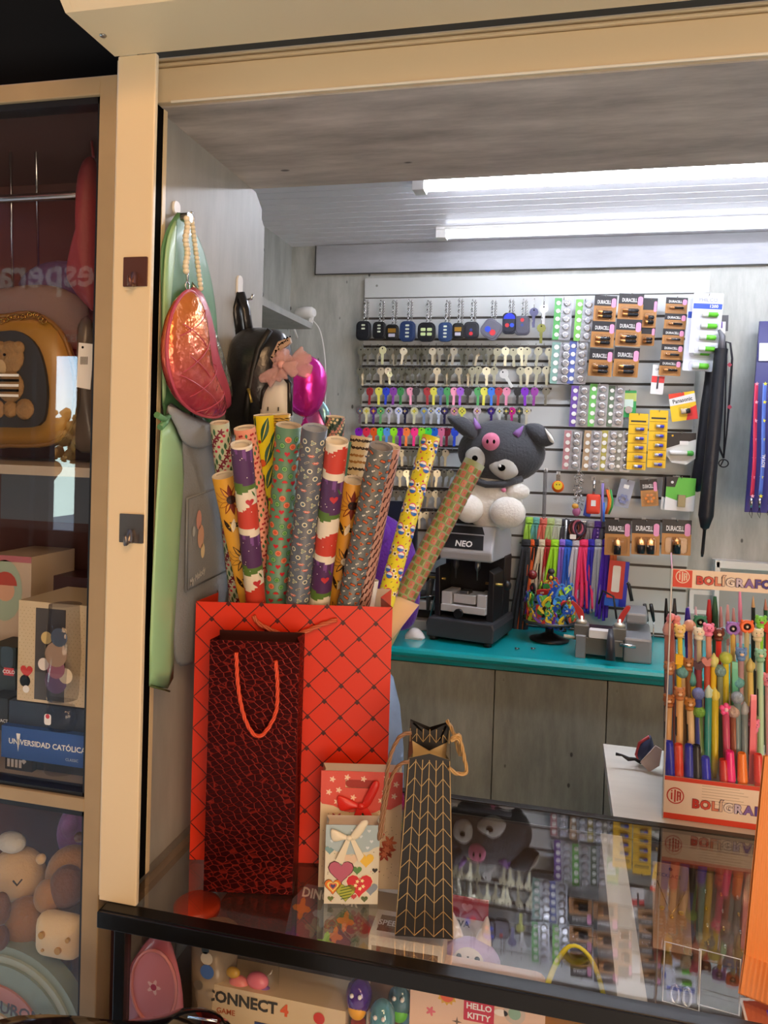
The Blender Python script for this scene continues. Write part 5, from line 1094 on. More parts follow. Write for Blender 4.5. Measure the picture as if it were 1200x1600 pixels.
# black backpack
LEA = mat('black_leather', '1c1c1f', .28, coat=.2, bump=.08, bscale=150)
YK = 1.09; p = at(405, 640, Y=YK); t = thing('backpack', 'small glossy black backpack with pink tulle bow hanging on the white hook', 'bag', p); o2 = (p.x, p.z)
mb = MB(); mb.puff(smooth2(trace([(385, 514), (368, 530), (360, 560), (357, 600), (357, 650), (365, 680), (420, 690), (448, 670), (456, 600), (452, 540), (440, 518), (415, 512)], Y=YK, o=o2), 3), .05, LEA, rings=7); mb.build('bag_body', t)
mb = MB(); mb.tube([(a, -.045-.0*k, b) for k, (a, b) in enumerate(trace([(424, 516), (406, 545), (397, 580), (390, 620), (386, 660)], Y=YK-.04, o=o2))], .005, mat('zip_black', '0c0c0d', .5), 8); mb.build('zip', t)
mb = MB(); mb.puff(smooth2(trace([(424, 600), (436, 588), (450, 592), (454, 620), (452, 662), (412, 662), (412, 625)], Y=YK-.05, o=o2), 3), .012, mat('white_pu', 'cfcfcb', .4), y=-.055); a, b = trace([(430, 640)], Y=YK-.05, o=o2)[0]
mb.decal(rrect(.002, .006, .0008), -.0685, DARK, a-.004, b); mb.decal(rrect(.002, .006, .0008), -.0685, DARK, a+.012, b); mb.tube([(q_[0], -.058, q_[1]) for q_ in trace([(412, 640), (415, 612), (428, 595), (445, 588), (456, 600), (456, 650)], Y=YK-.05, o=o2)], .004, LEA, 6); mb.build('front_pocket', t)
mb = MB(); LE = mat('leopard_band', 'b49a86', .4)
a_ = trace([(425, 560), (437, 535), (455, 528), (457, 536), (442, 548), (431, 570)], Y=YK-.045, o=o2); mb.prism(a_, -.052, -.046, LE)
rnd = random.Random(8)
for k in range(26): f_ = k/25; x_, z_ = trace([(428+27*f_, 562-32*sin(f_*1.5))], Y=YK-.045, o=o2)[0]; mb.decal(circ(.0013, 6), -.0524, BLK, x_+rnd.uniform(-.002, .002), z_+rnd.uniform(-.003, .003))
mb.build('leopard_trim', t)
TUL = mat('pink_tulle', 'd8b0b0', .8, alpha=.45, bump=.6, bscale=60); mb = MB()
rnd = random.Random(12); cx_, cz_ = trace([(447, 572)], Y=YK-.06, o=o2)[0]
for k in range(15):
    an = (k*.42-.35) if k < 8 else (k*.42+.1); L_ = rnd.uniform(.012, .026) if k not in (1, 2, 9) else .036; w_ = rnd.uniform(.35, .7)
    q = [(cx_, cz_), (cx_+L_*cos(an-w_), cz_+L_*sin(an-w_)), (cx_+L_*1.15*cos(an-.1), cz_+L_*1.15*sin(an-.1)), (cx_+L_*.95*cos(an+.1), cz_+L_*.95*sin(an+.1)), (cx_+L_*cos(an+w_), cz_+L_*sin(an+w_))]
    mb.puff(smooth2(q, 3), .0035, TUL, y=-.060-.0015*k, wr=.6, rings=3)
mb.ball((cx_, -.078, cz_), .006, mat('pink_knot', 'd8a4a0', .6)); mb.build('tulle_bow', t)
mb = MB(); q = trace([(377, 458), (370, 485), (375, 525)], Y=YK, o=o2); mb.tube([(a, 0, b) for a, b in q], .007, LEA, 6, flat=.25); q = trace([(378, 458), (387, 485), (392, 522)], Y=YK, o=o2); mb.tube([(a, -.006, b) for a, b in q], .007, LEA, 6, flat=.25); mb.build('hanging_loop', t)
mb = MB(); a, b = trace([(389, 608)], Y=YK-.05, o=o2)[0]; mb.tube([(a, -.052, b), (a+.004, -.055, b-.010), (a+.007, -.055, b-.02)], [.003, .0015, .0025], mat('brass', 'b8a058', .3, .8), 6); mb.build('zip_pull', t)
# foil balloons
FOIL = mat('magenta_foil', 'e030a8', .22, .65, bump=.15, bscale=25)
p = at(482, 603, Y=1.3); t = thing('foil_balloon', 'shiny magenta foil balloon behind the backpack', 'balloon', p)
mb = MB(); mb.puff(smooth2(trace([(470, 553), (494, 560), (508, 580), (509, 608), (498, 640), (478, 652), (455, 640), (448, 605), (452, 570)], Y=1.3, o=(p.x, p.z)), 3), .035, FOIL, rings=7, wr=.02); mb.build('balloon_body', t)
mb = MB(); o2 = (p.x, p.z); q = trace([(478, 652), (482, 664), (470, 666)], Y=1.3, o=o2); mb.prism(q, -.003, .003, FOIL); mb.build('neck', t)
mb = MB(); mb.tube([(-.008, 0, -.07), (-.004, .004, -.6), (0, 0, -1.58)], .0016, WHITEP, 6); mb.build('stick', t)
p = at(500, 650, Y=1.36); t = thing('foil_balloon', 'pink and pale blue foil balloon below the magenta one', 'balloon', p)
mb = MB(); mb.puff(smooth2(trace([(495, 622), (508, 632), (517, 650), (512, 680), (485, 685), (472, 665), (480, 640)], Y=1.36, o=(p.x, p.z)), 3), .02, mat('pastel_pink_foil', 'd878b8', .25, .5), rings=5); mb.build('balloon_body', t)
mb = MB(); mb.puff(smooth2(trace([(500, 624), (514, 642), (510, 664), (502, 650), (497, 636)], Y=1.34, o=(p.x, p.z)), 3), .010, mat('pastel_blue_foil', '8cc4d0', .25, .5), y=-.018); mb.build('blue_patch', t)
mb = MB(); mb.tube([(0, 0, -.03), (.004, .004, -.6), (0, 0, -1.50)], .0016, WHITEP, 6); mb.build('stick', t)
# shelf and small webcam-like unit on the left rear wall
a = at(407, 460, X=-.74); b = at(488, 508, X=-.74)
t = thing('wall_shelf', 'pale grey shelf board high on the left rear wall', 'shelf', (-.9, 1.9, a.z))
mb = MB(); mb.bb(0, .16, -.4, b.y-1.9, b.z-a.z-.012, b.z-a.z+.006, WALLP); mb.build('board', t)
mb = MB(); mb.bb(.0, .1, -.1, -.085, b.z-a.z-.05, b.z-a.z-.012, WALLP); mb.build('bracket', t)
mb = MB(); q0 = at(409, 480, X=-.82); q1 = at(455, 508, X=-.82); mb.tube([q0, q1], .008, WHITEP, 8)
mb.tube([q1, at(460, 516, X=-.82), at(464, 528, X=-.82)], .004, WHITEP, 6); tag(mb.build('pipe'), 'pale conduit pipe running under the grey wall shelf', 'pipe')
p = at(478, 489, X=-.78); t = thing('webcam_unit', 'small white webcam-like unit on the end of the wall shelf', 'lamp', p)  # corded webcam-like unit, gives no light
mb = MB(); mb.lathe([(.010, -.035), (.016, -.03), (.019, 0), (.018, .02), (.012, .03)], WHITEP, 16, M=RY(pi/2) @ RX(.2)); mb.build('unit_body', t)
mb = MB(); mb.box((.022, 0, -.012), (.010, .016, .046), WHITEP, M=RY(.2)); mb.build('clip', t, bevel=.002)
mb = MB(); mb.tube(spline([(.02, 0, -.02), (.045, 0, -.05), (.05, .03, -.10), (.052, .05, -.17), (.052, .06, -.3)], 5), .002, WHITEP, 6); mb.build('cable', t)
mb = MB(); p = at(409, 460, X=-.89); mb.ball((0, 0, 0), (.006, .008, .008), STEEL); tag(mb.build('wall_hook', loc=p), 'small round metal knob on the left rear wall above the shelf', 'hook')
# white framed panel and sockets at the right of the back wall
t = thing('wall_box', 'white framed wall box behind the pen display', 'wall box', at(1130, 880, Y=YB))
o_ = Vector(t.location); a = at(1118, 876, Y=YB-.04)-o_
mb = MB(); mb.bb(a.x, a.x+.22, -.05, 0, a.z-.02, a.z, WHITEP); mb.bb(a.x, a.x+.012, -.05, 0, a.z-.2, a.z, WHITEP); mb.bb(a.x+.012, a.x+.22, -.012, 0, a.z-.2, a.z-.02, mat('box_grey', 'a8aaa8', .5)); mb.build('box_frame', t, bevel=.002)
t = thing('wall_socket', 'white double wall socket seen through the pen display', 'socket', at(1097, 940, Y=YB))
mb = MB(); mb.box((0, -.006, 0), (.075, .012, .07), WHITEP, bev=.004); mb.build('plate', t)
mb = MB(); mb.box((0, -.0125, 0), (.05, .002, .045), mat('box_grey', 'a8aaa8', .5)); mb.build('insert', t)

# ================================================================= ON THE TEAL COUNTER
def fuzz(name, h, b=.6): return mat(name, h, .85, sheen=.2, bump=b, bscale=130, var=.12, vscale=20)
PG = fuzz('plush_charcoal', '3e4147'); PW = fuzz('plush_white', 'e8e6de'); PFC = fuzz('plush_grey_face', 'b4b4ae', .2); PPK = fuzz('plush_pink', 'd87a9a', .2); PPU = mat('purple_felt', '8a62a8', .5)
Yp = 2.17
def pp(x, y, Y=Yp): return at(x, y, Y=Y)
k_ = S(pp(780, 720)); c0 = pp(775, 828); t = thing('plush_toy', 'large plush toy with charcoal head, pink snout and white body sitting on the key machine', 'plush toy', c0)
def R(x, y, Y=Yp): return pp(x, y, Y)-c0
mb = MB(); mb.ball(R(783, 706), (68*k_, .085, 50*k_), PG, 28, 18, M=Matrix()); mb.build('head', t)
mb = MB(); mb.ball(R(770, 783), (46*k_, .065, 48*k_), PW, 24, 16); mb.build('body', t)
for nm, pts, dy in (('ear', [(745, 668), (725, 652), (700, 650), (704, 662), (722, 680), (742, 686)], -.02), ('ear', [(820, 665), (842, 662), (860, 676), (866, 692), (850, 698), (832, 690)], .0)):
    mb = MB(); q = [((p.x-c0.x), (p.z-c0.z)) for p in (at(x, y, Y=Yp+dy-.04) for x, y in pts)]; mb.puff(smooth2(q, 4), .025, PG, y=dy-.04, rings=6); mb.build(nm, t)
mb = MB(); q = [((p.x-c0.x), (p.z-c0.z)) for p in (at(x, y, Y=Yp-.04) for x, y in ((850, 668), (862, 680), (866, 692), (858, 690)))]; mb.puff(smooth2(q, 3), .027, PW, y=-.041); mb.build('ear_tip', t)
mb = MB(); s_ = R(767, 690, Yp-.08); mb.lathe([(0, .016), (.018, .015), (.0245, .006), (.0245, -.01)], PPK, 24, M=T(s_) @ RX(pi/2+.1)); mb.build('snout', t)
mb = MB(); mb.ball(s_+Vector((-.008, -.016, 0)), (.0035, .002, .006), BLK, 10, 6); mb.ball(s_+Vector((.010, -.016, 0)), (.0035, .002, .006), BLK, 10, 6); mb.build('nostrils', t)
for x, y, tx in ((746, 663, -.3), (806, 673, .6)):
    mb = MB(); mb.lathe([(.012, 0), (.010, .012), (.005, .024), (.001, .034)], PPU, 12, M=T(R(x, y+8, Yp-.06)) @ RY(tx)); mb.build('horn', t)
for pts in ([(727, 708), (740, 698), (756, 702), (762, 716), (748, 735), (730, 728)], [(764, 722), (790, 706), (806, 728), (808, 742), (788, 750), (768, 738)]):
    mb = MB(); q = [((p.x-c0.x), (p.z-c0.z)) for p in (at(x, y, Y=Yp-.078) for x, y in pts)]; mb.puff(smooth2(q, 4), .014, PFC, y=-.070, rings=4); mb.build('face_patch', t)
mb = MB(); mb.ball(R(784, 731, Yp-.086), (.010, .003, .009), BLK, 14, 8); mb.ball(R(781, 728, Yp-.092), (.004, .002, .004), WHITEP, 8, 6); mb.build('eye', t); mb = MB(); mb.ball(R(742, 716, Yp-.086), (.008, .003, .008), BLK, 14, 8); mb.build('eye', t)
for x, y, rx, ry, dy, nm in ((793, 801, 27, 24, -.075, 'foot'), (733, 795, 22, 22, -.06, 'foot'), (808, 768, 19, 13, -.04, 'arm'), (728, 762, 14, 20, -.03, 'arm')):
    mb = MB(); mb.ball(R(x, y, Yp+dy), (rx*k_, .028, ry*k_), PW, 18, 12); mb.build(nm, t)
mb = MB(); mb.tube([R(735, 748, Yp-.045), R(760, 757, Yp-.07), R(785, 757, Yp-.07), R(815, 748, Yp-.04)], .010, PG, 10); mb.ball(R(787, 766, Yp-.075), (.007, .006, .006), PPK, 10, 8); mb.build('collar', t)
# key cutting machine
DG = mat('machine_charcoal', '3c3e43', .42); DK = mat('machine_black', '1a1a1d', .4); ALU = mat('machine_aluminium', 'c8cacc', .4, .2); SLV = mat('machine_silver', 'b8bcc2', .35, .15)
base = Vector((-.245, 2.20, .95)); t = thing('key_cutting_machine', 'tall charcoal key cutting machine carrying the big plush', 'machine', base, (0, 0, radians(-12)))
Mi = t.matrix_basis.copy(); bpy.context.view_layer.update(); Mi = (T(base) @ RZ(radians(-12))).inverted()
mb = MB(); mb.prism([(-.095, .012), (-.098, .05), (-.090, .066), (.098, .066), (.104, .05), (.10, .012)], -.10, .10, DG); mb.build('base', t, bevel=.004)
for sx in (-.08, .08):
    for sy in (-.08, .08): mb = MB(); mb.lathe([(.012, 0), (.010, .013)], BLACKP, 12, M=T((sx, sy, 0))); mb.build('foot', t)
mb = MB(); mb.prism([(-.085, .066), (-.088, .235), (-.080, .25), (.088, .25), (.094, .235), (.09, .066)], .02, .09, DK); mb.prism([(-.085, .066), (-.085, .20), (-.072, .21), (-.066, .066)], -.07, .02, DK); mb.prism([(.07, .066), (.075, .21), (.09, .20), (.09, .066)], -.07, .02, DK); mb.build('column', t, bevel=.002)
mb = MB(); pr = [(-.10, .235), (-.105, .262), (-.07, .330), (.05, .336), (.09, .30), (.09, .235)]
SH = Matrix(((0, -1, 0, 0), (1, 0, 0, 0), (0, 0, 1, 0), (0, 0, 0, 1)))
mb.prism(pr, -.092, .090, SLV, M=SH); mb.build('head_cover', t, bevel=.006)
mb = MB(); nx = Vector((0, -.068, .035)).normalized()
mb.face([(-.05, -.1035, .268), (.066, -.1035, .268), (.060, -.0835, .306), (-.045, -.0835, .306)], DK); mb.face([(-.05, -.0820, .309), (.062, -.0820, .309), (.052, -.0715, .329), (-.04, -.0715, .329)], DK)
Mt = T((.008, -.0985, .281)) @ RX(-radians(27)); mb.text('NEO', .024, 0, -.0008, 0, WHITEP, .03, M=Mt); mb.build('label_panel', t)
mb = MB(); mb.prism([(-.06, .330), (-.055, .352), (.06, .352), (.065, .330)], -.04, .06, DK); mb.build('top_tray', t, bevel=.002)
for x, y, z, r_ in ((-.045, -.106, .330, .016), (-.065, -.11, .243, .012)):
    mb = MB(); mb.lathe([(r_*.6, 0), (r_, .004), (r_, .016), (r_*.6, .02)], BLACKP, 10, M=T((x, y, z)) @ RX(pi/2)); mb.build('knob', t)
mb = MB(); mb.bb(-.06, .072, -.085, .0, .085, .105, ALU); mb.bb(-.06, -.03, -.08, .0, .105, .14, ALU); mb.bb(.045, .072, -.08, .0, .105, .14, ALU); mb.bb(-.026, .040, -.075, .0, .11, .135, ALU); mb.bb(-.01, .016, -.07, -.03, .135, .145, STEEL); mb.build('clamp', t, bevel=.002)
mb = MB(); mb.lathe([(.004, 0), (.004, .02), (.013, .022), (.013, .032)], BLACKP, 12, M=T((.005, -.09, .09)) @ RX(pi/2)); mb.build('clamp_knob', t)
for s in (-1, 1):
    mb = MB(); mb.tube([(s*.06, -.05, .17), (s*.115, -.05, .17)], .004, mat('brass', 'b8a058', .3, .8), 8); mb.ball((s*.122, -.05, .17), (.012, .012, .014), BLACKP); mb.build('side_knob', t)
for x in (-.03, .035):
    mb = MB(); mb.lathe([(.008, .235), (.008, .21), (.003, .20), (.002, .175)], DG if x < 0 else STEEL, 12, M=T((x, -.05, 0))); mb.build('spindle', t)
# second machine half hidden at the left, monitor, mouse, purple plush
t = thing('key_duplicator', 'low key machine with a grey lever half hidden behind the tartan roll', 'machine', (-.42, 2.28, .95))
mb = MB(); mb.bb(-.05, .08, -.06, .08, .0, .03, SLV); mb.bb(-.03, .06, -.02, .06, .03, .10, DK); mb.bb(-.04, .07, -.05, -.01, .06, .085, SLV); mb.build('machine_body', t, bevel=.003)
mb = MB(); q0 = Vector((.045, -.06, .13)); mb.tube([(.045, -.05, .06), (.05, -.06, .13), (.055, -.06, .17)], [.004, .011, .012], mat('lever_grey', '50545a', .35), 10); mb.build('lever', t)
mb = MB(); mb.tube([(.02, -.07, .10), (.07, -.07, .11), (.055, -.07, .04)], .003, CHROME, 6); mb.build('rod', t)
Xa, Za, Wa, Ha = rect(560, 772, 652, 905, 2.33)
t = thing('monitor', 'dark navy monitor behind the rolls with its stand on the teal counter', 'monitor', (Xa, 2.33, .95))
mb = MB(); mb.box((0, 0, Za-.95), (Wa, .02, Ha*.85), mat('monitor_navy', '1c2436', .3)); mb.build('screen', t, bevel=.003)
mb = MB(); mb.bb(-.03, .03, -.0, .02, 0, Za-.95-Ha*.3, BLACKP); mb.bb(-.08, .08, -.05, .05, 0, .008, BLACKP); mb.build('stand', t)
t = thing('computer_mouse', 'white computer mouse on the teal counter at the foot of the purple plush', 'mouse', at(648, 997, Z=.95))
mb = MB(); mb.puff([(a, b) for a, b in smooth2([(-.028, .0), (-.024, .014), (-.008, .028), (.010, .027), (.026, .012), (.028, .0), (0, -.001)], 3)], .022, mat('mouse_white', 'e8e8ea', .3), y=0, rings=6, c=(0, .008)); mb.build('shell', t)
mb = MB(); mb.prism(rrect(.05, .006, .002, 2, 0, .002), -.018, .018, mat('mouse_grey', 'c0c4c8', .4)); mb.build('underside', t)
FZP = fuzz('plush_purple', '5c1f9c', 1)
p = at(612, 985, Y=2.08); t = thing('plush_toy', 'fuzzy purple plush standing on the teal counter behind the pop-art roll', 'plush toy', (p.x, 2.08, .95)); o2 = (p.x, .95)
mb = MB(); mb.puff(smooth2(trace([(578, 800), (597, 802), (625, 818), (645, 850), (655, 895), (656, 940), (646, 975), (625, 986), (590, 986), (570, 960), (562, 880), (566, 820)], Y=2.08, o=o2), 3), .055, FZP, rings=7); mb.build('body', t)
mb = MB(); mb.ball((-.05, -.02, .30), (.05, .045, .045), FZP); mb.build('head', t)
mb = MB(); mb.ball((.03, -.055, .10), (.022, .02, .05), FZP); mb.build('arm', t)
# shoelace rack
rx0, rx1 = at(818, 812, Y=2.34), at(948, 812, Y=2.34)
t = thing('lace_rack', 'two-bar chrome rack holding shoelaces beside the key tag drum', 'rack', ((rx0.x+rx1.x)/2, 2.362, .95)); o_ = Vector(t.location)
b1 = at(812, 848, Y=2.348)-o_; b2 = at(957, 853, Y=2.348)-o_; c1 = at(822, 809, Y=2.374)-o_; c2 = at(966, 819, Y=2.374)-o_
for nm, q in (('bar', [b1, b2]), ('bar', [c1, c2])): mb = MB(); mb.tube(q, .003, CHROME, 8); mb.build(nm, t)
mb = MB(); mid = (b1+b2)/2; mb.tube([(mid.x, 0.0, 0.0), (mid.x, 0.0, c1.z), (mid.x, c1.y, c1.z)], .005, CHROME, 8); mb.lathe([(.012, 0), (.012, .005), (.008, .008)], BLACKP, 20, M=T((mid.x, 0, 0))); mb.tube([(mid.x, 0, b1.z), mid], .004, CHROME, 8); mb.build('stand', t)
def lace(lab, x, y0, y1, h_, Y, wpx=13, pat=None, spread=5, lean=0):
    p = at(x, y0, Y=Y); s = S(p); t = thing('shoelace', lab, 'shoelace', p, group='shoelace bundles on the rack'); L_ = (y1-y0)*s; w_ = wpx*s/2*1.12; m_ = mat('lace_'+h_, h_, .7, bump=.3, bscale=400)
    mb = MB(); rnd = random.Random(int(x*7+y0))
    for k in range(4):
        f_ = (k-1.5)/1.5; b_ = f_*spread*s+lean*s
        mb.tube(spline([(f_*w_*.5, -.008, -.012), (f_*w_*.6+b_*.3, -.010+.004*(k % 2), -L_*.35), (f_*w_*.5+b_*.8, -.006, -L_*.75), (f_*w_*.4+b_+rnd.uniform(-.002, .002), -.004, -L_*(1-.05*rnd.random()))], 4), w_*.6, m_, 6, flat=.5)
    mb.build('strands', t)
    mb = MB(); mb.puff(rrect(w_*2, .022, .006, 3), .008, m_, y=-.004); mb.tube([(-w_*.9, -.004, -.008), (0, -.013, -.004), (w_*.9, -.004, -.008)], .0035, m_, 6); mb.build('knot', t)
    if pat:
        mb = MB()
        for k in range(int(L_/.012)): mb.decal(dia(.003), -.017+.004*k/10, mat('lace_'+pat, pat, .7), lean*s*k*.012/L_, -.012-k*.012)
        mb.build('pattern', t)
FR = [(824, 1000, '30343a', 'charcoal wide strap', 16, 8, -10), (833, 1010, 'f06a28', 'orange', 10, 3, -14), (838, 905, '1a1a1c', 'black', 10, 4, 0), (847, 925, 'e8d8b8', 'cream', 11, 7, -4), (856, 920, 'b02824', 'red', 9, 4, 0), (867, 925, 'a8e82c', 'lime', 12, 8, -3), (879, 945, '8a6ad0', 'lilac', 10, 3, 0), (888, 950, '2a62c8', 'blue', 11, 4, 0), (900, 940, 'c8c8d4', 'white', 11, 6, -4), (912, 950, 'f0386c', 'hot pink', 14, 10, 5), (924, 960, '2c22a0', 'navy', 10, 3, 0), (935, 960, '989ca4', 'grey', 11, 4, -1), (947, 970, '4418a0', 'deep purple', 11, 5, -3)]
for i, (x, y1, h_, nm, w_, sp, ln) in enumerate(FR):
    lace('%s shoelaces on the front bar of the lace rack' % nm if 'strap' not in nm else 'charcoal wide strap at the left end of the lace rack', x, 848, y1, h_, 2.352, w_, None, sp, ln)
BK2 = [(828, 'b0e858', 'pale lime', None, 850), (838, '6ab8b0', 'teal', None, 850), (849, 'e87868', 'coral', None, 850), (861, 'c0d890', 'yellow-green', None, 850), (872, 'd0d8c8', 'off-white', None, 850), (884, '50505a', 'black and white flecked', 'e0e0e0', 850), (923, '9a9aa0', 'light grey', None, 855), (934, '5a38a0', 'purple speckled', 'c0a0e0', 855), (945, '6a6a74', 'grey and black speckled', '1a1a1a', 860)]
for x, h_, nm, pt, y1 in BK2: lace('%s shoelaces on the rear bar of the lace rack' % nm, x, 813+(x-828)*.06, y1+4, h_, 2.376, 12, pt, 4)
lace('long orange laces at the right end of the rear bar', 957, 822, 915, 'f08048', 2.37, 14, None, 5, -4)
t = thing('bracelet_bundle', 'dark bundle of beaded bracelets on the rear bar of the lace rack', 'bracelets', at(902, 822, Y=2.35))
for k in range(9):
    mb = MB(); a_ = k*.7; mb.tube([(.010*cos(a_)+.014*cos(q_), -.004*k*.5, -.010*sin(a_)-.012+.020*sin(q_)) for q_ in [j*pi/6 for j in range(12)]], .0035, col(('2a1c18', '5a1a20', '3a3028', '6a2a30', '1a1a1a', '7a4030', '402020', 'c86a80', '3a2a40')[k], .5), 6, closed=True); mb.build('bracelet', t)
mb = MB(); mb.prism(rrect(.018, .014, .002), -.026, -.025, PAPERW, M=T((-.012, 0, -.03))); mb.build('price_tag', t)
# key tag drum
c = at(858, 1000, Z=.95); c.y += .0
sD = S(c); t = thing('key_tag_drum', 'clear round tub on a black pedestal filled with coloured key tags', 'display tub', c); Rr = 43*sD; z0, z1 = .055, .150
mb = MB(); mb.lathe([(.055, 0), (.057, .004), (.03, .012), (.012, .022), (.012, .048), (.018, .054)], BLACKP, 24); mb.build('pedestal', t)
mb = MB(); mb.lathe([(Rr, z0), (Rr*1.02, z0+.006), (0, z0+.007)], mat('tub_base', '3a3c40', .25), 30); mb.build('tub_base', t)
mb = MB(); mb.lathe([(Rr, z0+.006), (Rr, z1)], glass('tub_clear', 1.3), 30, caps=False); mb.build('tub_wall', t)
rnd = random.Random(21); tags_ = {}
CL = [('red', 'd0302c'), ('orange', 'e86a28'), ('yellow', 'e8cc28'), ('green', '3a9a48'), ('blue', '2a58c8'), ('purple', '6a30a8'), ('black', '1c1c20'), ('sky blue', '3a90d8'), ('lime', 'a0c830')]
for i in range(110):
    nm, h_ = CL[rnd.randrange(9)]; lvl = min(3, i//28); zz = z0+.014+lvl*.026+rnd.uniform(-.004, .004)
    an = -pi/2-.25+rnd.uniform(-1.7, 1.7) if i % 4 else rnd.uniform(0, 6.28); rr_ = Rr*(.82 if i % 4 else .3)
    if lvl == 3: rr_ = Rr*rnd.uniform(.1, .8); an = rnd.uniform(0, 6.28)
    pos = c+Vector((rr_*cos(an), rr_*sin(an), zz)); rot = (rnd.uniform(-.5, .5), rnd.uniform(-1.5, 1.5), an+pi/2+rnd.uniform(-.3, .3))
    lab = '%s plastic key tag %s the clear tub' % (nm, ('low in', 'in the lower middle of', 'in the upper middle of', 'on top of the heap in')[lvl])
    if nm in tags_: o_ = dup(tags_[nm], pos, rot, lab)
    else:
        o_ = thing('key_tag', lab, 'key tag', pos, rot); mb = MB(); mm = col(h_, .35); mb.prism(smooth2([(-.017, .008), (.004, .009), (.016, .004), (.016, -.004), (.004, -.009), (-.017, -.008)], 3), -.0022, .0022, mm)
        mb.build('tag_body', o_); mb = MB(); mb.prism(rrect(.011, .005, .001), -.0026, .0026, PAPERW if nm in ('red', 'blue') else col('5a5048' if nm != 'black' else 'c8303c'), M=T((-.003, 0, 0))); mb.build('paper_insert', o_); mb = MB(); mb.tube([(.020+.007*cos(k*pi/4), 0, .007*sin(k*pi/4)) for k in range(8)], .0022, mm if nm != 'black' else CHROME, 5, closed=True); mb.build('ring', o_); tags_[nm] = o_
    o_['group'] = '%s key tags %s the tub' % (nm, ('low in', 'lower middle of', 'upper middle of', 'on top of')[lvl])
t = thing('glass_marble_charm', 'dark red glass ball charm on the heap in the key tag tub', 'charm', at(832, 898, Y=c.y-.02)); mb = MB(); mb.ball((0, 0, 0), .014, mat('red_glass', '7a1a1c', .1, coat=.5)); mb.build('ball', t)
t = thing('figure_charm', 'small dark figure charm with a yellow belly standing in the key tag tub', 'charm', at(861, 900, Y=c.y-.01)); mb = MB(); mb.ball((0, 0, -.004), (.009, .008, .011), col('3a3038', .4)); mb.ball((0, 0, .013), (.010, .008, .009), col('3a3038', .4)); mb.ball((0, -.006, -.004), (.005, .004, .006), YEL); mb.build('figure', t)
mb = MB(); mb.face([(-.026, 0, 0), (.026, 0, 0), (.026, 0, .04), (-.026, 0, .04)], CLEAR); tag(mb.build('clear_sign_holder', loc=at(862, 905, Y=c.y+.02)), 'small clear upright plastic sheet at the back of the key tag tub', 'sign holder')
# duplicating machine with red wing nuts
b = Vector((.15, 2.155, .95)); t = thing('key_duplicator', 'grey flat key duplicating machine with two red wing knobs', 'machine', b, (0, 0, radians(-4)))
MG = mat('machine_olive_grey', '6e6e68', .4, .2); LG = mat('machine_light_grey', '8c8f92', .4, .2); RD = mat('red_wing', 'c03a34', .35)
mb = MB(); mb.bb(-.092, .028, -.085, .02, .012, .055, MG); mb.bb(-.092, -.066, -.088, .02, .0, .06, LG); mb.build('carriage_base', t, bevel=.002)
mb = MB(); mb.bb(.030, .10, -.08, .12, 0, .065, LG); mb.bb(.034, .09, .0, .12, .085, .115, LG); mb.build('motor_housing', t, bevel=.006)
mb = MB(); mb.bb(-.098, -.06, -.075, -.03, .055, .085, MG); mb.bb(.0, .035, -.075, -.03, .055, .085, MG); mb.bb(-.08, .03, -.02, .02, .055, .07, DK); mb.build('jaws', t, bevel=.002)
mb = MB(); mb.prism(rrect(.062, .020, .004), -.092, -.06, WHITEP, M=T((-.028, 0, .068))); mb.build('white_bar', t)
for x in (-.08, .018):
    mb = MB(); mb.lathe([(.014, 0), (.015, .006), (.012, .010), (.006, .012), (.006, .022)], mat('knurled', 'c8c4b4', .35, .6), 12, M=T((x, -.052, .085))); mb.build('knurled_nut', t)
    mb = MB(); sg = -1 if x < 0 else 1; mb.prism(smooth2([(-.006, 0), (.006, 0), (.009+sg*.006, .02), (sg*.022+.004, .042), (sg*.022-.006, .044), (sg*.010-.008, .024)], 3), -.005, .005, RD, M=T((x, -.052, .098))); mb.build('wing_knob', t)
mb = MB(); mb.tube([(-.004, -.100, .088), (-.003, -.114, .06), (-.002, -.124, .012)], [.006, .010, .013], mat('lever_dark', '3a3c44', .35), 12); mb.build('lever', t)
mb = MB(); mb.tube([(-.125, -.06, .048), (-.09, -.06, .046)], .005, mat('ivory_rod', 'd8d0b8', .3), 8); mb.tube([(.02, -.09, .048), (.06, -.09, .046)], .005, CHROME, 8); mb.build('shaft', t)
mb = MB(); mb.tube([(.01, .02, .09), (.0, .03, .15), (-.03, .05, .16), (-.04, .06, .12)], .003, DK, 6); mb.tube([(.05, .09, .13), (.04, .10, .175), (.035, .10, .18)], .005, BLACKP, 6); mb.build('cable', t)
for k, x in enumerate((808, 833)):
    t = thing('metal_bit', ('tiny metal cutter bit on the teal counter, left one', 'tiny metal cutter bit on the teal counter, right one')[k], 'metal bit', at(x, 1014, Z=.953), (0, 0, .5), 'loose bits on the counter')
    mb = MB(); mb.tube([(-.006, 0, 0), (.006, 0, .001)], .0022, CHROME, 8); mb.tube([(-.006, 0, .002), (-.002, 0, .002)], .003, BLACKP, 6); mb.build('bit', t)
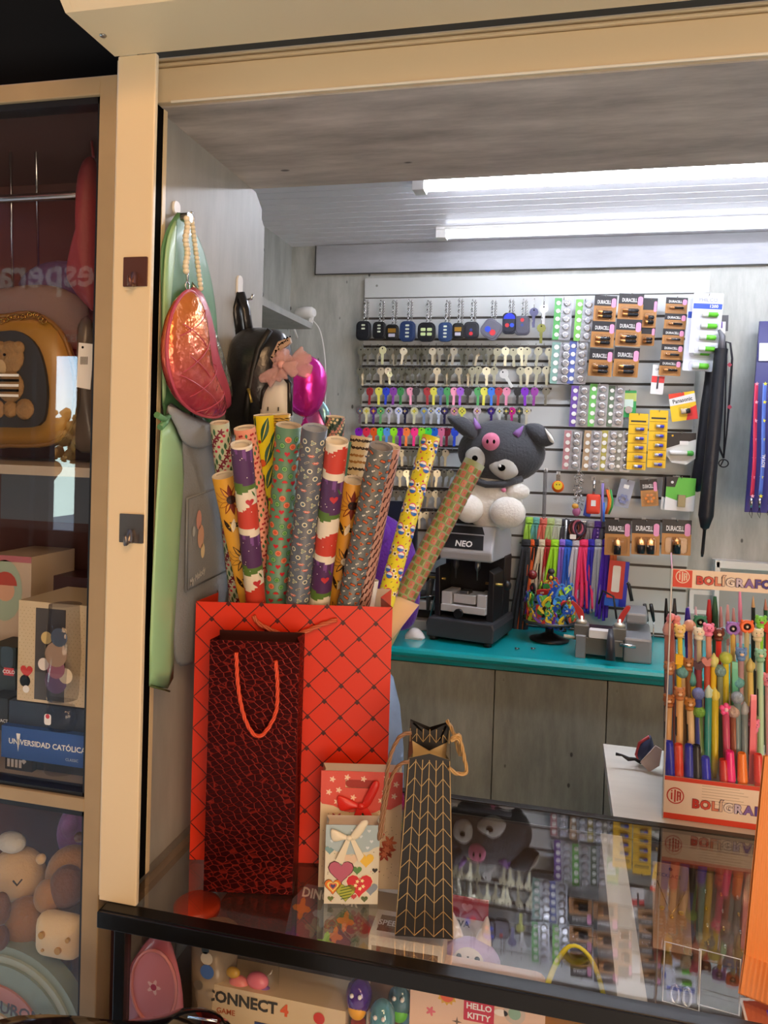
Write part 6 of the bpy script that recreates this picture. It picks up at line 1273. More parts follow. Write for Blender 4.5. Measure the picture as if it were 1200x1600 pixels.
# hanging red and white poster pack behind laces
t, W_, H_ = card_root('toy_pack', 'red and white packet with blue edge hanging right of the laces', 'packet', 950, 876, 975, 935, 2.33, 3)
mb = MB(); mb.prism(rrect(W_, H_, .002), -.001, .001, col('c83a2c')); mb.decal(rrect(W_*.5, H_*.7, .004), -.0013, col('e0d8c8'), 0, .002); mb.build('card', t)
mb = MB(); mb.bb(W_*.3, W_*.75, .0, .002, -H_*.7, H_*.5, col('2a30a0')); mb.bb(-W_*.6, W_*.6, .0015, .003, -H_*.72, -H_*.45, col('2a60c0')); mb.build('blue_backing', t)
for k, (x, y) in enumerate(((1012, 935), (1022, 940))):
    t = thing('screwdriver', ('thin black tool handle leaning behind the grey machine, left', 'black looped tool handle leaning behind the grey machine, right')[k], 'tool', at(x, 960, Y=2.32)); mb = MB(); mb.tube([(0, 0, -.10), (0, 0, -.02)], .002, CHROME, 6); mb.build('shaft', t); mb = MB(); mb.tube([(0, 0, -.02), (-.006, 0, .01), (-.010, 0, .03)], [.004, .006, .005], BLACKP, 8); mb.build('handle', t)

# ================================================================= PERSON (bending in the aisle, behind the rolls)
def skin(name, verts, edges, radii, parent, mats, facemat=None, sub=1, root=0):
    me = bpy.data.meshes.new(name); me.from_pydata(verts, edges, []); o_ = bpy.data.objects.new(name, me); C.objects.link(o_); o_.parent = parent
    md = o_.modifiers.new('skin', 'SKIN'); md.use_smooth_shade = True
    for i, r_ in enumerate(radii): me.skin_vertices[0].data[i].radius = (r_, r_) if not isinstance(r_, tuple) else r_
    me.skin_vertices[0].data[root].use_root = True
    if sub: s_ = o_.modifiers.new('sub', 'SUBSURF'); s_.levels = sub; s_.render_levels = sub
    for m_ in mats: me.materials.append(m_)
    return o_
DEN = mat('light_denim', '8fa3bd', .75, bump=.5, bscale=35, var=.25, vscale=10); BLT = mat('black_tshirt', '26272b', .8, bump=.2, bscale=30); SKN = mat('skin', 'c08a6a', .5)
hp = at(608, 1075, Y=1.62); t = thing('person', 'person in light blue jeans and black top bending down behind the red gift bag', 'person', (hp.x-.12, 1.62, 0))
# local: right hip at x=+.06
hz_ = .93
V = [(0, 0, hz_), (.075, 0, hz_-.04), (.085, -.01, .50), (.075, .03, .09), (.06, -.08, .035), (-.085, .03, hz_-.04), (-.10, .01, .50), (-.10, .05, .09), (-.12, -.06, .035), (-.04, .0, hz_+.13), (-.10, .0, hz_+.26), (-.16, 0, hz_+.37), (-.20, .0, hz_+.43), (-.23, .0, hz_+.47), (-.15, -.12, hz_+.33), (-.20, -.15, hz_+.08), (-.27, -.13, hz_-.12), (-.15, .14, hz_+.33), (-.20, .17, hz_+.08), (-.27, .14, hz_-.12), (-.29, -.12, hz_-.19), (-.29, .13, hz_-.19)]
E_ = [(0, 1), (1, 2), (2, 3), (3, 4), (0, 5), (5, 6), (6, 7), (7, 8), (0, 9), (9, 10), (10, 11), (11, 12), (12, 13), (11, 14), (14, 15), (15, 16), (11, 17), (17, 18), (18, 19), (16, 20), (19, 21)]
RR = [.115, .092, .062, .04, .035, .092, .062, .04, .035, .11, .115, .09, .05, .06, .05, .038, .028, .05, .038, .028, .03, .03]
o_ = skin('body', V, E_, RR, t, [SKN])
J = V[:9]; mb = None
o_ = skin('jeans', [V[0], V[1], V[2], (.076, .03, .12), V[5], V[6], (-.10, .05, .12), (-.02, 0, hz_+.07)], [(0, 1), (1, 2), (2, 3), (0, 4), (4, 5), (5, 6), (0, 7)], [.128, .102, .074, .055, .102, .074, .055, .126], t, [DEN])
o_ = skin('t_shirt', [(.0, 0, hz_+.03), (-.045, 0, hz_+.14), V[10], V[11], V[14], (-.18, -.14, hz_+.20), V[17], (-.18, .16, hz_+.20)], [(0, 1), (1, 2), (2, 3), (3, 4), (4, 5), (3, 6), (6, 7)], [.145, .138, .136, .112, .066, .056, .066, .056], t, [BLT])
mb = MB(); mb.ball((-0.280, 0, hz_+0.510), (.095, .075, .085), SKN, 20, 14); mb.ball((-0.375, 0, hz_+0.495), (.014, .012, .018), SKN); mb.ball((-0.290, -.077, hz_+0.510), (.018, .008, .022), SKN); mb.ball((-0.290, .077, hz_+0.510), (.018, .008, .022), SKN); mb.ball((-0.360, -.03, hz_+0.520), (.006, .008, .006), BLK, 8, 6); mb.ball((-0.360, .03, hz_+0.520), (.006, .008, .006), BLK, 8, 6); mb.build('head', t)
mb = MB(); mb.ball((-0.260, 0, hz_+0.535), (.10, .084, .085), mat('dark_hair', '1e1612', .6, bump=.4, bscale=80), 20, 12); mb.build('hair', t)
for sy, yy in ((-1, -.12), (1, .13)):
    vv = [(-.29, yy, hz_-.19), (-.30, yy, hz_-.24)]; ee = [(0, 1)]; rr2 = [.026, .028]
    for k, dx in enumerate((-.026, -.009, .009, .025)):
        i0 = len(vv); vv += [(-.30+dx, yy, hz_-.275), (-.305+dx, yy-.006*sy, hz_-.305), (-.312+dx, yy-.016*sy, hz_-.325)]; ee += [(1, i0), (i0, i0+1), (i0+1, i0+2)]; rr2 += [.010, .009, .007]
    i0 = len(vv); vv += [(-.325, yy-.02*sy, hz_-.24), (-.335, yy-.03*sy, hz_-.265)]; ee += [(1, i0), (i0, i0+1)]; rr2 += [.011, .009]
    skin('hand', vv, ee, rr2, t, [SKN])
mb = MB()
for z_ in (.70, .76, .66): mb.tube([(.078+.075*cos(a), -.0+.075*sin(a), z_+.01*cos(a*2)) for a in [k*pi/8 for k in range(16)]], .004, DEN, 6, closed=True)
mb.build('jean_creases', t)
# ================================================================= PEN DISPLAY
a = at(1036, 1285, Z=.9502); PY = 1.205
t = thing('pen_display', 'tall clear pen display box with red and cream header and base cards', 'display box', (a.x, PY, .9502)); o_ = Vector(t.location)
ACR = glass('acrylic', 1.35); ZT = at(1040, 888, Y=PY).z-.9502; WB = .30; ztop0 = at(1060, 918, Y=PY).z-.9502; zb1 = at(1045, 1212, Y=PY).z-.9502
mb = MB(); mb.prism([(0, 0), (.003, 0), (.027, .19), (.024, .19)], 0, ZT, ACR, M=Matrix(((1, 0, 0, 0), (0, 0, 1, 0), (0, 1, 0, 0), (0, 0, 0, 1)))); mb.bb(WB-.003, WB, 0, .20, 0, ZT, ACR); mb.bb(.003, WB-.003, 0, .002, zb1, zb1+.045, ACR); mb.build('acrylic_walls', t)
mb = MB(); mb.tube([(0.001, -.001, 0), (.001, -.001, ZT)], .0012, mat('acrylic_edge', 'd8d8d8', .2), 5); mb.tube([(.001, .0, ZT), (.025, .19, ZT)], .0012, mat('pink_edge', 'd8a0b8', .3), 5); mb.build('edge', t)
PEA = mat('peach_card', 'e4d2c0', .5); RDC = mat('red_card', 'cc3a20', .45)
mb = MB(); mb.bb(.002, WB-.002, .001, .0022, ztop0, ZT, PEA); mb.bb(.003, .030, -.0002, .001, ztop0+.001, ZT-.001, RDC)
def logo(mb, x, z, s, m_ring, m_in, y):
    mb.decal(circ(s, 24), y, m_ring, x, z); mb.decal(circ(s*.86, 24), y-.0002, m_in, x, z)
    for dx, h0, h1 in ((-.42, -.5, .35), (-.05, -.75, .75), (.25, -.6, .6), (.55, -.5, .5)): mb.bb(x+dx*s-.09*s, x+dx*s+.09*s, y-.0006, y-.0003, z+h0*s, z+h1*s, m_ring)
    mb.bb(x+.25*s, x+.55*s, y-.0006, y-.0003, z+.4*s, z+.55*s, m_ring); mb.bb(x+.25*s, x+.55*s, y-.0006, y-.0003, z-.05*s, z+.08*s, m_ring); mb.decal(circ(s*.1, 8), y-.0005, m_ring, x-.42*s, z+.55*s)
def boli(mb, x, z, size, y, sx=1.0):
    C7 = ['c03428', 'c84a38', 'd07c60', 'd8b8a0', 'e0d4cc', 'c0b4cc', '7a60a8', '4a3c98', '2c2484']
    xx = x
    for ch, h_ in zip('BOLÍGRAFO', C7):
        v, f = text_geo(ch, 0.04); w_ = (max(p[0] for p in v)-min(p[0] for p in v))*size*sx
        v2, f2 = text_geo(ch, 0.075); mb.add([(xx+w_/2+p[0]*size*sx, y, z+p[1]*size) for p in v2], f2, col('6a2038' if h_ < 'c' or ch in 'BOL' else '3a2a58'))
        mb.add([(xx+w_/2+p[0]*size*sx, y-.0004, z+p[1]*size) for p in v], f, col(h_)); xx += w_+size*.07
zc = (ztop0+ZT)/2; logo(mb, .0165, zc+.003, .010, PEA, RDC, -.0004); mb.text('IDEAS IDEAL', .0035, .0165, -.0005, zc-.011, PEA, .0) if False else None
boli(mb, .036, zc-.0015, .0165, -.0004, 1.02); mb.decal(circ(.006, 16), .0008, col('d0b8a0'), .158, zc+.003); mb.text('4', .008, .158, .0006, zc+.003, DARK, .01)
mb.prism([(.175, zc-.012), (.179, zc-.012), (.186, zc+.008), (.182, zc+.010)], -.0005, .0008, col('2a50a8')); mb.build('header_card', t)
mb = MB(); mb.bb(.001, WB-.001, -.001, .001, .0005, zb1, PEA); mb.bb(.001, WB-.001, -.0014, -.001, zb1-.006, zb1, RDC); mb.bb(.001, WB-.001, -.0014, -.001, .0005, .009, RDC); logo(mb, .018, zb1*.56, .0125, mat('logo_red', 'b83024', .5), PEA, -.0013)
boli(mb, .042, zb1*.42, .0180, -.0014, 1.0)
for k in range(7): mb.bb(.055, .055+.052+.006*(k % 3), -.0012, -.001, zb1*(.86-.065*k), zb1*(.86-.065*k)+.0006, col('a89880'))
mb.lathe([(.010, 0), (.010, .0006)], BLK, 18, M=T((.145, -.0016, .013)) @ RX(pi/2)); mb.decal([(-.004, .0), (-.001, -.003), (.005, .004), (-.001, -.0005)], -.0026, WHITEP, .145, .013); mb.build('base_card', t)
mb = MB(); mb.bb(.027, WB-.003, .03, .19, 0, .03, mat('tier', 'd0c4b4', .6)); mb.bb(.027, WB-.003, .085, .19, .03, .06, mat('tier', 'd0c4b4', .6)); mb.build('tiers', t)
rnd = random.Random(31)
def pen(x, y, h_, kind, h2, Y, lab, yb=1215, wpx=7, lean=None):
    p = at(x, y, Y=Y); b_ = at(x+(lean if lean is not None else rnd.uniform(-4, 4)), yb, Y=Y+.0); b_.z = max(b_.z, .957 if Y < PY+.03 else .985 if Y < PY+.08 else 1.012); s = S(p)*1.2; r_ = wpx*s/2
    d = p-b_; L_ = d.length; t = thing('pen' if kind != 'marker' else 'marker_pen', lab, 'pen' if kind != 'marker' else 'marker', b_, group='pens in the display'); Rm = d.to_track_quat('Z', 'Y').to_matrix().to_4x4(); m_ = col(h_, .3); mb = MB(Rm)
    if kind == 'marker':
        mb.lathe([(r_*.9, 0), (r_*.9, L_*.5)], m_, 14); mb.build('barrel', t); mb = MB(Rm); mb.lathe([(r_, L_*.48), (r_*1.02, L_*.5), (r_*.98, L_*.52), (r_*.82, L_*.97), (r_*.7, L_), (r_*.5, L_), (r_*.5, L_-.003)], m_, 14); mb.build('cap', t); return
    if kind == 'cap':
        mb.lathe([(r_*.8, 0), (r_*.8, L_*.8)], col(h2, .3), 10); mb.build('barrel', t); mb = MB(Rm); mb.lathe([(r_, L_*.72), (r_, L_*.9), (r_*.5, L_)], m_, 10); mb.build('cap', t); return
    if kind == 'pencil':
        mb.lathe([(r_, 0), (r_, L_-.02)], m_, 6, smooth=False); mb.build('barrel', t); mb = MB(Rm); mb.lathe([(r_, L_-.02), (r_*.3, L_-.004), (0, L_)], col(h2, .6), 6); mb.build('tip', t); return
    if kind == 'slant':
        mb.prism(smooth2([(-r_, 0), (r_, 0), (r_*1.6, L_*.7), (r_*1.4, L_), (r_*.2, L_*.9), (-r_*1.2, L_*.6)], 3), -.004, .004, m_); mb.build('barrel', t); return
    mb.lathe([(r_*.55, 0), (r_, .015), (r_, L_-.006)], m_, 12)
    if kind in ('bear', 'multi'):
        for q_ in (-1, 0, 1): mb.bb(q_*r_*.6-.0006, q_*r_*.6+.0006, -r_*1.02, -r_*.8, L_*.5, L_*.72, DARK)
    mb.build('barrel', t); mb = MB(T((Rm @ Vector((0, 0, L_)))) @ Matrix()); k2 = col(h2, .35) if kind != 'glit' else mat('glitter_'+h2, h2, .12, .3, bump=.4, bscale=900, var=.5, vscale=600)
    if kind in ('ball', 'glit'): mb.ball((0, 0, 0), 5.6*s*1.45, k2, 16, 12)
    elif kind in ('bear', 'pig', 'cat'):
        R2 = 7.5*s; mb.ball((0, 0, 0), (R2, R2*.8, R2*.85), k2, 16, 10); mb.ball((-R2*.65, 0, R2*.7), R2*.32, k2, 10, 7); mb.ball((R2*.65, 0, R2*.7), R2*.32, k2, 10, 7); mb.ball((0, -R2*.75, -R2*.15), (R2*.35, R2*.2, R2*.25), col('f0d0b0' if kind == 'bear' else 'c84a78'), 10, 6)
        mb.ball((-R2*.35, -R2*.7, R2*.2), R2*.09, BLK, 6, 5); mb.ball((R2*.35, -R2*.7, R2*.2), R2*.09, BLK, 6, 5)
        mb.lathe([(R2*.6, -R2*1.3), (R2*.8, -R2*.9), (R2*.6, -R2*.6)], k2, 12)
    elif kind == 'ring':
        R2 = 8.5*s; mb.lathe([(R2, -.003), (R2*1.05, 0), (R2, .003), (R2*.55, .004), (R2*.55, -.004), (R2, -.003)], k2, 20, M=RX(pi/2), caps=False); mb.lathe([(R2*.6, 0), (0, .001)], DARK, 16, M=RX(pi/2)); mb.ball((0, -.003, 0), R2*.2, col('f0e8d0'), 8, 6); mb.ball((-R2*.7, 0, R2*.8), R2*.25, k2, 8, 6); mb.ball((R2*.7, 0, R2*.8), R2*.25, k2, 8, 6)
    elif kind == 'flower':
        for q_ in range(5): mb.ball((5*s*cos(q_*1.257+.3), -.001, 5*s*sin(q_*1.257+.3)), 3.6*s, k2, 10, 7)
        mb.ball((0, -.003, 0), 3*s, col('f8c0d8'), 8, 6)
    elif kind == 'heart': mb.prism(heart(8*s, 20), -.004, .004, k2)
    elif kind == 'drop': mb.lathe([(4*s, -8*s), (5.5*s, -2*s), (4*s, 4*s), (.5*s, 10*s)], k2, 10); mb.ball((4*s, 0, 0), (2.5*s, 2*s, 5*s), k2, 8, 6)
    elif kind == 'block': mb.box((0, 0, 0), (9*s, 8*s, 12*s), k2)
    elif kind == 'curly':
        for q_ in range(7): mb.ball((rnd.uniform(-6, 6)*s, rnd.uniform(-3, 1)*s, rnd.uniform(-5, 5)*s), 4.4*s, k2, 10, 7)
    mb.build('topper', t)
R4 = PY+.15; R3_ = PY+.11; R2_ = PY+.065; R1_ = PY+.030
Q = [(1041, 935, '16161a', 'cap', '303038', R4, 'black clear-topped pen at the far left back of the pen display', 5), (1054, 935, '2a2a30', 'cap', '909098', R4, 'black and silver pen second from left at the back of the pen display', 6), (1076, 948, 'c8a8e0', 'cap', 'b090c8', R4, 'pale lilac glitter pen at the back left of the pen display', 5), (1074, 950, '3a20a8', 'cap', '4a30b0', R4-.01, 'deep violet feather-shaped pen at the back left of the pen display', 8), (1087, 948, 'd8b8c0', 'cap', 'c8a0b0', R4, 'clear pink pen beside the violet feather-shaped one', 5), (1108, 937, 'c03030', 'cap', 'b05050', R4, 'red-capped pen pointing up left of the dark green pen', 7), (1117, 932, '2a5a38', 'cap', '306040', R4, 'dark green pen behind the clear pink pens', 8), (1126, 948, 'd89aa0', 'cap', 'e0c8b8', R4, 'clear pink gel pen, left of a fan of three', 5), (1137, 945, 'e0a8a8', 'cap', 'e8d0c0', R4, 'clear pink gel pen, middle of a fan of three', 5), (1146, 950, 'c89090', 'cap', 'd8c0b0', R4, 'clear pink gel pen, right of a fan of three', 5), (1156, 922, 'e890b8', 'cap', 'e8b0c8', R4, 'pink patterned pen sticking up highest in the pen display', 5), (1177, 930, '1c2a20', 'pencil', 'd8b080', R4, 'dark pencil with bare wood tip near the right of the pen display', 5), (1196, 934, '28583a', 'pencil', 'c88878', R4, 'green pencil with bare wood tip at the right edge', 5),
     (1042, 982, 'b87868', 'drop', 'e8b0a8', R3_, 'pen with pale pink leaf topper at the left wall of the display', 6), (1050, 968, 'd88070', 'curly', 'f09a9a', R3_, 'pen with pink curly topper at the upper left of the display', 6), (1062, 984, 'd8c840', 'bear', 'e8c878', R2_+.02, 'yellow pen with cream and yellow animal topper', 6), (1078, 978, 'd89880', 'ball', 'e8b098', R3_, 'peach pen with plain round topper', 6), (1094, 972, '2a6048', 'ring', '3a8a68', R3_, 'green pen with a green ring topper', 6), (1092, 988, 'c8c0a0', 'bear', 'e8e4d0', R2_+.02, 'cream pen with white bird-like topper', 6), (1107, 982, 'e0a090', 'pig', 'f088b0', R2_+.02, 'peach pen with bright pink pig topper', 7), (1123, 989, 'd83828', 'bear', '6a3428', R2_+.02, 'red pen with dark brown bear topper', 7), (1131, 990, '8ab0b8', 'ball', '8ab8c0', R3_, 'grey-blue pen behind the brown bear pen', 6), (1145, 982, 'd8b860', 'ring', '9a70c8', R2_+.02, 'pen with a large violet round cat-eared topper', 6), (1167, 979, 'c8c090', 'ring', 'f07038', R2_+.02, 'pen with a large orange ring topper', 6), (1189, 970, '90d840', 'pig', '90e050', R3_, 'pen with lime green topper near the right edge', 6), (1184, 990, 'd8d0a8', 'bear', 'e0d4b0', R2_+.02, 'pen with cream bear topper near the right edge', 6), (1201, 980, 'e04a40', 'ball', 'e85040', R3_, 'pen with red topper cut by the right edge', 7)]
for a_ in Q: pen(a_[0], a_[1], a_[2], a_[3], a_[4], a_[5], a_[6], wpx=a_[7])
Q = [(1046, 1042, '6a8ab8', 'bear', 'b88058', 'pen with bear topper wearing a white collar at the left wall'), (1061, 1030, 'e8c828', 'block', 'f0c020', 'pen with yellow block topper'), (1066, 1050, 'c8b088', 'glit', '70b0b8', 'pen with glitter aqua ball topper, left one of three'), (1075, 1036, '8a6040', 'bear', 'a06838', 'pen with small brown bear topper behind the aqua ball'), (1082, 1062, 'd8c838', 'drop', '60b0b0', 'yellow pen with teal hat topper'), (1091, 1040, '904050', 'heart', '4a2838', 'glitter pen with dark heart topper'), (1105, 1034, 'c05848', 'heart', 'c8807a', 'rose glitter pen with rose heart topper'), (1115, 1032, 'e0c030', 'drop', 'd8d888', 'yellow pen with pale yellow topper'), (1125, 1048, '8a9a80', 'glit', '80a8b0', 'pen with glitter grey-blue ball topper, middle of three'), (1134, 1028, 'd8cc38', 'ball', 'b8c850', 'tall yellow pen with olive round topper'), (1147, 1033, '58b898', 'slant', '58b898', 'mint green slanted fin-shaped pen'), (1158, 1020, 'b09098', 'bear', '6a90c8', 'pen with small blue animal topper'), (1153, 1066, '4a8088', 'glit', '70b8c0', 'pen with glitter aqua ball topper, right one of three'), (1172, 1040, 'd8c070', 'drop', 'c8b870', 'straw-coloured pen left of the mint one'), (1188, 1022, 'b0d8b8', 'bear', '90c8a8', 'pale pen with mint green bunny topper'), (1200, 1060, 'd8a0b0', 'pig', 'e890a8', 'pen with pale pink topper cut by the right edge')]
for a_ in Q: pen(a_[0], a_[1], a_[2], a_[3], a_[4], R2_, a_[5]+' in the pen display', wpx=7.5)
Q = [(1045, 1093, 'c8a070', 'bear', 'a86838', 'beige multicolour pen with brown bear topper, leftmost of three'), (1062, 1082, 'e0b880', 'bear', 'c08050', 'tan multicolour pen with bear topper, tallest of three'), (1078, 1098, 'd8c098', 'bear', 'b88040', 'beige multicolour pen with bear topper, rightmost of three'), (1091, 1084, '3a4aa0', 'glit', '7888c8', 'blue pen with blue bubble topper'), (1092, 1112, '5a7a48', 'glit', '80b850', 'pen with green glitter ball topper'), (1107, 1082, '3a9090', 'drop', 'c0d8c8', 'teal pen with pale shell topper'), (1117, 1086, 'c8b830', 'drop', 'd8cc60', 'yellow pen with yellow shell topper'), (1134, 1108, 'c05078', 'flower', 'f05aa0', 'pink pen with bubbly hot pink topper'), (1152, 1090, '708890', 'glit', 'a0b0c0', 'pen with clear glitter ball topper'), (1146, 1112, '905848', 'glit', 'c8b0a8', 'copper glitter pen with clear ball topper'), (1163, 1108, '788890', 'drop', 'a0a8b0', 'pen with grey dolphin-like topper'), (1176, 1084, 'e87888', 'slant', 'e87888', 'coral pink slanted fin-shaped pen'), (1178, 1132, 'c86878', 'pig', 'e888a8', 'pink multicolour pen with pink pig topper')]
for a_ in Q: pen(a_[0], a_[1], a_[2], a_[3], a_[4], R1_, a_[5]+' in the pen display' if len(a_[5].split()) < 12 else a_[5], wpx=9)
Q = [(1045, 1158, '2430c0', 'blue marker, leftmost in the front row of the pen display'), (1060, 1162, 'e04830', 'red marker between two blue ones in the front row'), (1076, 1163, '2430b8', 'blue marker right of the left red one in the front row'), (1088, 1164, '14141a', 'black marker in the front row of the pen display'), (1102, 1182, '2028d0', 'tilted blue pen cap right of the black marker'), (1130, 1186, 'c83024', 'red pen cap left of the pink marker'), (1140, 1173, 'f02888', 'hot pink marker in the front row of the pen display'), (1159, 1176, 'f08020', 'orange marker in the front row of the pen display'), (1184, 1178, 'd83828', 'tilted red marker right of the orange one'), (1196, 1186, '2468c8', 'blue marker at the right edge of the front row')]
for x, y, h_, lab in Q: pen(x, y, h_, 'marker', None, PY+.012, lab, yb=1262, wpx=13, lean=rnd.uniform(0, 5))
# cap/shuttle shaped purse on the wooden shelf
p = at(1005, 1195, Z=.951); t = thing('coin_purse', 'small navy purse with red trim and a pale serrated flap on the wooden shelf', 'purse', p)
mb = MB(); o2 = (p.x, p.z); mb.puff(smooth2(trace([(994, 1178), (1000, 1160), (1014, 1150), (1018, 1152), (1022, 1172), (1012, 1188), (1000, 1190)], Y=p.y, o=o2), 3), .016, mat('purse_navy', '3a4468', .5)); mb.build('pouch', t)
mb = MB(); mb.tube([(a_, -.004, b_) for a_, b_ in trace([(1000, 1190), (994, 1178), (999, 1160), (1014, 1150)], Y=p.y, o=o2)], .003, mat('purse_red', 'c84a50', .5), 6); mb.build('trim', t)
mb = MB(); mb.prism(trace([(1000, 1190), (1024, 1164), (1034, 1170), (1030, 1195), (1014, 1205)], Y=p.y-.02, o=o2), -.024, -.021, mat('purse_flap', 'd8c8c0', .6)); mb.build('flap', t)
mb = MB(); q = trace([(962, 1178), (972, 1180), (982, 1186), (992, 1186), (1002, 1192)], Y=p.y-.02, o=o2); mb.tube([(a_, -.02, max(b_, .004)) for a_, b_ in q], [.003, .002, .004, .003, .003], BLACKP, 8); mb.build('swivel_clip', t)
# orange corrugated packet near the right edge
ORG = mat('orange_corrugated', 'dc8a48', .55)
t = thing('corrugated_box', 'orange ribbed cardboard packet standing on the glass at the right edge', 'box', at(1160, 1560, Z=.9505), (0, 0, 0)); o_ = Vector(t.location)
g_ = [at(1192, 1180, Y=.86), at(1162, 1490, Y=.86), at(1330, 1560, Y=.90), at(1330, 1180, Y=.90)]
def ribbed(mb, a_, b_, c_, d_, n, m_):
    vs = []; N_ = (b_-a_).cross(d_-a_).normalized()
    for i in range(n*4+1):
        f_ = i/(n*4); off = N_*(.0009*sin(f_*n*2*pi)); vs += [a_.lerp(d_, f_)+off, b_.lerp(c_, f_)+off]
    mb.add([tuple(v-o_) for v in vs], [(2*i, 2*i+1, 2*i+3, 2*i+2) for i in range(n*4)], m_, True)
    k = len(vs); mb.add([tuple(v-o_+N_*.003) for v in vs], [(2*i, 2*i+1, 2*i+3, 2*i+2) for i in range(n*4)], m_, True)
mb = MB(); ribbed(mb, g_[0], g_[1], g_[2], g_[3], 22, ORG); mb.build('upper_panel', t)
h0 = at(1153, 1552, Z=.952); h1 = at(1330, 1625, Z=.952); mb = MB(); ribbed(mb, g_[1], h0, h1, g_[2], 22, ORG); mb.build('folded_flap', t)

# ================================================================= INSIDE THE SHOWCASE (shelf top .775)
ZS = .775
def sc_thing(name, lab, cat, x, y, Y, rot=(0, 0, 0), zz=ZS, group=None): p = at(x, y, Y=Y); return thing(name, lab, cat, (p.x, Y, zz), rot, group), p
# pink plate pack
t, p = sc_thing('plate_pack', 'pink party plate pack in clear wrap, leaning in the showcase at the far left', 'plate pack', 240, 1500, .83); o2 = (p.x, ZS)
mb = MB(); mb.puff(smooth2(trace([(195, 1530), (240, 1458), (262, 1462), (282, 1530), (286, 1600), (270, 1660), (200, 1640)], Y=.83, o=o2), 3), .010, mat('pink_plate_film', 'd8808c', .25, coat=.4)); mb.build('packet', t)
mb = MB(); Zc = at(242, 1540, Y=.82).z-ZS; xc = at(242, 1540, Y=.82).x-p.x; mb.tube([(xc+.030*cos(k*pi/12), -.013, Zc+.045*sin(k*pi/12)) for k in range(24)], .0022, mat('plate_rim', 'e89898', .2, coat=.5), 6, closed=True); mb.prism(circ(.028, 24, xc, Zc, .043), -.0125, -.010, mat('plate_face', 'd890a0', .3)); mb.decal(flower(.010, 5, 24), -.0130, col('f0d0d8'), xc, Zc); mb.decal(circ(.004), -.0132, col('b04060'), xc, Zc); mb.build('plate', t)
t, p = sc_thing('plate_pack', 'white and pink patterned packet behind the pink plates', 'plate pack', 205, 1480, .88); o2 = (p.x, ZS)
mb = MB(); mb.prism([(q[0], max(0, q[1])) for q in trace([(195, 1560), (188, 1500), (218, 1452), (252, 1440), (240, 1500), (225, 1600)], Y=.88, o=o2)], 0, .004, mat('pink_white_card', 'c8a0a0', .5)); mb.build('card', t)
# storage jar with red lid
p = at(308, 1412, Z=.93); q = at(308, 1412, Y=.90); t = thing('storage_jar', 'clear jar with a red lid under the glass at the left', 'jar', (q.x, .90, ZS)); zl = q.z-ZS
mb = MB(); mb.lathe([(.026, 0), (.027, .01), (.027, zl-.012)], glass('jar_clear', 1.35), 28); mb.build('jar_body', t); mb = MB(); mb.lathe([(.0285, zl-.012), (.030, zl-.008), (.030, zl), (.024, zl+.004), (0, zl+.004)], mat('jar_lid', 'c8401c', .35), 28); mb.build('lid', t)
t, p = sc_thing('tumbler', 'clear tumbler printed with a small bird figure beside the pink plates', 'tumbler', 335, 1510, .86); zt_ = at(335, 1455, Y=.86).z-ZS
mb = MB(); mb.lathe([(.026, 0), (.029, zt_*1.0)], mat('tumbler_frost', 'b8a890', .2, alpha=.55), 28); mb.build('cup', t)
mb = MB(); Zc = at(335, 1520, Y=.83).z-ZS
for dx, dz, s, h_ in ((.004, .016, .008, 'd8d0b8'), (.005, .0, .009, '4a70b0'), (-.006, -.018, .006, '6a6050'), (.002, .026, .005, '3a4a50')): mb.decal(circ(s, 14), -.031, col(h_), dx, Zc+dz)
mb.build('print', t)
# pink toy bag
t, p = sc_thing('toy_packet', 'clear packet of pink, purple and yellow toy pieces behind the board game', 'packet', 390, 1530, .85); Zc = at(385, 1535, Y=.85).z-ZS
for x, z, s, h_ in ((-.012, 0, .013, 'e88a88'), (.012, .008, .014, 'e07888'), (.020, -.004, .011, '8a60a8'), (-.002, -.012, .009, 'e8b838'), (-.02, .012, .009, 'c8a040')):
    mb = MB(); mb.ball((x, -.004, Zc+z), (s, s*.6, s*.7), col(h_, .3)); mb.build('toy_piece', t)
mb = MB(); mb.puff(rrect(.075, .06, .006, 3, 0, Zc), .016, CLEAR); mb.build('wrapper', t)
# board game box
a_ = at(318, 1555, Y=.83); b_ = at(525, 1592, Y=.83); t = thing('board_game', 'cream board game box lettered CONNECT 4 at the bottom of the showcase front', 'board game', ((a_.x+b_.x)/2, .86, ZS)); W_ = b_.x-a_.x+.02; Hh = a_.z-ZS+.012
mb = MB(); mb.box((0, 0, Hh/2), (W_, .05, Hh), mat('game_cream', 'd0bc98', .5)); mb.text('CONNECT', .019, -W_*.20, -.0256, Hh-.014, DARK, .04); mb.text('4', .019, W_*.10, -.0257, Hh-.014, col('d8603a'), .04); mb.text('GAME', .009, -W_*.3, -.0256, Hh-.030, col('a8502a'), .02); mb.bb(-W_*.1, W_*.4, -.0258, -.0252, 0, Hh-.034, col('3a4a78')); mb.decal(circ(.007), -.0259, col('c83a30'), W_*.33, Hh-.014); mb.build('box', t, bevel=.001)
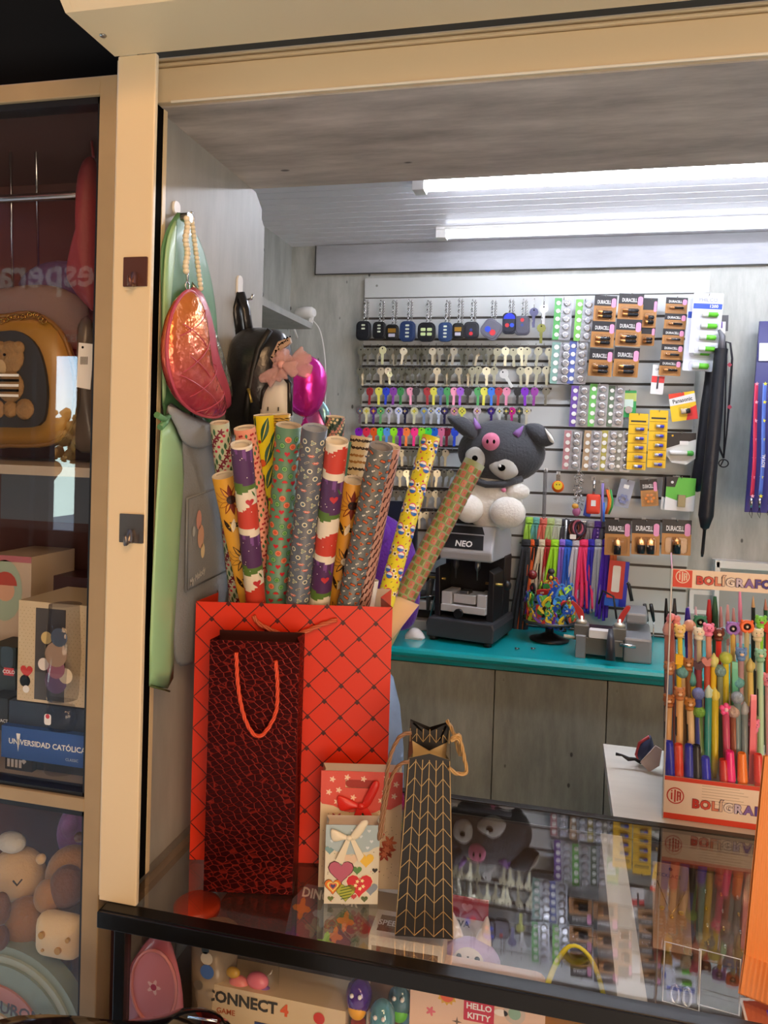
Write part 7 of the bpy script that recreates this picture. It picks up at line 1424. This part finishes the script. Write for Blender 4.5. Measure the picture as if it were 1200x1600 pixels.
# capsule toys
for lab, x, y, h1, h2, h3, dY in (('purple and yellow capsule toy with a face in the showcase', 561, 1556, '4a1a8a', 'e8a828', 'c84a28', .0), ('teal egg capsule toy in front, right of the purple capsule', 597, 1590, '5a9aa8', '3a7078', '80c0c8', -.012), ('blue-green egg capsule with a green figure inside', 626, 1560, '4a7888', '60b838', 'a0c8d0', .02)):
    Y_ = .84+dY; p = at(x, y, Y=Y_); s = S(p); t = thing('capsule_toy', lab, 'capsule toy', (p.x, Y_, p.z-.03), group='capsule toys'); r_ = 21*s
    mb = MB(); mb.ball((0, 0, .03), (r_, r_, r_*1.35), mat('egg_'+h1, h1, .08, .1, coat=.8, alpha=.85), 24, 16); mb.build('shell', t)
    mb = MB(); mb.ball((0, -r_*.45, .02), (r_*.7, r_*.55, r_*.8), col(h2, .3), 14, 10); mb.ball((-r_*.3, -r_*1.0, .04), r_*.16, WHITEP, 8, 6); mb.ball((r_*.3, -r_*1.0, .04), r_*.16, WHITEP, 8, 6); mb.build('toy', t)
    mb = MB(); mb.lathe([(r_*.5, -(p.z-.03-ZS)), (r_*.55, -.0)], col(h3, .3), 16); mb.build('foot', t)
# pink suitcase style box
a_ = at(640, 1548, Y=.84); b_ = at(852, 1590, Y=.84); t = thing('lunch_box', 'cream box with a red HELLO KITTY label, sun and balloon prints', 'box', ((a_.x+b_.x)/2, .87, ZS)); W_ = b_.x-a_.x; Hh = a_.z-ZS+.012
mb = MB(); mb.box((0, 0, Hh/2), (W_, .05, Hh), mat('case_cream', 'e0bea4', .4), bev=.012); mb.build('case', t)
mb = MB(); y_ = -.0254; mb.decal(rrect(.034, .024, .001), y_, col('c82848'), W_*.02, Hh-.024); mb.text('HELLO', .0095, W_*.02, y_-.0003, Hh-.019, WHITEP, .03); mb.text('KITTY', .0095, W_*.02, y_-.0003, Hh-.030, WHITEP, .03)
mb.decal(star(.012, 12, .75), y_, col('d8a838'), -W_*.22, Hh-.012); mb.decal(circ(.008), y_-.0002, col('e0603a'), -W_*.22, Hh-.012); mb.decal(flower(.006, 5), y_, col('d86a78'), -W_*.34, Hh-.034); mb.decal(star(.006, 4, .25), y_, col('6a5a50'), -W_*.14, Hh-.040)
mb.decal(circ(.012, 16), y_, col('c8b8a8'), W_*.28, Hh-.018); mb.decal(circ(.007, 14), y_-.0001, col('8ab098'), W_*.28, Hh-.018); mb.decal(rrect(.010, .008, .002), y_, col('d86a78'), W_*.28, Hh-.036); mb.decal(circ(.008, 12, 0, 0, .004), y_, col('f0e4d8'), W_*.18, Hh-.02); mb.build('print', t)
# orange toy packet right of it
t, p = sc_thing('toy_packet', 'golden orange packet right of the cream labelled box', 'packet', 905, 1598, .86); Zc = at(905, 1592, Y=.86).z-ZS; mb = MB(); mb.puff([(q[0], q[1]) for q in rrect(.10, Zc, .01, 3, 0, Zc/2)], .014, mat('golden_film', 'a87428', .25, .3)); mb.build('packet', t)
t, p = sc_thing('toy_packet', 'peach card packet at the bottom edge next to the golden one', 'packet', 985, 1600, .85); mb = MB(); mb.box((0, 0, .03), (.07, .02, .06), mat('peach_box', 'd8a070', .5)); mb.build('packet', t)
# dinosaur card
a_ = at(505, 1418, Y=.95); t = thing('toy_card', 'dinosaur toy card with green dinosaur lying under the glass', 'toy card', at(500, 1458, Z=.885), (radians(-35), 0, -.05))
mb = MB(); mb.prism([(-.045, -.03), (.045, -.03), (.052, .035), (.03, .05), (-.03, .05), (-.045, .03)], -.001, .001, mat('dino_card', '3c4c58', .35)); mb.text('DINOSAUR', .015, .004, -.0014, .040, col('c8c8c0'), .03)
for x, z, s, h_ in ((-.03, .022, .013, 'a86a38'), (.0, .02, .015, '6a8090'), (.03, .018, .012, 'c05a30'), (-.01, .004, .012, '5a6a68'), (.02, .0, .011, 'b87848'), (-.035, -.008, .010, '4a3a6a'), (.01, -.010, .014, '6ab838'), (-.012, -.018, .010, '4a8a38')): mb.decal(flower(s, 4, 20), -.0013-s*.01, col(h_), x, z)
mb.decal(rrect(.024, .009, .001), -.002, WHITEP, .018, -.024); mb.build('card', t); mb = MB(); mb.tube([(0, .002, -.03), (0, .055, -.03)], .002, DARK, 6); mb.build('stand', t)
t, p = sc_thing('paper_box', 'white carton with red bands behind the brown parcel box', 'box', 612, 1398, 1.0); z_ = at(612, 1385, Y=1.0).z-ZS; mb = MB(); mb.box((0, 0, z_/2), (.055, .03, z_), mat('carton_white', 'd8ccb8', .5)); mb.bb(-.0276, .0276, -.0156, -.0152, z_*.5, z_*.72, col('c83830')); mb.build('carton', t)
# speed box
a_ = at(578, 1447, Y=.86); b_ = at(692, 1470, Y=.86); t = thing('cardboard_box', 'white and brown box lettered SPEED under the chevron bottle bag', 'box', ((a_.x+b_.x)/2, .88, ZS), (0, 0, .02)); W_ = b_.x-a_.x; Hh = a_.z-ZS-.006
mb = MB(); mb.box((0, 0, Hh/2), (W_, .05, Hh), mat('box_white', 'd8cfc0', .5)); mb.bb(-W_*.46, W_*.44, -.0254, -.025, .02, Hh-.012, mat('box_brown', '6a5240', .5)); mb.bb(-W_*.02, W_*.40, -.0258, -.0254, .01, Hh-.018, mat('box_window', '8a8a80', .4)); mb.text('>>>', .014, -W_*.22, -.0258, Hh-.03, col('b8a890'), .02)
mb.bb(-W_*.42, -W_*.1, -.015, .015, Hh, Hh+.0004, mat('box_brown', '6a5240', .5)); v, f = text_geo('SPEED', .02); mb.add([(q[0]*.011-W_*.26, q[1]*.014, Hh+.0006) for q in v], f, WHITEP); mb.build('box', t)
mb = MB(); mb.ball((W_*.2, -.022, Hh*.35), (.022, .010, .022), mat('blue_dome', '5a88b0', .1, coat=.6)); mb.build('blue_dome', t)
# lilac plush
p = at(731, 1499, Y=.90); t = thing('plush_toy', 'small lilac plush with pointed ears and a stitched smile inside the showcase', 'plush toy', (p.x, .885, ZS), (radians(-22), 0, 0)); LI = fuzz('plush_lilac', 'c8b4dc', .4); CRF = fuzz('plush_cream_face', 'e4dcd4', .2); zc_ = p.z-ZS
mb = MB(); mb.ball((0, 0, zc_-.01), (.038, .026, .026), LI, 22, 14); mb.build('head', t); mb = MB(); mb.ball((0, 0, (zc_-.03)/2), (.025, .022, (zc_-.02)/2), LI); mb.build('body', t)
mb = MB(); mb.ball((0, -.010, zc_-.006), (.024, .018, .016), CRF, 18, 12); mb.build('face', t)
for s, tl in ((-.018, -.25), (.014, .12)): mb = MB(); mb.puff(smooth2([(-.010, 0), (-.006, .02), (0, .036), (.007, .02), (.010, 0)], 3), .006, CRF, M=T((s, .0, zc_+.006)) @ RY(tl)); mb.build('ear', t)
mb = MB(); mb.ball((-.011, -.027, zc_-.001), (.0032, .001, .003), BLK, 8, 6); mb.ball((.011, -.027, zc_-.001), (.0032, .001, .003), BLK, 8, 6); mb.tube([(-.018, -.024, zc_-.010), (0, -.029, zc_-.006), (.018, -.024, zc_-.008)], .0007, DARK, 5); mb.ball((0, -.0285, zc_), (.0015, .001, .001), DARK, 6, 4); mb.build('eyes_and_mouth', t)
# red card with SIVA
p = at(730, 1425, Y=1.0); t = thing('price_card', 'red and white SIVA card standing in the showcase beside the bottle bag', 'card', (p.x, 1.0, ZS)); z_ = at(730, 1402, Y=1.0).z-ZS
mb = MB(); mb.bb(-.025, .028, -.001, .001, z_-.028, z_, col('b02438')); mb.bb(-.025, .028, -.001, .001, 0, z_-.028, WHITEP); mb.text('SIVA', .012, -.008, -.0014, z_-.036, DARK, .02); mb.decal(heart(.008), -.0014, col('d88a98'), 0, z_-.013); mb.build('card', t)
# headband
p = at(905, 1530, Y=.85); t = thing('headband', 'yellow and orange plastic headband standing in the showcase', 'headband', (p.x, .85, ZS)); zt_ = at(905, 1478, Y=.85).z-ZS
mb = MB(); mb.tube(spline([(-.036, 0, .0), (-.038, 0, zt_*.6), (-.015, 0, zt_*.97), (.012, 0, zt_*.93), (.030, 0, zt_*.6), (.034, 0, 0)], 6), .005, mat('yellow_band', 'c8c030', .25, .0, coat=.4), 8, flat=.4); mb.build('band', t)
# jewellery cards and stands
for k, (x, y0, y1, w_, h_, nm) in enumerate(((1055, 1352, 1480, .048, 'a08060', 'kraft necklace card with a gold chain under the right of the glass'), (1135, 1370, 1500, .062, '6a5040', 'dark brown card of earrings next to the kraft necklace card'))):
    p = at(x-6, (y0+y1)/2, Z=.885); t = thing('jewellery_card', nm, 'jewellery card', p, (radians(-55), 0, -.08)); mb = MB(); mb.prism(rrect(w_, .115, .002), -.0008, .0008, mat('kraft_'+h_, h_, .6)); mb.decal(circ(.0025), -.001, DARK, 0, .05)
    if k == 0: mb.text('NECKLACE', .007, -.004, -.0011, .040, DARK, .0)
    mb.build('card', t); mb = MB(); GLD = mat('gold', 'b08838', .25, .9)
    if k == 0: mb.tube([(-.018, -.002, .03), (-.008, -.003, .005), (.0, -.003, -.012), (.010, -.003, .004), (.018, -.002, .022)], .0007, GLD, 5); mb.ball((0, -.003, -.015), .003, GLD); mb.ball((-.012, -.003, -.006), (.004, .001, .003), GLD); mb.ball((.012, -.003, -.008), (.004, .001, .003), GLD)
    else:
        for i in range(12): mb.ball((-.02+.02*(i % 3), -.003, .03-.022*(i//3)), (.002, .0015, .003), GLD if i % 2 else CHROME, 8, 6)
    mb.build('jewellery', t); mb = MB(); mb.tube([(0, .002, .04), (0, .055, -.02)], .0012, CHROME, 5); mb.build('easel', t)
for k, (x, y, w_, h_) in enumerate(((1065, 1545, .036, .06), (1125, 1555, .040, .055))):
    p = at(x, y, Y=.83); t = thing('acrylic_frame', ('clear acrylic earring stand, left of two by the orange packet', 'clear acrylic card stand, right of two by the orange packet')[k], 'stand', (p.x, .83, ZS), (radians(-8), 0, -.15)); zz = p.z-ZS
    mb = MB(); mb.bb(-w_/2, w_/2, 0, .0015, 0, zz+h_/2, CLEAR); mb.build('sheet', t); mb = MB(); mb.tube([(-w_/2, 0, zz-h_/2), (-w_/2, 0, zz+h_/2), (w_/2, 0, zz+h_/2), (w_/2, 0, zz-h_/2)], .0008, mat('acrylic_edge', 'd8d8d8', .2), 4, closed=True); mb.build('edge', t)
    if k == 0:
        mb = MB()
        for s in (-1, 1): mb.tube([(s*.006+.004*cos(q), -.003, zz-.018+.009*sin(q)) for q in [i*pi/6 for i in range(12)]], .0016, CHROME, 6, closed=True)
        mb.build('earrings', t)
p = at(1196, 1592, Z=.90); t = thing('photo_card', 'red card with white border below the orange packet', 'card', p, (radians(-50), 0, .2)); mb = MB(); mb.prism(rrect(.044, .036, .001), -.0006, .0006, WHITEP); mb.decal(rrect(.039, .031, .001), -.0008, col('b84a34')); mb.decal(rrect(.010, .016, .001), -.001, col('5a4ad0'), .008, 0); mb.build('card', t)
mb = MB(); mb.tube([(0, 0, -.01), (0, .01, -.05)], .002, DARK, 6); mb.build('prop', t)

# ================================================================= INSIDE THE LEFT DISPLAY CABINET
def cab(name, lab, cat, x, y, Y, z_): p = at(x, y, Y=Y); return thing(name, lab, cat, (p.x, Y, z_)), p
MUS = mat('mustard_leather', '9a7434', .35); 
p = at(52, 600, Y=.95); t = thing('round_bag', 'round mustard bag with a dark panel and teddy bear patch in the left cabinet', 'bag', (p.x, .95, 1.46)); o2 = (p.x, 1.46)
OUT = smooth2([(q[0], max(.001, q[1])) for q in trace([(20, 494), (60, 492), (98, 518), (118, 570), (122, 620), (112, 665), (84, 693), (20, 696), (-30, 690), (-45, 600), (-30, 510)], Y=.95, o=o2)], 3)
mb = MB(); mb.puff(OUT, .035, MUS, rings=6, c=trace([(35, 600)], Y=.95, o=o2)[0]); mb.build('bag_body', t)
mb = MB(); mb.tube([(a_, -.006, b_) for a_, b_ in OUT], .0035, mat('mustard_piping', '7a5a24', .35), 6, closed=True); mb.build('piping', t)
INNR = smooth2(trace([(18, 520), (45, 522), (70, 545), (83, 590), (84, 635), (72, 665), (20, 668), (-25, 660), (-32, 590), (-15, 530)], Y=.93, o=o2), 3)
mb = MB(); mb.prism(INNR, -.036, -.031, mat('dark_panel', '2a2622', .5)); mb.build('front_panel', t)
mb = MB(); BRN = mat('bear_brown', '8a6a40', .7, bump=.5, bscale=120, var=.4, vscale=60); BTN = mat('bear_tan', 'b09468', .7)
def TP(x, y): return trace([(x, y)], Y=.92, o=o2)[0]
for x, y, s, m_ in ((20, 560, .024, BRN), (34, 545, .010, BRN), (6, 545, .010, BRN), (12, 570, .014, BTN), (22, 605, .022, BRN), (22, 640, .012, BRN), (44, 640, .015, BRN), (0, 640, .014, BRN)): a_, b_ = TP(x, y); mb.ball((a_, -.037, b_), (s, .005, s), m_, 16, 8)
a_, b_ = TP(20, 603)
for k in range(5): mb.bb(a_-.018, a_+.020, -.0435, -.0425, b_+.012-.007*k, b_+.0155-.007*k, WHITEP if k % 2 == 0 else BLK)
for x, y in ((8, 558), (18, 556)): a_, b_ = TP(x, y); mb.ball((a_, -.044, b_), .002, BLK, 8, 6)
mb.build('bear_patch', t)
mb = MB(); GLD = mat('gold', 'b08838', .25, .9); pts = [TP(x, y) for x, y in ((-5, 500), (10, 492), (25, 494), (38, 489), (50, 490), (60, 500))]
for i in range(14):
    f_ = i/13*4.99; k = int(f_); a_ = Vector(pts[k]).lerp(Vector(pts[k+1]), f_-k); mb.tube([(a_.x+.004*cos(q), -.02+.002*(i % 2), a_.y+.003*sin(q)) for q in [j*pi/4 for j in range(8)]], .0011, GLD, 5, closed=True)
mb.build('chain', t)
mb = MB(); a_, b_ = trace([(133, 572)], Y=.86, o=o2)[0]; mb.prism([(a_-.010, b_+.030), (a_+.012, b_+.028), (a_+.008, b_-.030), (a_-.012, b_-.027)], -.09, -.089, PAPERW); mb.decal(circ(.0018, 8), -.0902, BLK, a_-.004, b_+.024)
for k in range(7): mb.bb(a_-.007+k*.0016, a_-.0062+k*.0016, -.0902, -.0899, b_+.002, b_+.012, DARK)
mb.build('price_tag', t)
# dark bags hung above
def hanger(t, x, y, Y, o_): 
    q = [at(x+dx, y+dy, Y=Y)-o_ for dx, dy in ((0, -22), (4, -32), (-3, -34), (-6, -26), (0, -16), (0, 0))]; mb = MB(); mb.tube(q, .0015, CHROME, 6); mb.tube([at(x-42, y+22, Y=Y)-o_, at(x, y, Y=Y)-o_, at(x+40, y+20, Y=Y)-o_], .003, mat('hanger_dark', '3a3a40', .4), 6); mb.build('hanger', t)
for nm, lab, pts, Y_, h_, hx_ in (('garment_bag', 'grey-mauve zip pouch on a hanger above the mustard bag', [(-40, 470), (20, 448), (85, 447), (130, 470), (140, 500), (130, 545), (-40, 530)], 1.02, '7a6a66', (70, 438)), ('shoulder_bag', 'dark red bag with long straps hanging at the right of the left cabinet', [(128, 262), (146, 245), (152, 300), (150, 470), (138, 480), (112, 448), (108, 430), (120, 380), (133, 330)], .93, '7a2a30', None), ('shoulder_bag', 'dark purple satin bag on a hanger in the left cabinet', [(30, 445), (60, 415), (110, 408), (150, 430), (150, 470), (60, 470)], 1.06, '5a4a70', None)):
    c_ = at(sum(q[0] for q in pts)/len(pts), sum(q[1] for q in pts)/len(pts), Y=Y_); t = thing(nm, lab, 'bag', c_); mb = MB(); mb.puff(smooth2(trace(pts, Y=Y_, o=(c_.x, c_.z)), 3), .02, mat('fab_'+h_, h_, .35 if 'satin' in lab else .6, bump=.2)); mb.build('bag_body', t)
    mb = MB(); q0 = at(pts[1][0], pts[1][1], Y=Y_-.01)-c_; q1 = at(pts[1][0]-4, 208, Y=.95)-c_; mb.tube([q0, q1], .002, CHROME if 'hanger' in lab else mat('fab_'+h_, h_, .6), 6); mb.build('hanger_wire' if 'hanger' in lab else 'strap', t)
p = at(138, 600, Y=.98); t = thing('grey_pouch', 'slim grey satin pouch standing at the right of the mustard bag', 'bag', (p.x, .98, 1.46)); o2 = (p.x, 1.46); mb = MB(); mb.puff(smooth2([(q[0], max(.001, q[1])) for q in trace([(125, 505), (143, 500), (149, 600), (150, 698), (118, 700), (126, 640), (130, 560)], Y=.98, o=o2)], 3), .018, mat('grey_satin', '6a6058', .3)); mb.build('pouch', t)
# lower shelf boxes: base z 1.055
def cbox(name, lab, x0, y0, x1, y1, Y, D_, h_, deco=None, zb=None):
    X_, Z_, W_, H_ = rect(x0, y0, x1, y1, Y); t = thing(name, lab, 'box', (X_, Y, Z_-H_/2)); m_ = mat('carton_'+h_, h_, .5); mb = MB(); mb.bb(-W_/2, W_/2, 0, D_, 0, H_, m_); mb.build('carton', t)
    if deco: mb = MB(); deco(mb, W_, H_); mb.build('print', t)
    return t
def d_uc(mb, W_, H_): mb.text('UNIVERSIDAD CATÓLICA', .0098, W_*.03, -.0004, H_*.54, WHITEP, .02); mb.decal([(-.003, .012), (.003, .012), (0, -.012)], -.0004, WHITEP, -W_*.30, H_*.52); mb.text('CLASSIC', .005, W_*.32, -.0004, H_*.2, col('c0c8d8'), .0)
def glassbox(t, x0, y0, x1, y1, Y, lab=''):
    X_, Z_, W_, H_ = rect(x0, y0, x1, y1, Y); L0 = t.location; mb = MB(); mb.lathe([(W_*.42, 0), (W_*.46, .01), (W_*.5, H_*.5), (W_*.42, H_)], glass('cup_clear', 1.4, (.75, .75, .78)), 24, M=T((X_-L0.x, Y+W_*.5-L0.y, Z_-H_/2-L0.z))); mb.build('drinking_glass', t); return X_-L0.x, Z_-L0.z
ZB = 1.055
t = cbox('gift_carton', 'dark carton lettered colo-c at the bottom of the cabinet', 8, 1178, 50, 1222, .86, .10, '1e1e22', lambda mb, W_, H_: (mb.text('colo-c', .012, 0, -.0004, H_*.62, WHITEP, .02), mb.decal(dia(.004), -.0004, WHITEP, W_*.2, H_*.35), [mb.bb(-W_*.42+k*.006, -W_*.42+k*.006+.004, -.0004, -.0002, H_*.1, H_*.38, WHITEP) for k in range(4)]))
t.location.z = ZB
t = cbox('glass_box', 'dark boxed drinking glass below the blue box', 46, 1185, 142, 1226, .87, .09, '24262a'); t.location.z = ZB; glassbox(t, 52, 1180, 106, 1222, .855)
t = cbox('glass_box', 'blue box lettered UNIVERSIDAD CATÓLICA in the left cabinet', 2, 1142, 138, 1192, .84, .12, '1c4c98', d_uc)
t = cbox('glass_box', 'dark navy boxed drinking glass with a crest, above the blue box', 14, 1102, 142, 1146, .85, .11, '20283c', None); a_, b_ = glassbox(t, 54, 1104, 114, 1146, .835)
mb = MB(); mb.decal(rrect(.010, .014, .003), -.016, WHITEP, a_-.008, b_); mb.decal(circ(.003), -.0162, col('c83040'), a_-.008, b_+.004); mb.build('crest', t)
def d_dots(mb, W_, H_):
    for i in range(-8, 9):
        for j in range(1, 30):
            x = i*W_/17+(W_/34 if j % 2 else 0); 
            if abs(x) < W_*.48 and (x < -W_*.26 or x > W_*.22): mb.decal(circ(.0007, 5), -.0006, col('a89870'), x, j*H_/31)
    mb.bb(-W_*.24, W_*.2, -.0005, 0, H_*.03, H_*.94, mat('box_recess', '4a4440', .5))
    mb.decal(heart(.010), -.0007, col('c83830'), -W_*.36, H_*.3); mb.decal(circ(.008), -.0007, BLK, -W_*.38, H_*.2); mb.decal(circ(.005), -.0009, WHITEP, -W_*.36, H_*.12)
t = cbox('glass_box', 'white dotted gift box with a drinking glass in its window, in the left cabinet', 28, 942, 134, 1100, .85, .10, 'cdbb98', d_dots)
a_, b_ = glassbox(t, 56, 950, 108, 1100, .825)
mb = MB()
for dx, dz, s, h_ in ((0, .0, .016, 'c8a888'), (.004, .022, .012, '5a6878'), (-.014, .020, .008, 'c8b070'), (.0, -.018, .013, 'b07080'), (.014, -.026, .010, 'd8c8a8'), (-.018, -.014, .008, 'e0d8d0'), (0, -.034, .016, '6a4a70')): mb.decal(circ(s, 16), -.018-.0003*dz*50, col(h_), a_+dx, b_+dz)
mb.build('glass_print', t)
t = cbox('gift_carton', 'pink-topped white carton with a round portrait print, at the far left', -20, 868, 48, 1005, .95, .10, 'b8a48c', lambda mb, W_, H_: (mb.decal(circ(.03, 20, 0, 0, .045), -.0004, col('98a890'), -W_*.1, H_*.6), mb.decal(circ(.016, 14), -.0006, col('c89878'), -W_*.08, H_*.6), mb.decal(half(.020), -.0008, col('a83a20'), -W_*.08, H_*.66), mb.bb(-W_/2, W_/2, -.0004, 0, H_*.93, H_, col('a86068'))))
t = cbox('glass_box', 'dark green boxed item under the portrait carton', -20, 1010, 24, 1090, .90, .12, '20282a', lambda mb, W_, H_: (mb.bb(W_*.1, W_*.45, -.0005, -.0002, H_*.45, H_*.6, col('c83038')), mb.text('COLO', .007, W_*.28, -.0007, H_*.52, WHITEP, .02), mb.decal(rrect(.02, .03, .006), -.0004, col('3a4a58'), W_*.2, H_*.8)))
t = cbox('glass_box', 'black box with white lettering left of the navy boxed glass', -20, 1090, 12, 1140, .87, .12, '18181a', lambda mb, W_, H_: mb.text('IMPACT', .006, W_*.2, -.0006, H_*.3, WHITEP, .02))
t = cbox('storage_box', 'dark red box at the back of the middle shelf', 60, 860, 150, 1100, 1.0, .06, '3a1a1e')
t.location.z = ZB
t = cbox('storage_box', 'grey storage box on the glass shelf back, below the mustard bag', 2, 712, 140, 795, 1.0, .05, '55565c'); t.location.z = 1.449-rect(2, 712, 140, 795, 1.0)[3]
# plush toys in the lower compartment (shelf .80)
def plush(lab, blobs, Y_, parts=None, base=.575):
    xs = [b[0] for b in blobs]; ys = [b[1] for b in blobs]; c_ = at(sum(xs)/len(xs), sum(ys)/len(ys), Y=Y_); t = thing('plush_toy', lab, 'plush toy', (c_.x, Y_, base), group='plush toys in the left cabinet')
    for x, y, rx, ry, m_, nm, dy in blobs: mb = MB(); p = at(x, y, Y=Y_+dy); s = S(p); mb.ball(p-Vector((c_.x, Y_, base)), (rx*s, min(rx, ry)*s*.9, ry*s), m_, 22, 14); mb.build(nm, t)
    return t
CAP = fuzz('plush_capybara', 'a07848'); CAP2 = fuzz('plush_capybara_dark', '6a4628'); BEI = fuzz('plush_beige', 'c8ac80'); CHE = fuzz('plush_cheese', 'f4dca8', .3); MAU = fuzz('plush_mauve', 'b078c8')
t = plush('brown capybara-like plush facing right, in the lower compartment', [(112, 1365, 40, 42, CAP, 'head', 0), (90, 1410, 44, 40, CAP, 'body', .03), (105, 1530, 45, 90, CAP, 'lower_body', .06), (124, 1308, 8, 8, CAP2, 'ear', 0), (105, 1385, 28, 32, CAP2, 'muzzle', -.03)], .92)
t = plush('beige plush with closed eyes and a white cap in the lower compartment', [(28, 1365, 44, 40, BEI, 'head', 0), (18, 1316, 24, 16, fuzz('plush_white_cap', 'b8b8b0'), 'cap', -.01), (64, 1342, 8, 8, BEI, 'ear', -.02), (0, 1430, 40, 40, BEI, 'body', .03), (30, 1520, 70, 90, BEI, 'lower_body', .06)], .93)
mb = MB(); p = at(33, 1374, Y=.89)-Vector(t.location); mb.tube([p+Vector((-.008, -.006, 0)), p+Vector((0, -.008, -.004)), p+Vector((.006, -.006, .004))], .0012, DARK, 5); mb.build('eye', t)
t = plush('brown plush body with tan belly below the beige one', [(40, 1440, 36, 36, CAP, 'body', 0), (75, 1400, 22, 26, CAP, 'arm', -.02), (60, 1520, 50, 60, CAP, 'lower_body', .03)], .90)
p = at(94, 1460, Y=.86); t = thing('cheese_plush', 'square cream cheese-shaped plush with yellow dots', 'plush toy', (p.x, .86, .575)); z_ = p.z-.575; s = S(p)
mb = MB(); mb.puff(rrect(78*s, 66*s, 16*s, 4, 0, z_), .022, CHE, rings=6); mb.build('cushion', t); mb = MB()
for dx, dz, r_ in ((-.012, .010, .0045), (.012, -.006, .0045), (-.010, -.009, .002), (.026, .010, .003)): mb.prism(circ(r_, 12, dx, z_+dz), -.0225, -.019, fuzz('cheese_dot', 'c89838', .1))
mb.build('dots', t)
t = plush('mauve plush at the back right of the lower compartment', [(122, 1300, 32, 44, MAU, 'body', 0), (110, 1290, 14, 20, MAU, 'arm', -.02)], 1.02)
t = plush('small tan bear plush at the left edge of the lower compartment', [(2, 1420, 14, 26, CAP2, 'head', 0), (0, 1465, 14, 20, CAP2, 'body', 0)], .86)
# round tin with KUROMI lettering
p = at(12, 1612, Y=.87); t = thing('round_case', 'big round mint case with pink rim lettered KUROMI at the bottom left', 'round case', (p.x, .865, .575)); s = S(p); cz = max(p.z-.575, .112)
for nm, r_, y_, h_ in (('shell', 141, 0, '8fa391'), ('rim', 128, -.004, 'b4c4b4'), ('face', 118, -.008, '8a9e8c'), ('pink_band', 88, -.011, 'd08a7c'), ('inner_face', 66, -.014, '93a594'), ('label', 52, -.017, 'd8c49c')):
    mb = MB(); mb.prism(circ(r_*s, 56, -.006 if r_ < 100 else 0, cz), y_-.003, y_+.02, mat('case_'+h_, h_, .35)); mb.build(nm, t)
mb = MB(); a_ = at(28, 1582, Y=.845); mb.text('KUROMI', .022, a_.x-p.x, -.0206, a_.z-.575, mat('dark_letters', '3a2a28', .5), .02, rot=-.08); mb.build('lettering', t)
# glossy black bag in the foreground
p = at(300, 1590, Y=.66); t = thing('handbag', 'glossy black handbag top cut off by the bottom left edge of the picture', 'bag', (p.x-.1, .66, p.z-.3)); GB = mat('black_patent', '0c0809', .12, coat=.6)
mb = MB(); o2 = (p.x-.1, p.z-.3); mb.puff(smooth2(trace([(350, 1612), (336, 1600), (310, 1593), (270, 1595), (235, 1608), (160, 1620), (60, 1624), (-60, 1628), (-60, 1900), (370, 1900), (368, 1650)], Y=.66, o=o2), 3), .05, GB, rings=6); mb.build('bag_body', t)
mb = MB(); a_ = at(326, 1596, Y=.612); mb.tube([a_-Vector((.02, 0, 0))-Vector(t.location), a_+Vector((.008, 0, .002))-Vector(t.location)], .0012, CHROME, 5); mb.build('metal_trim', t)
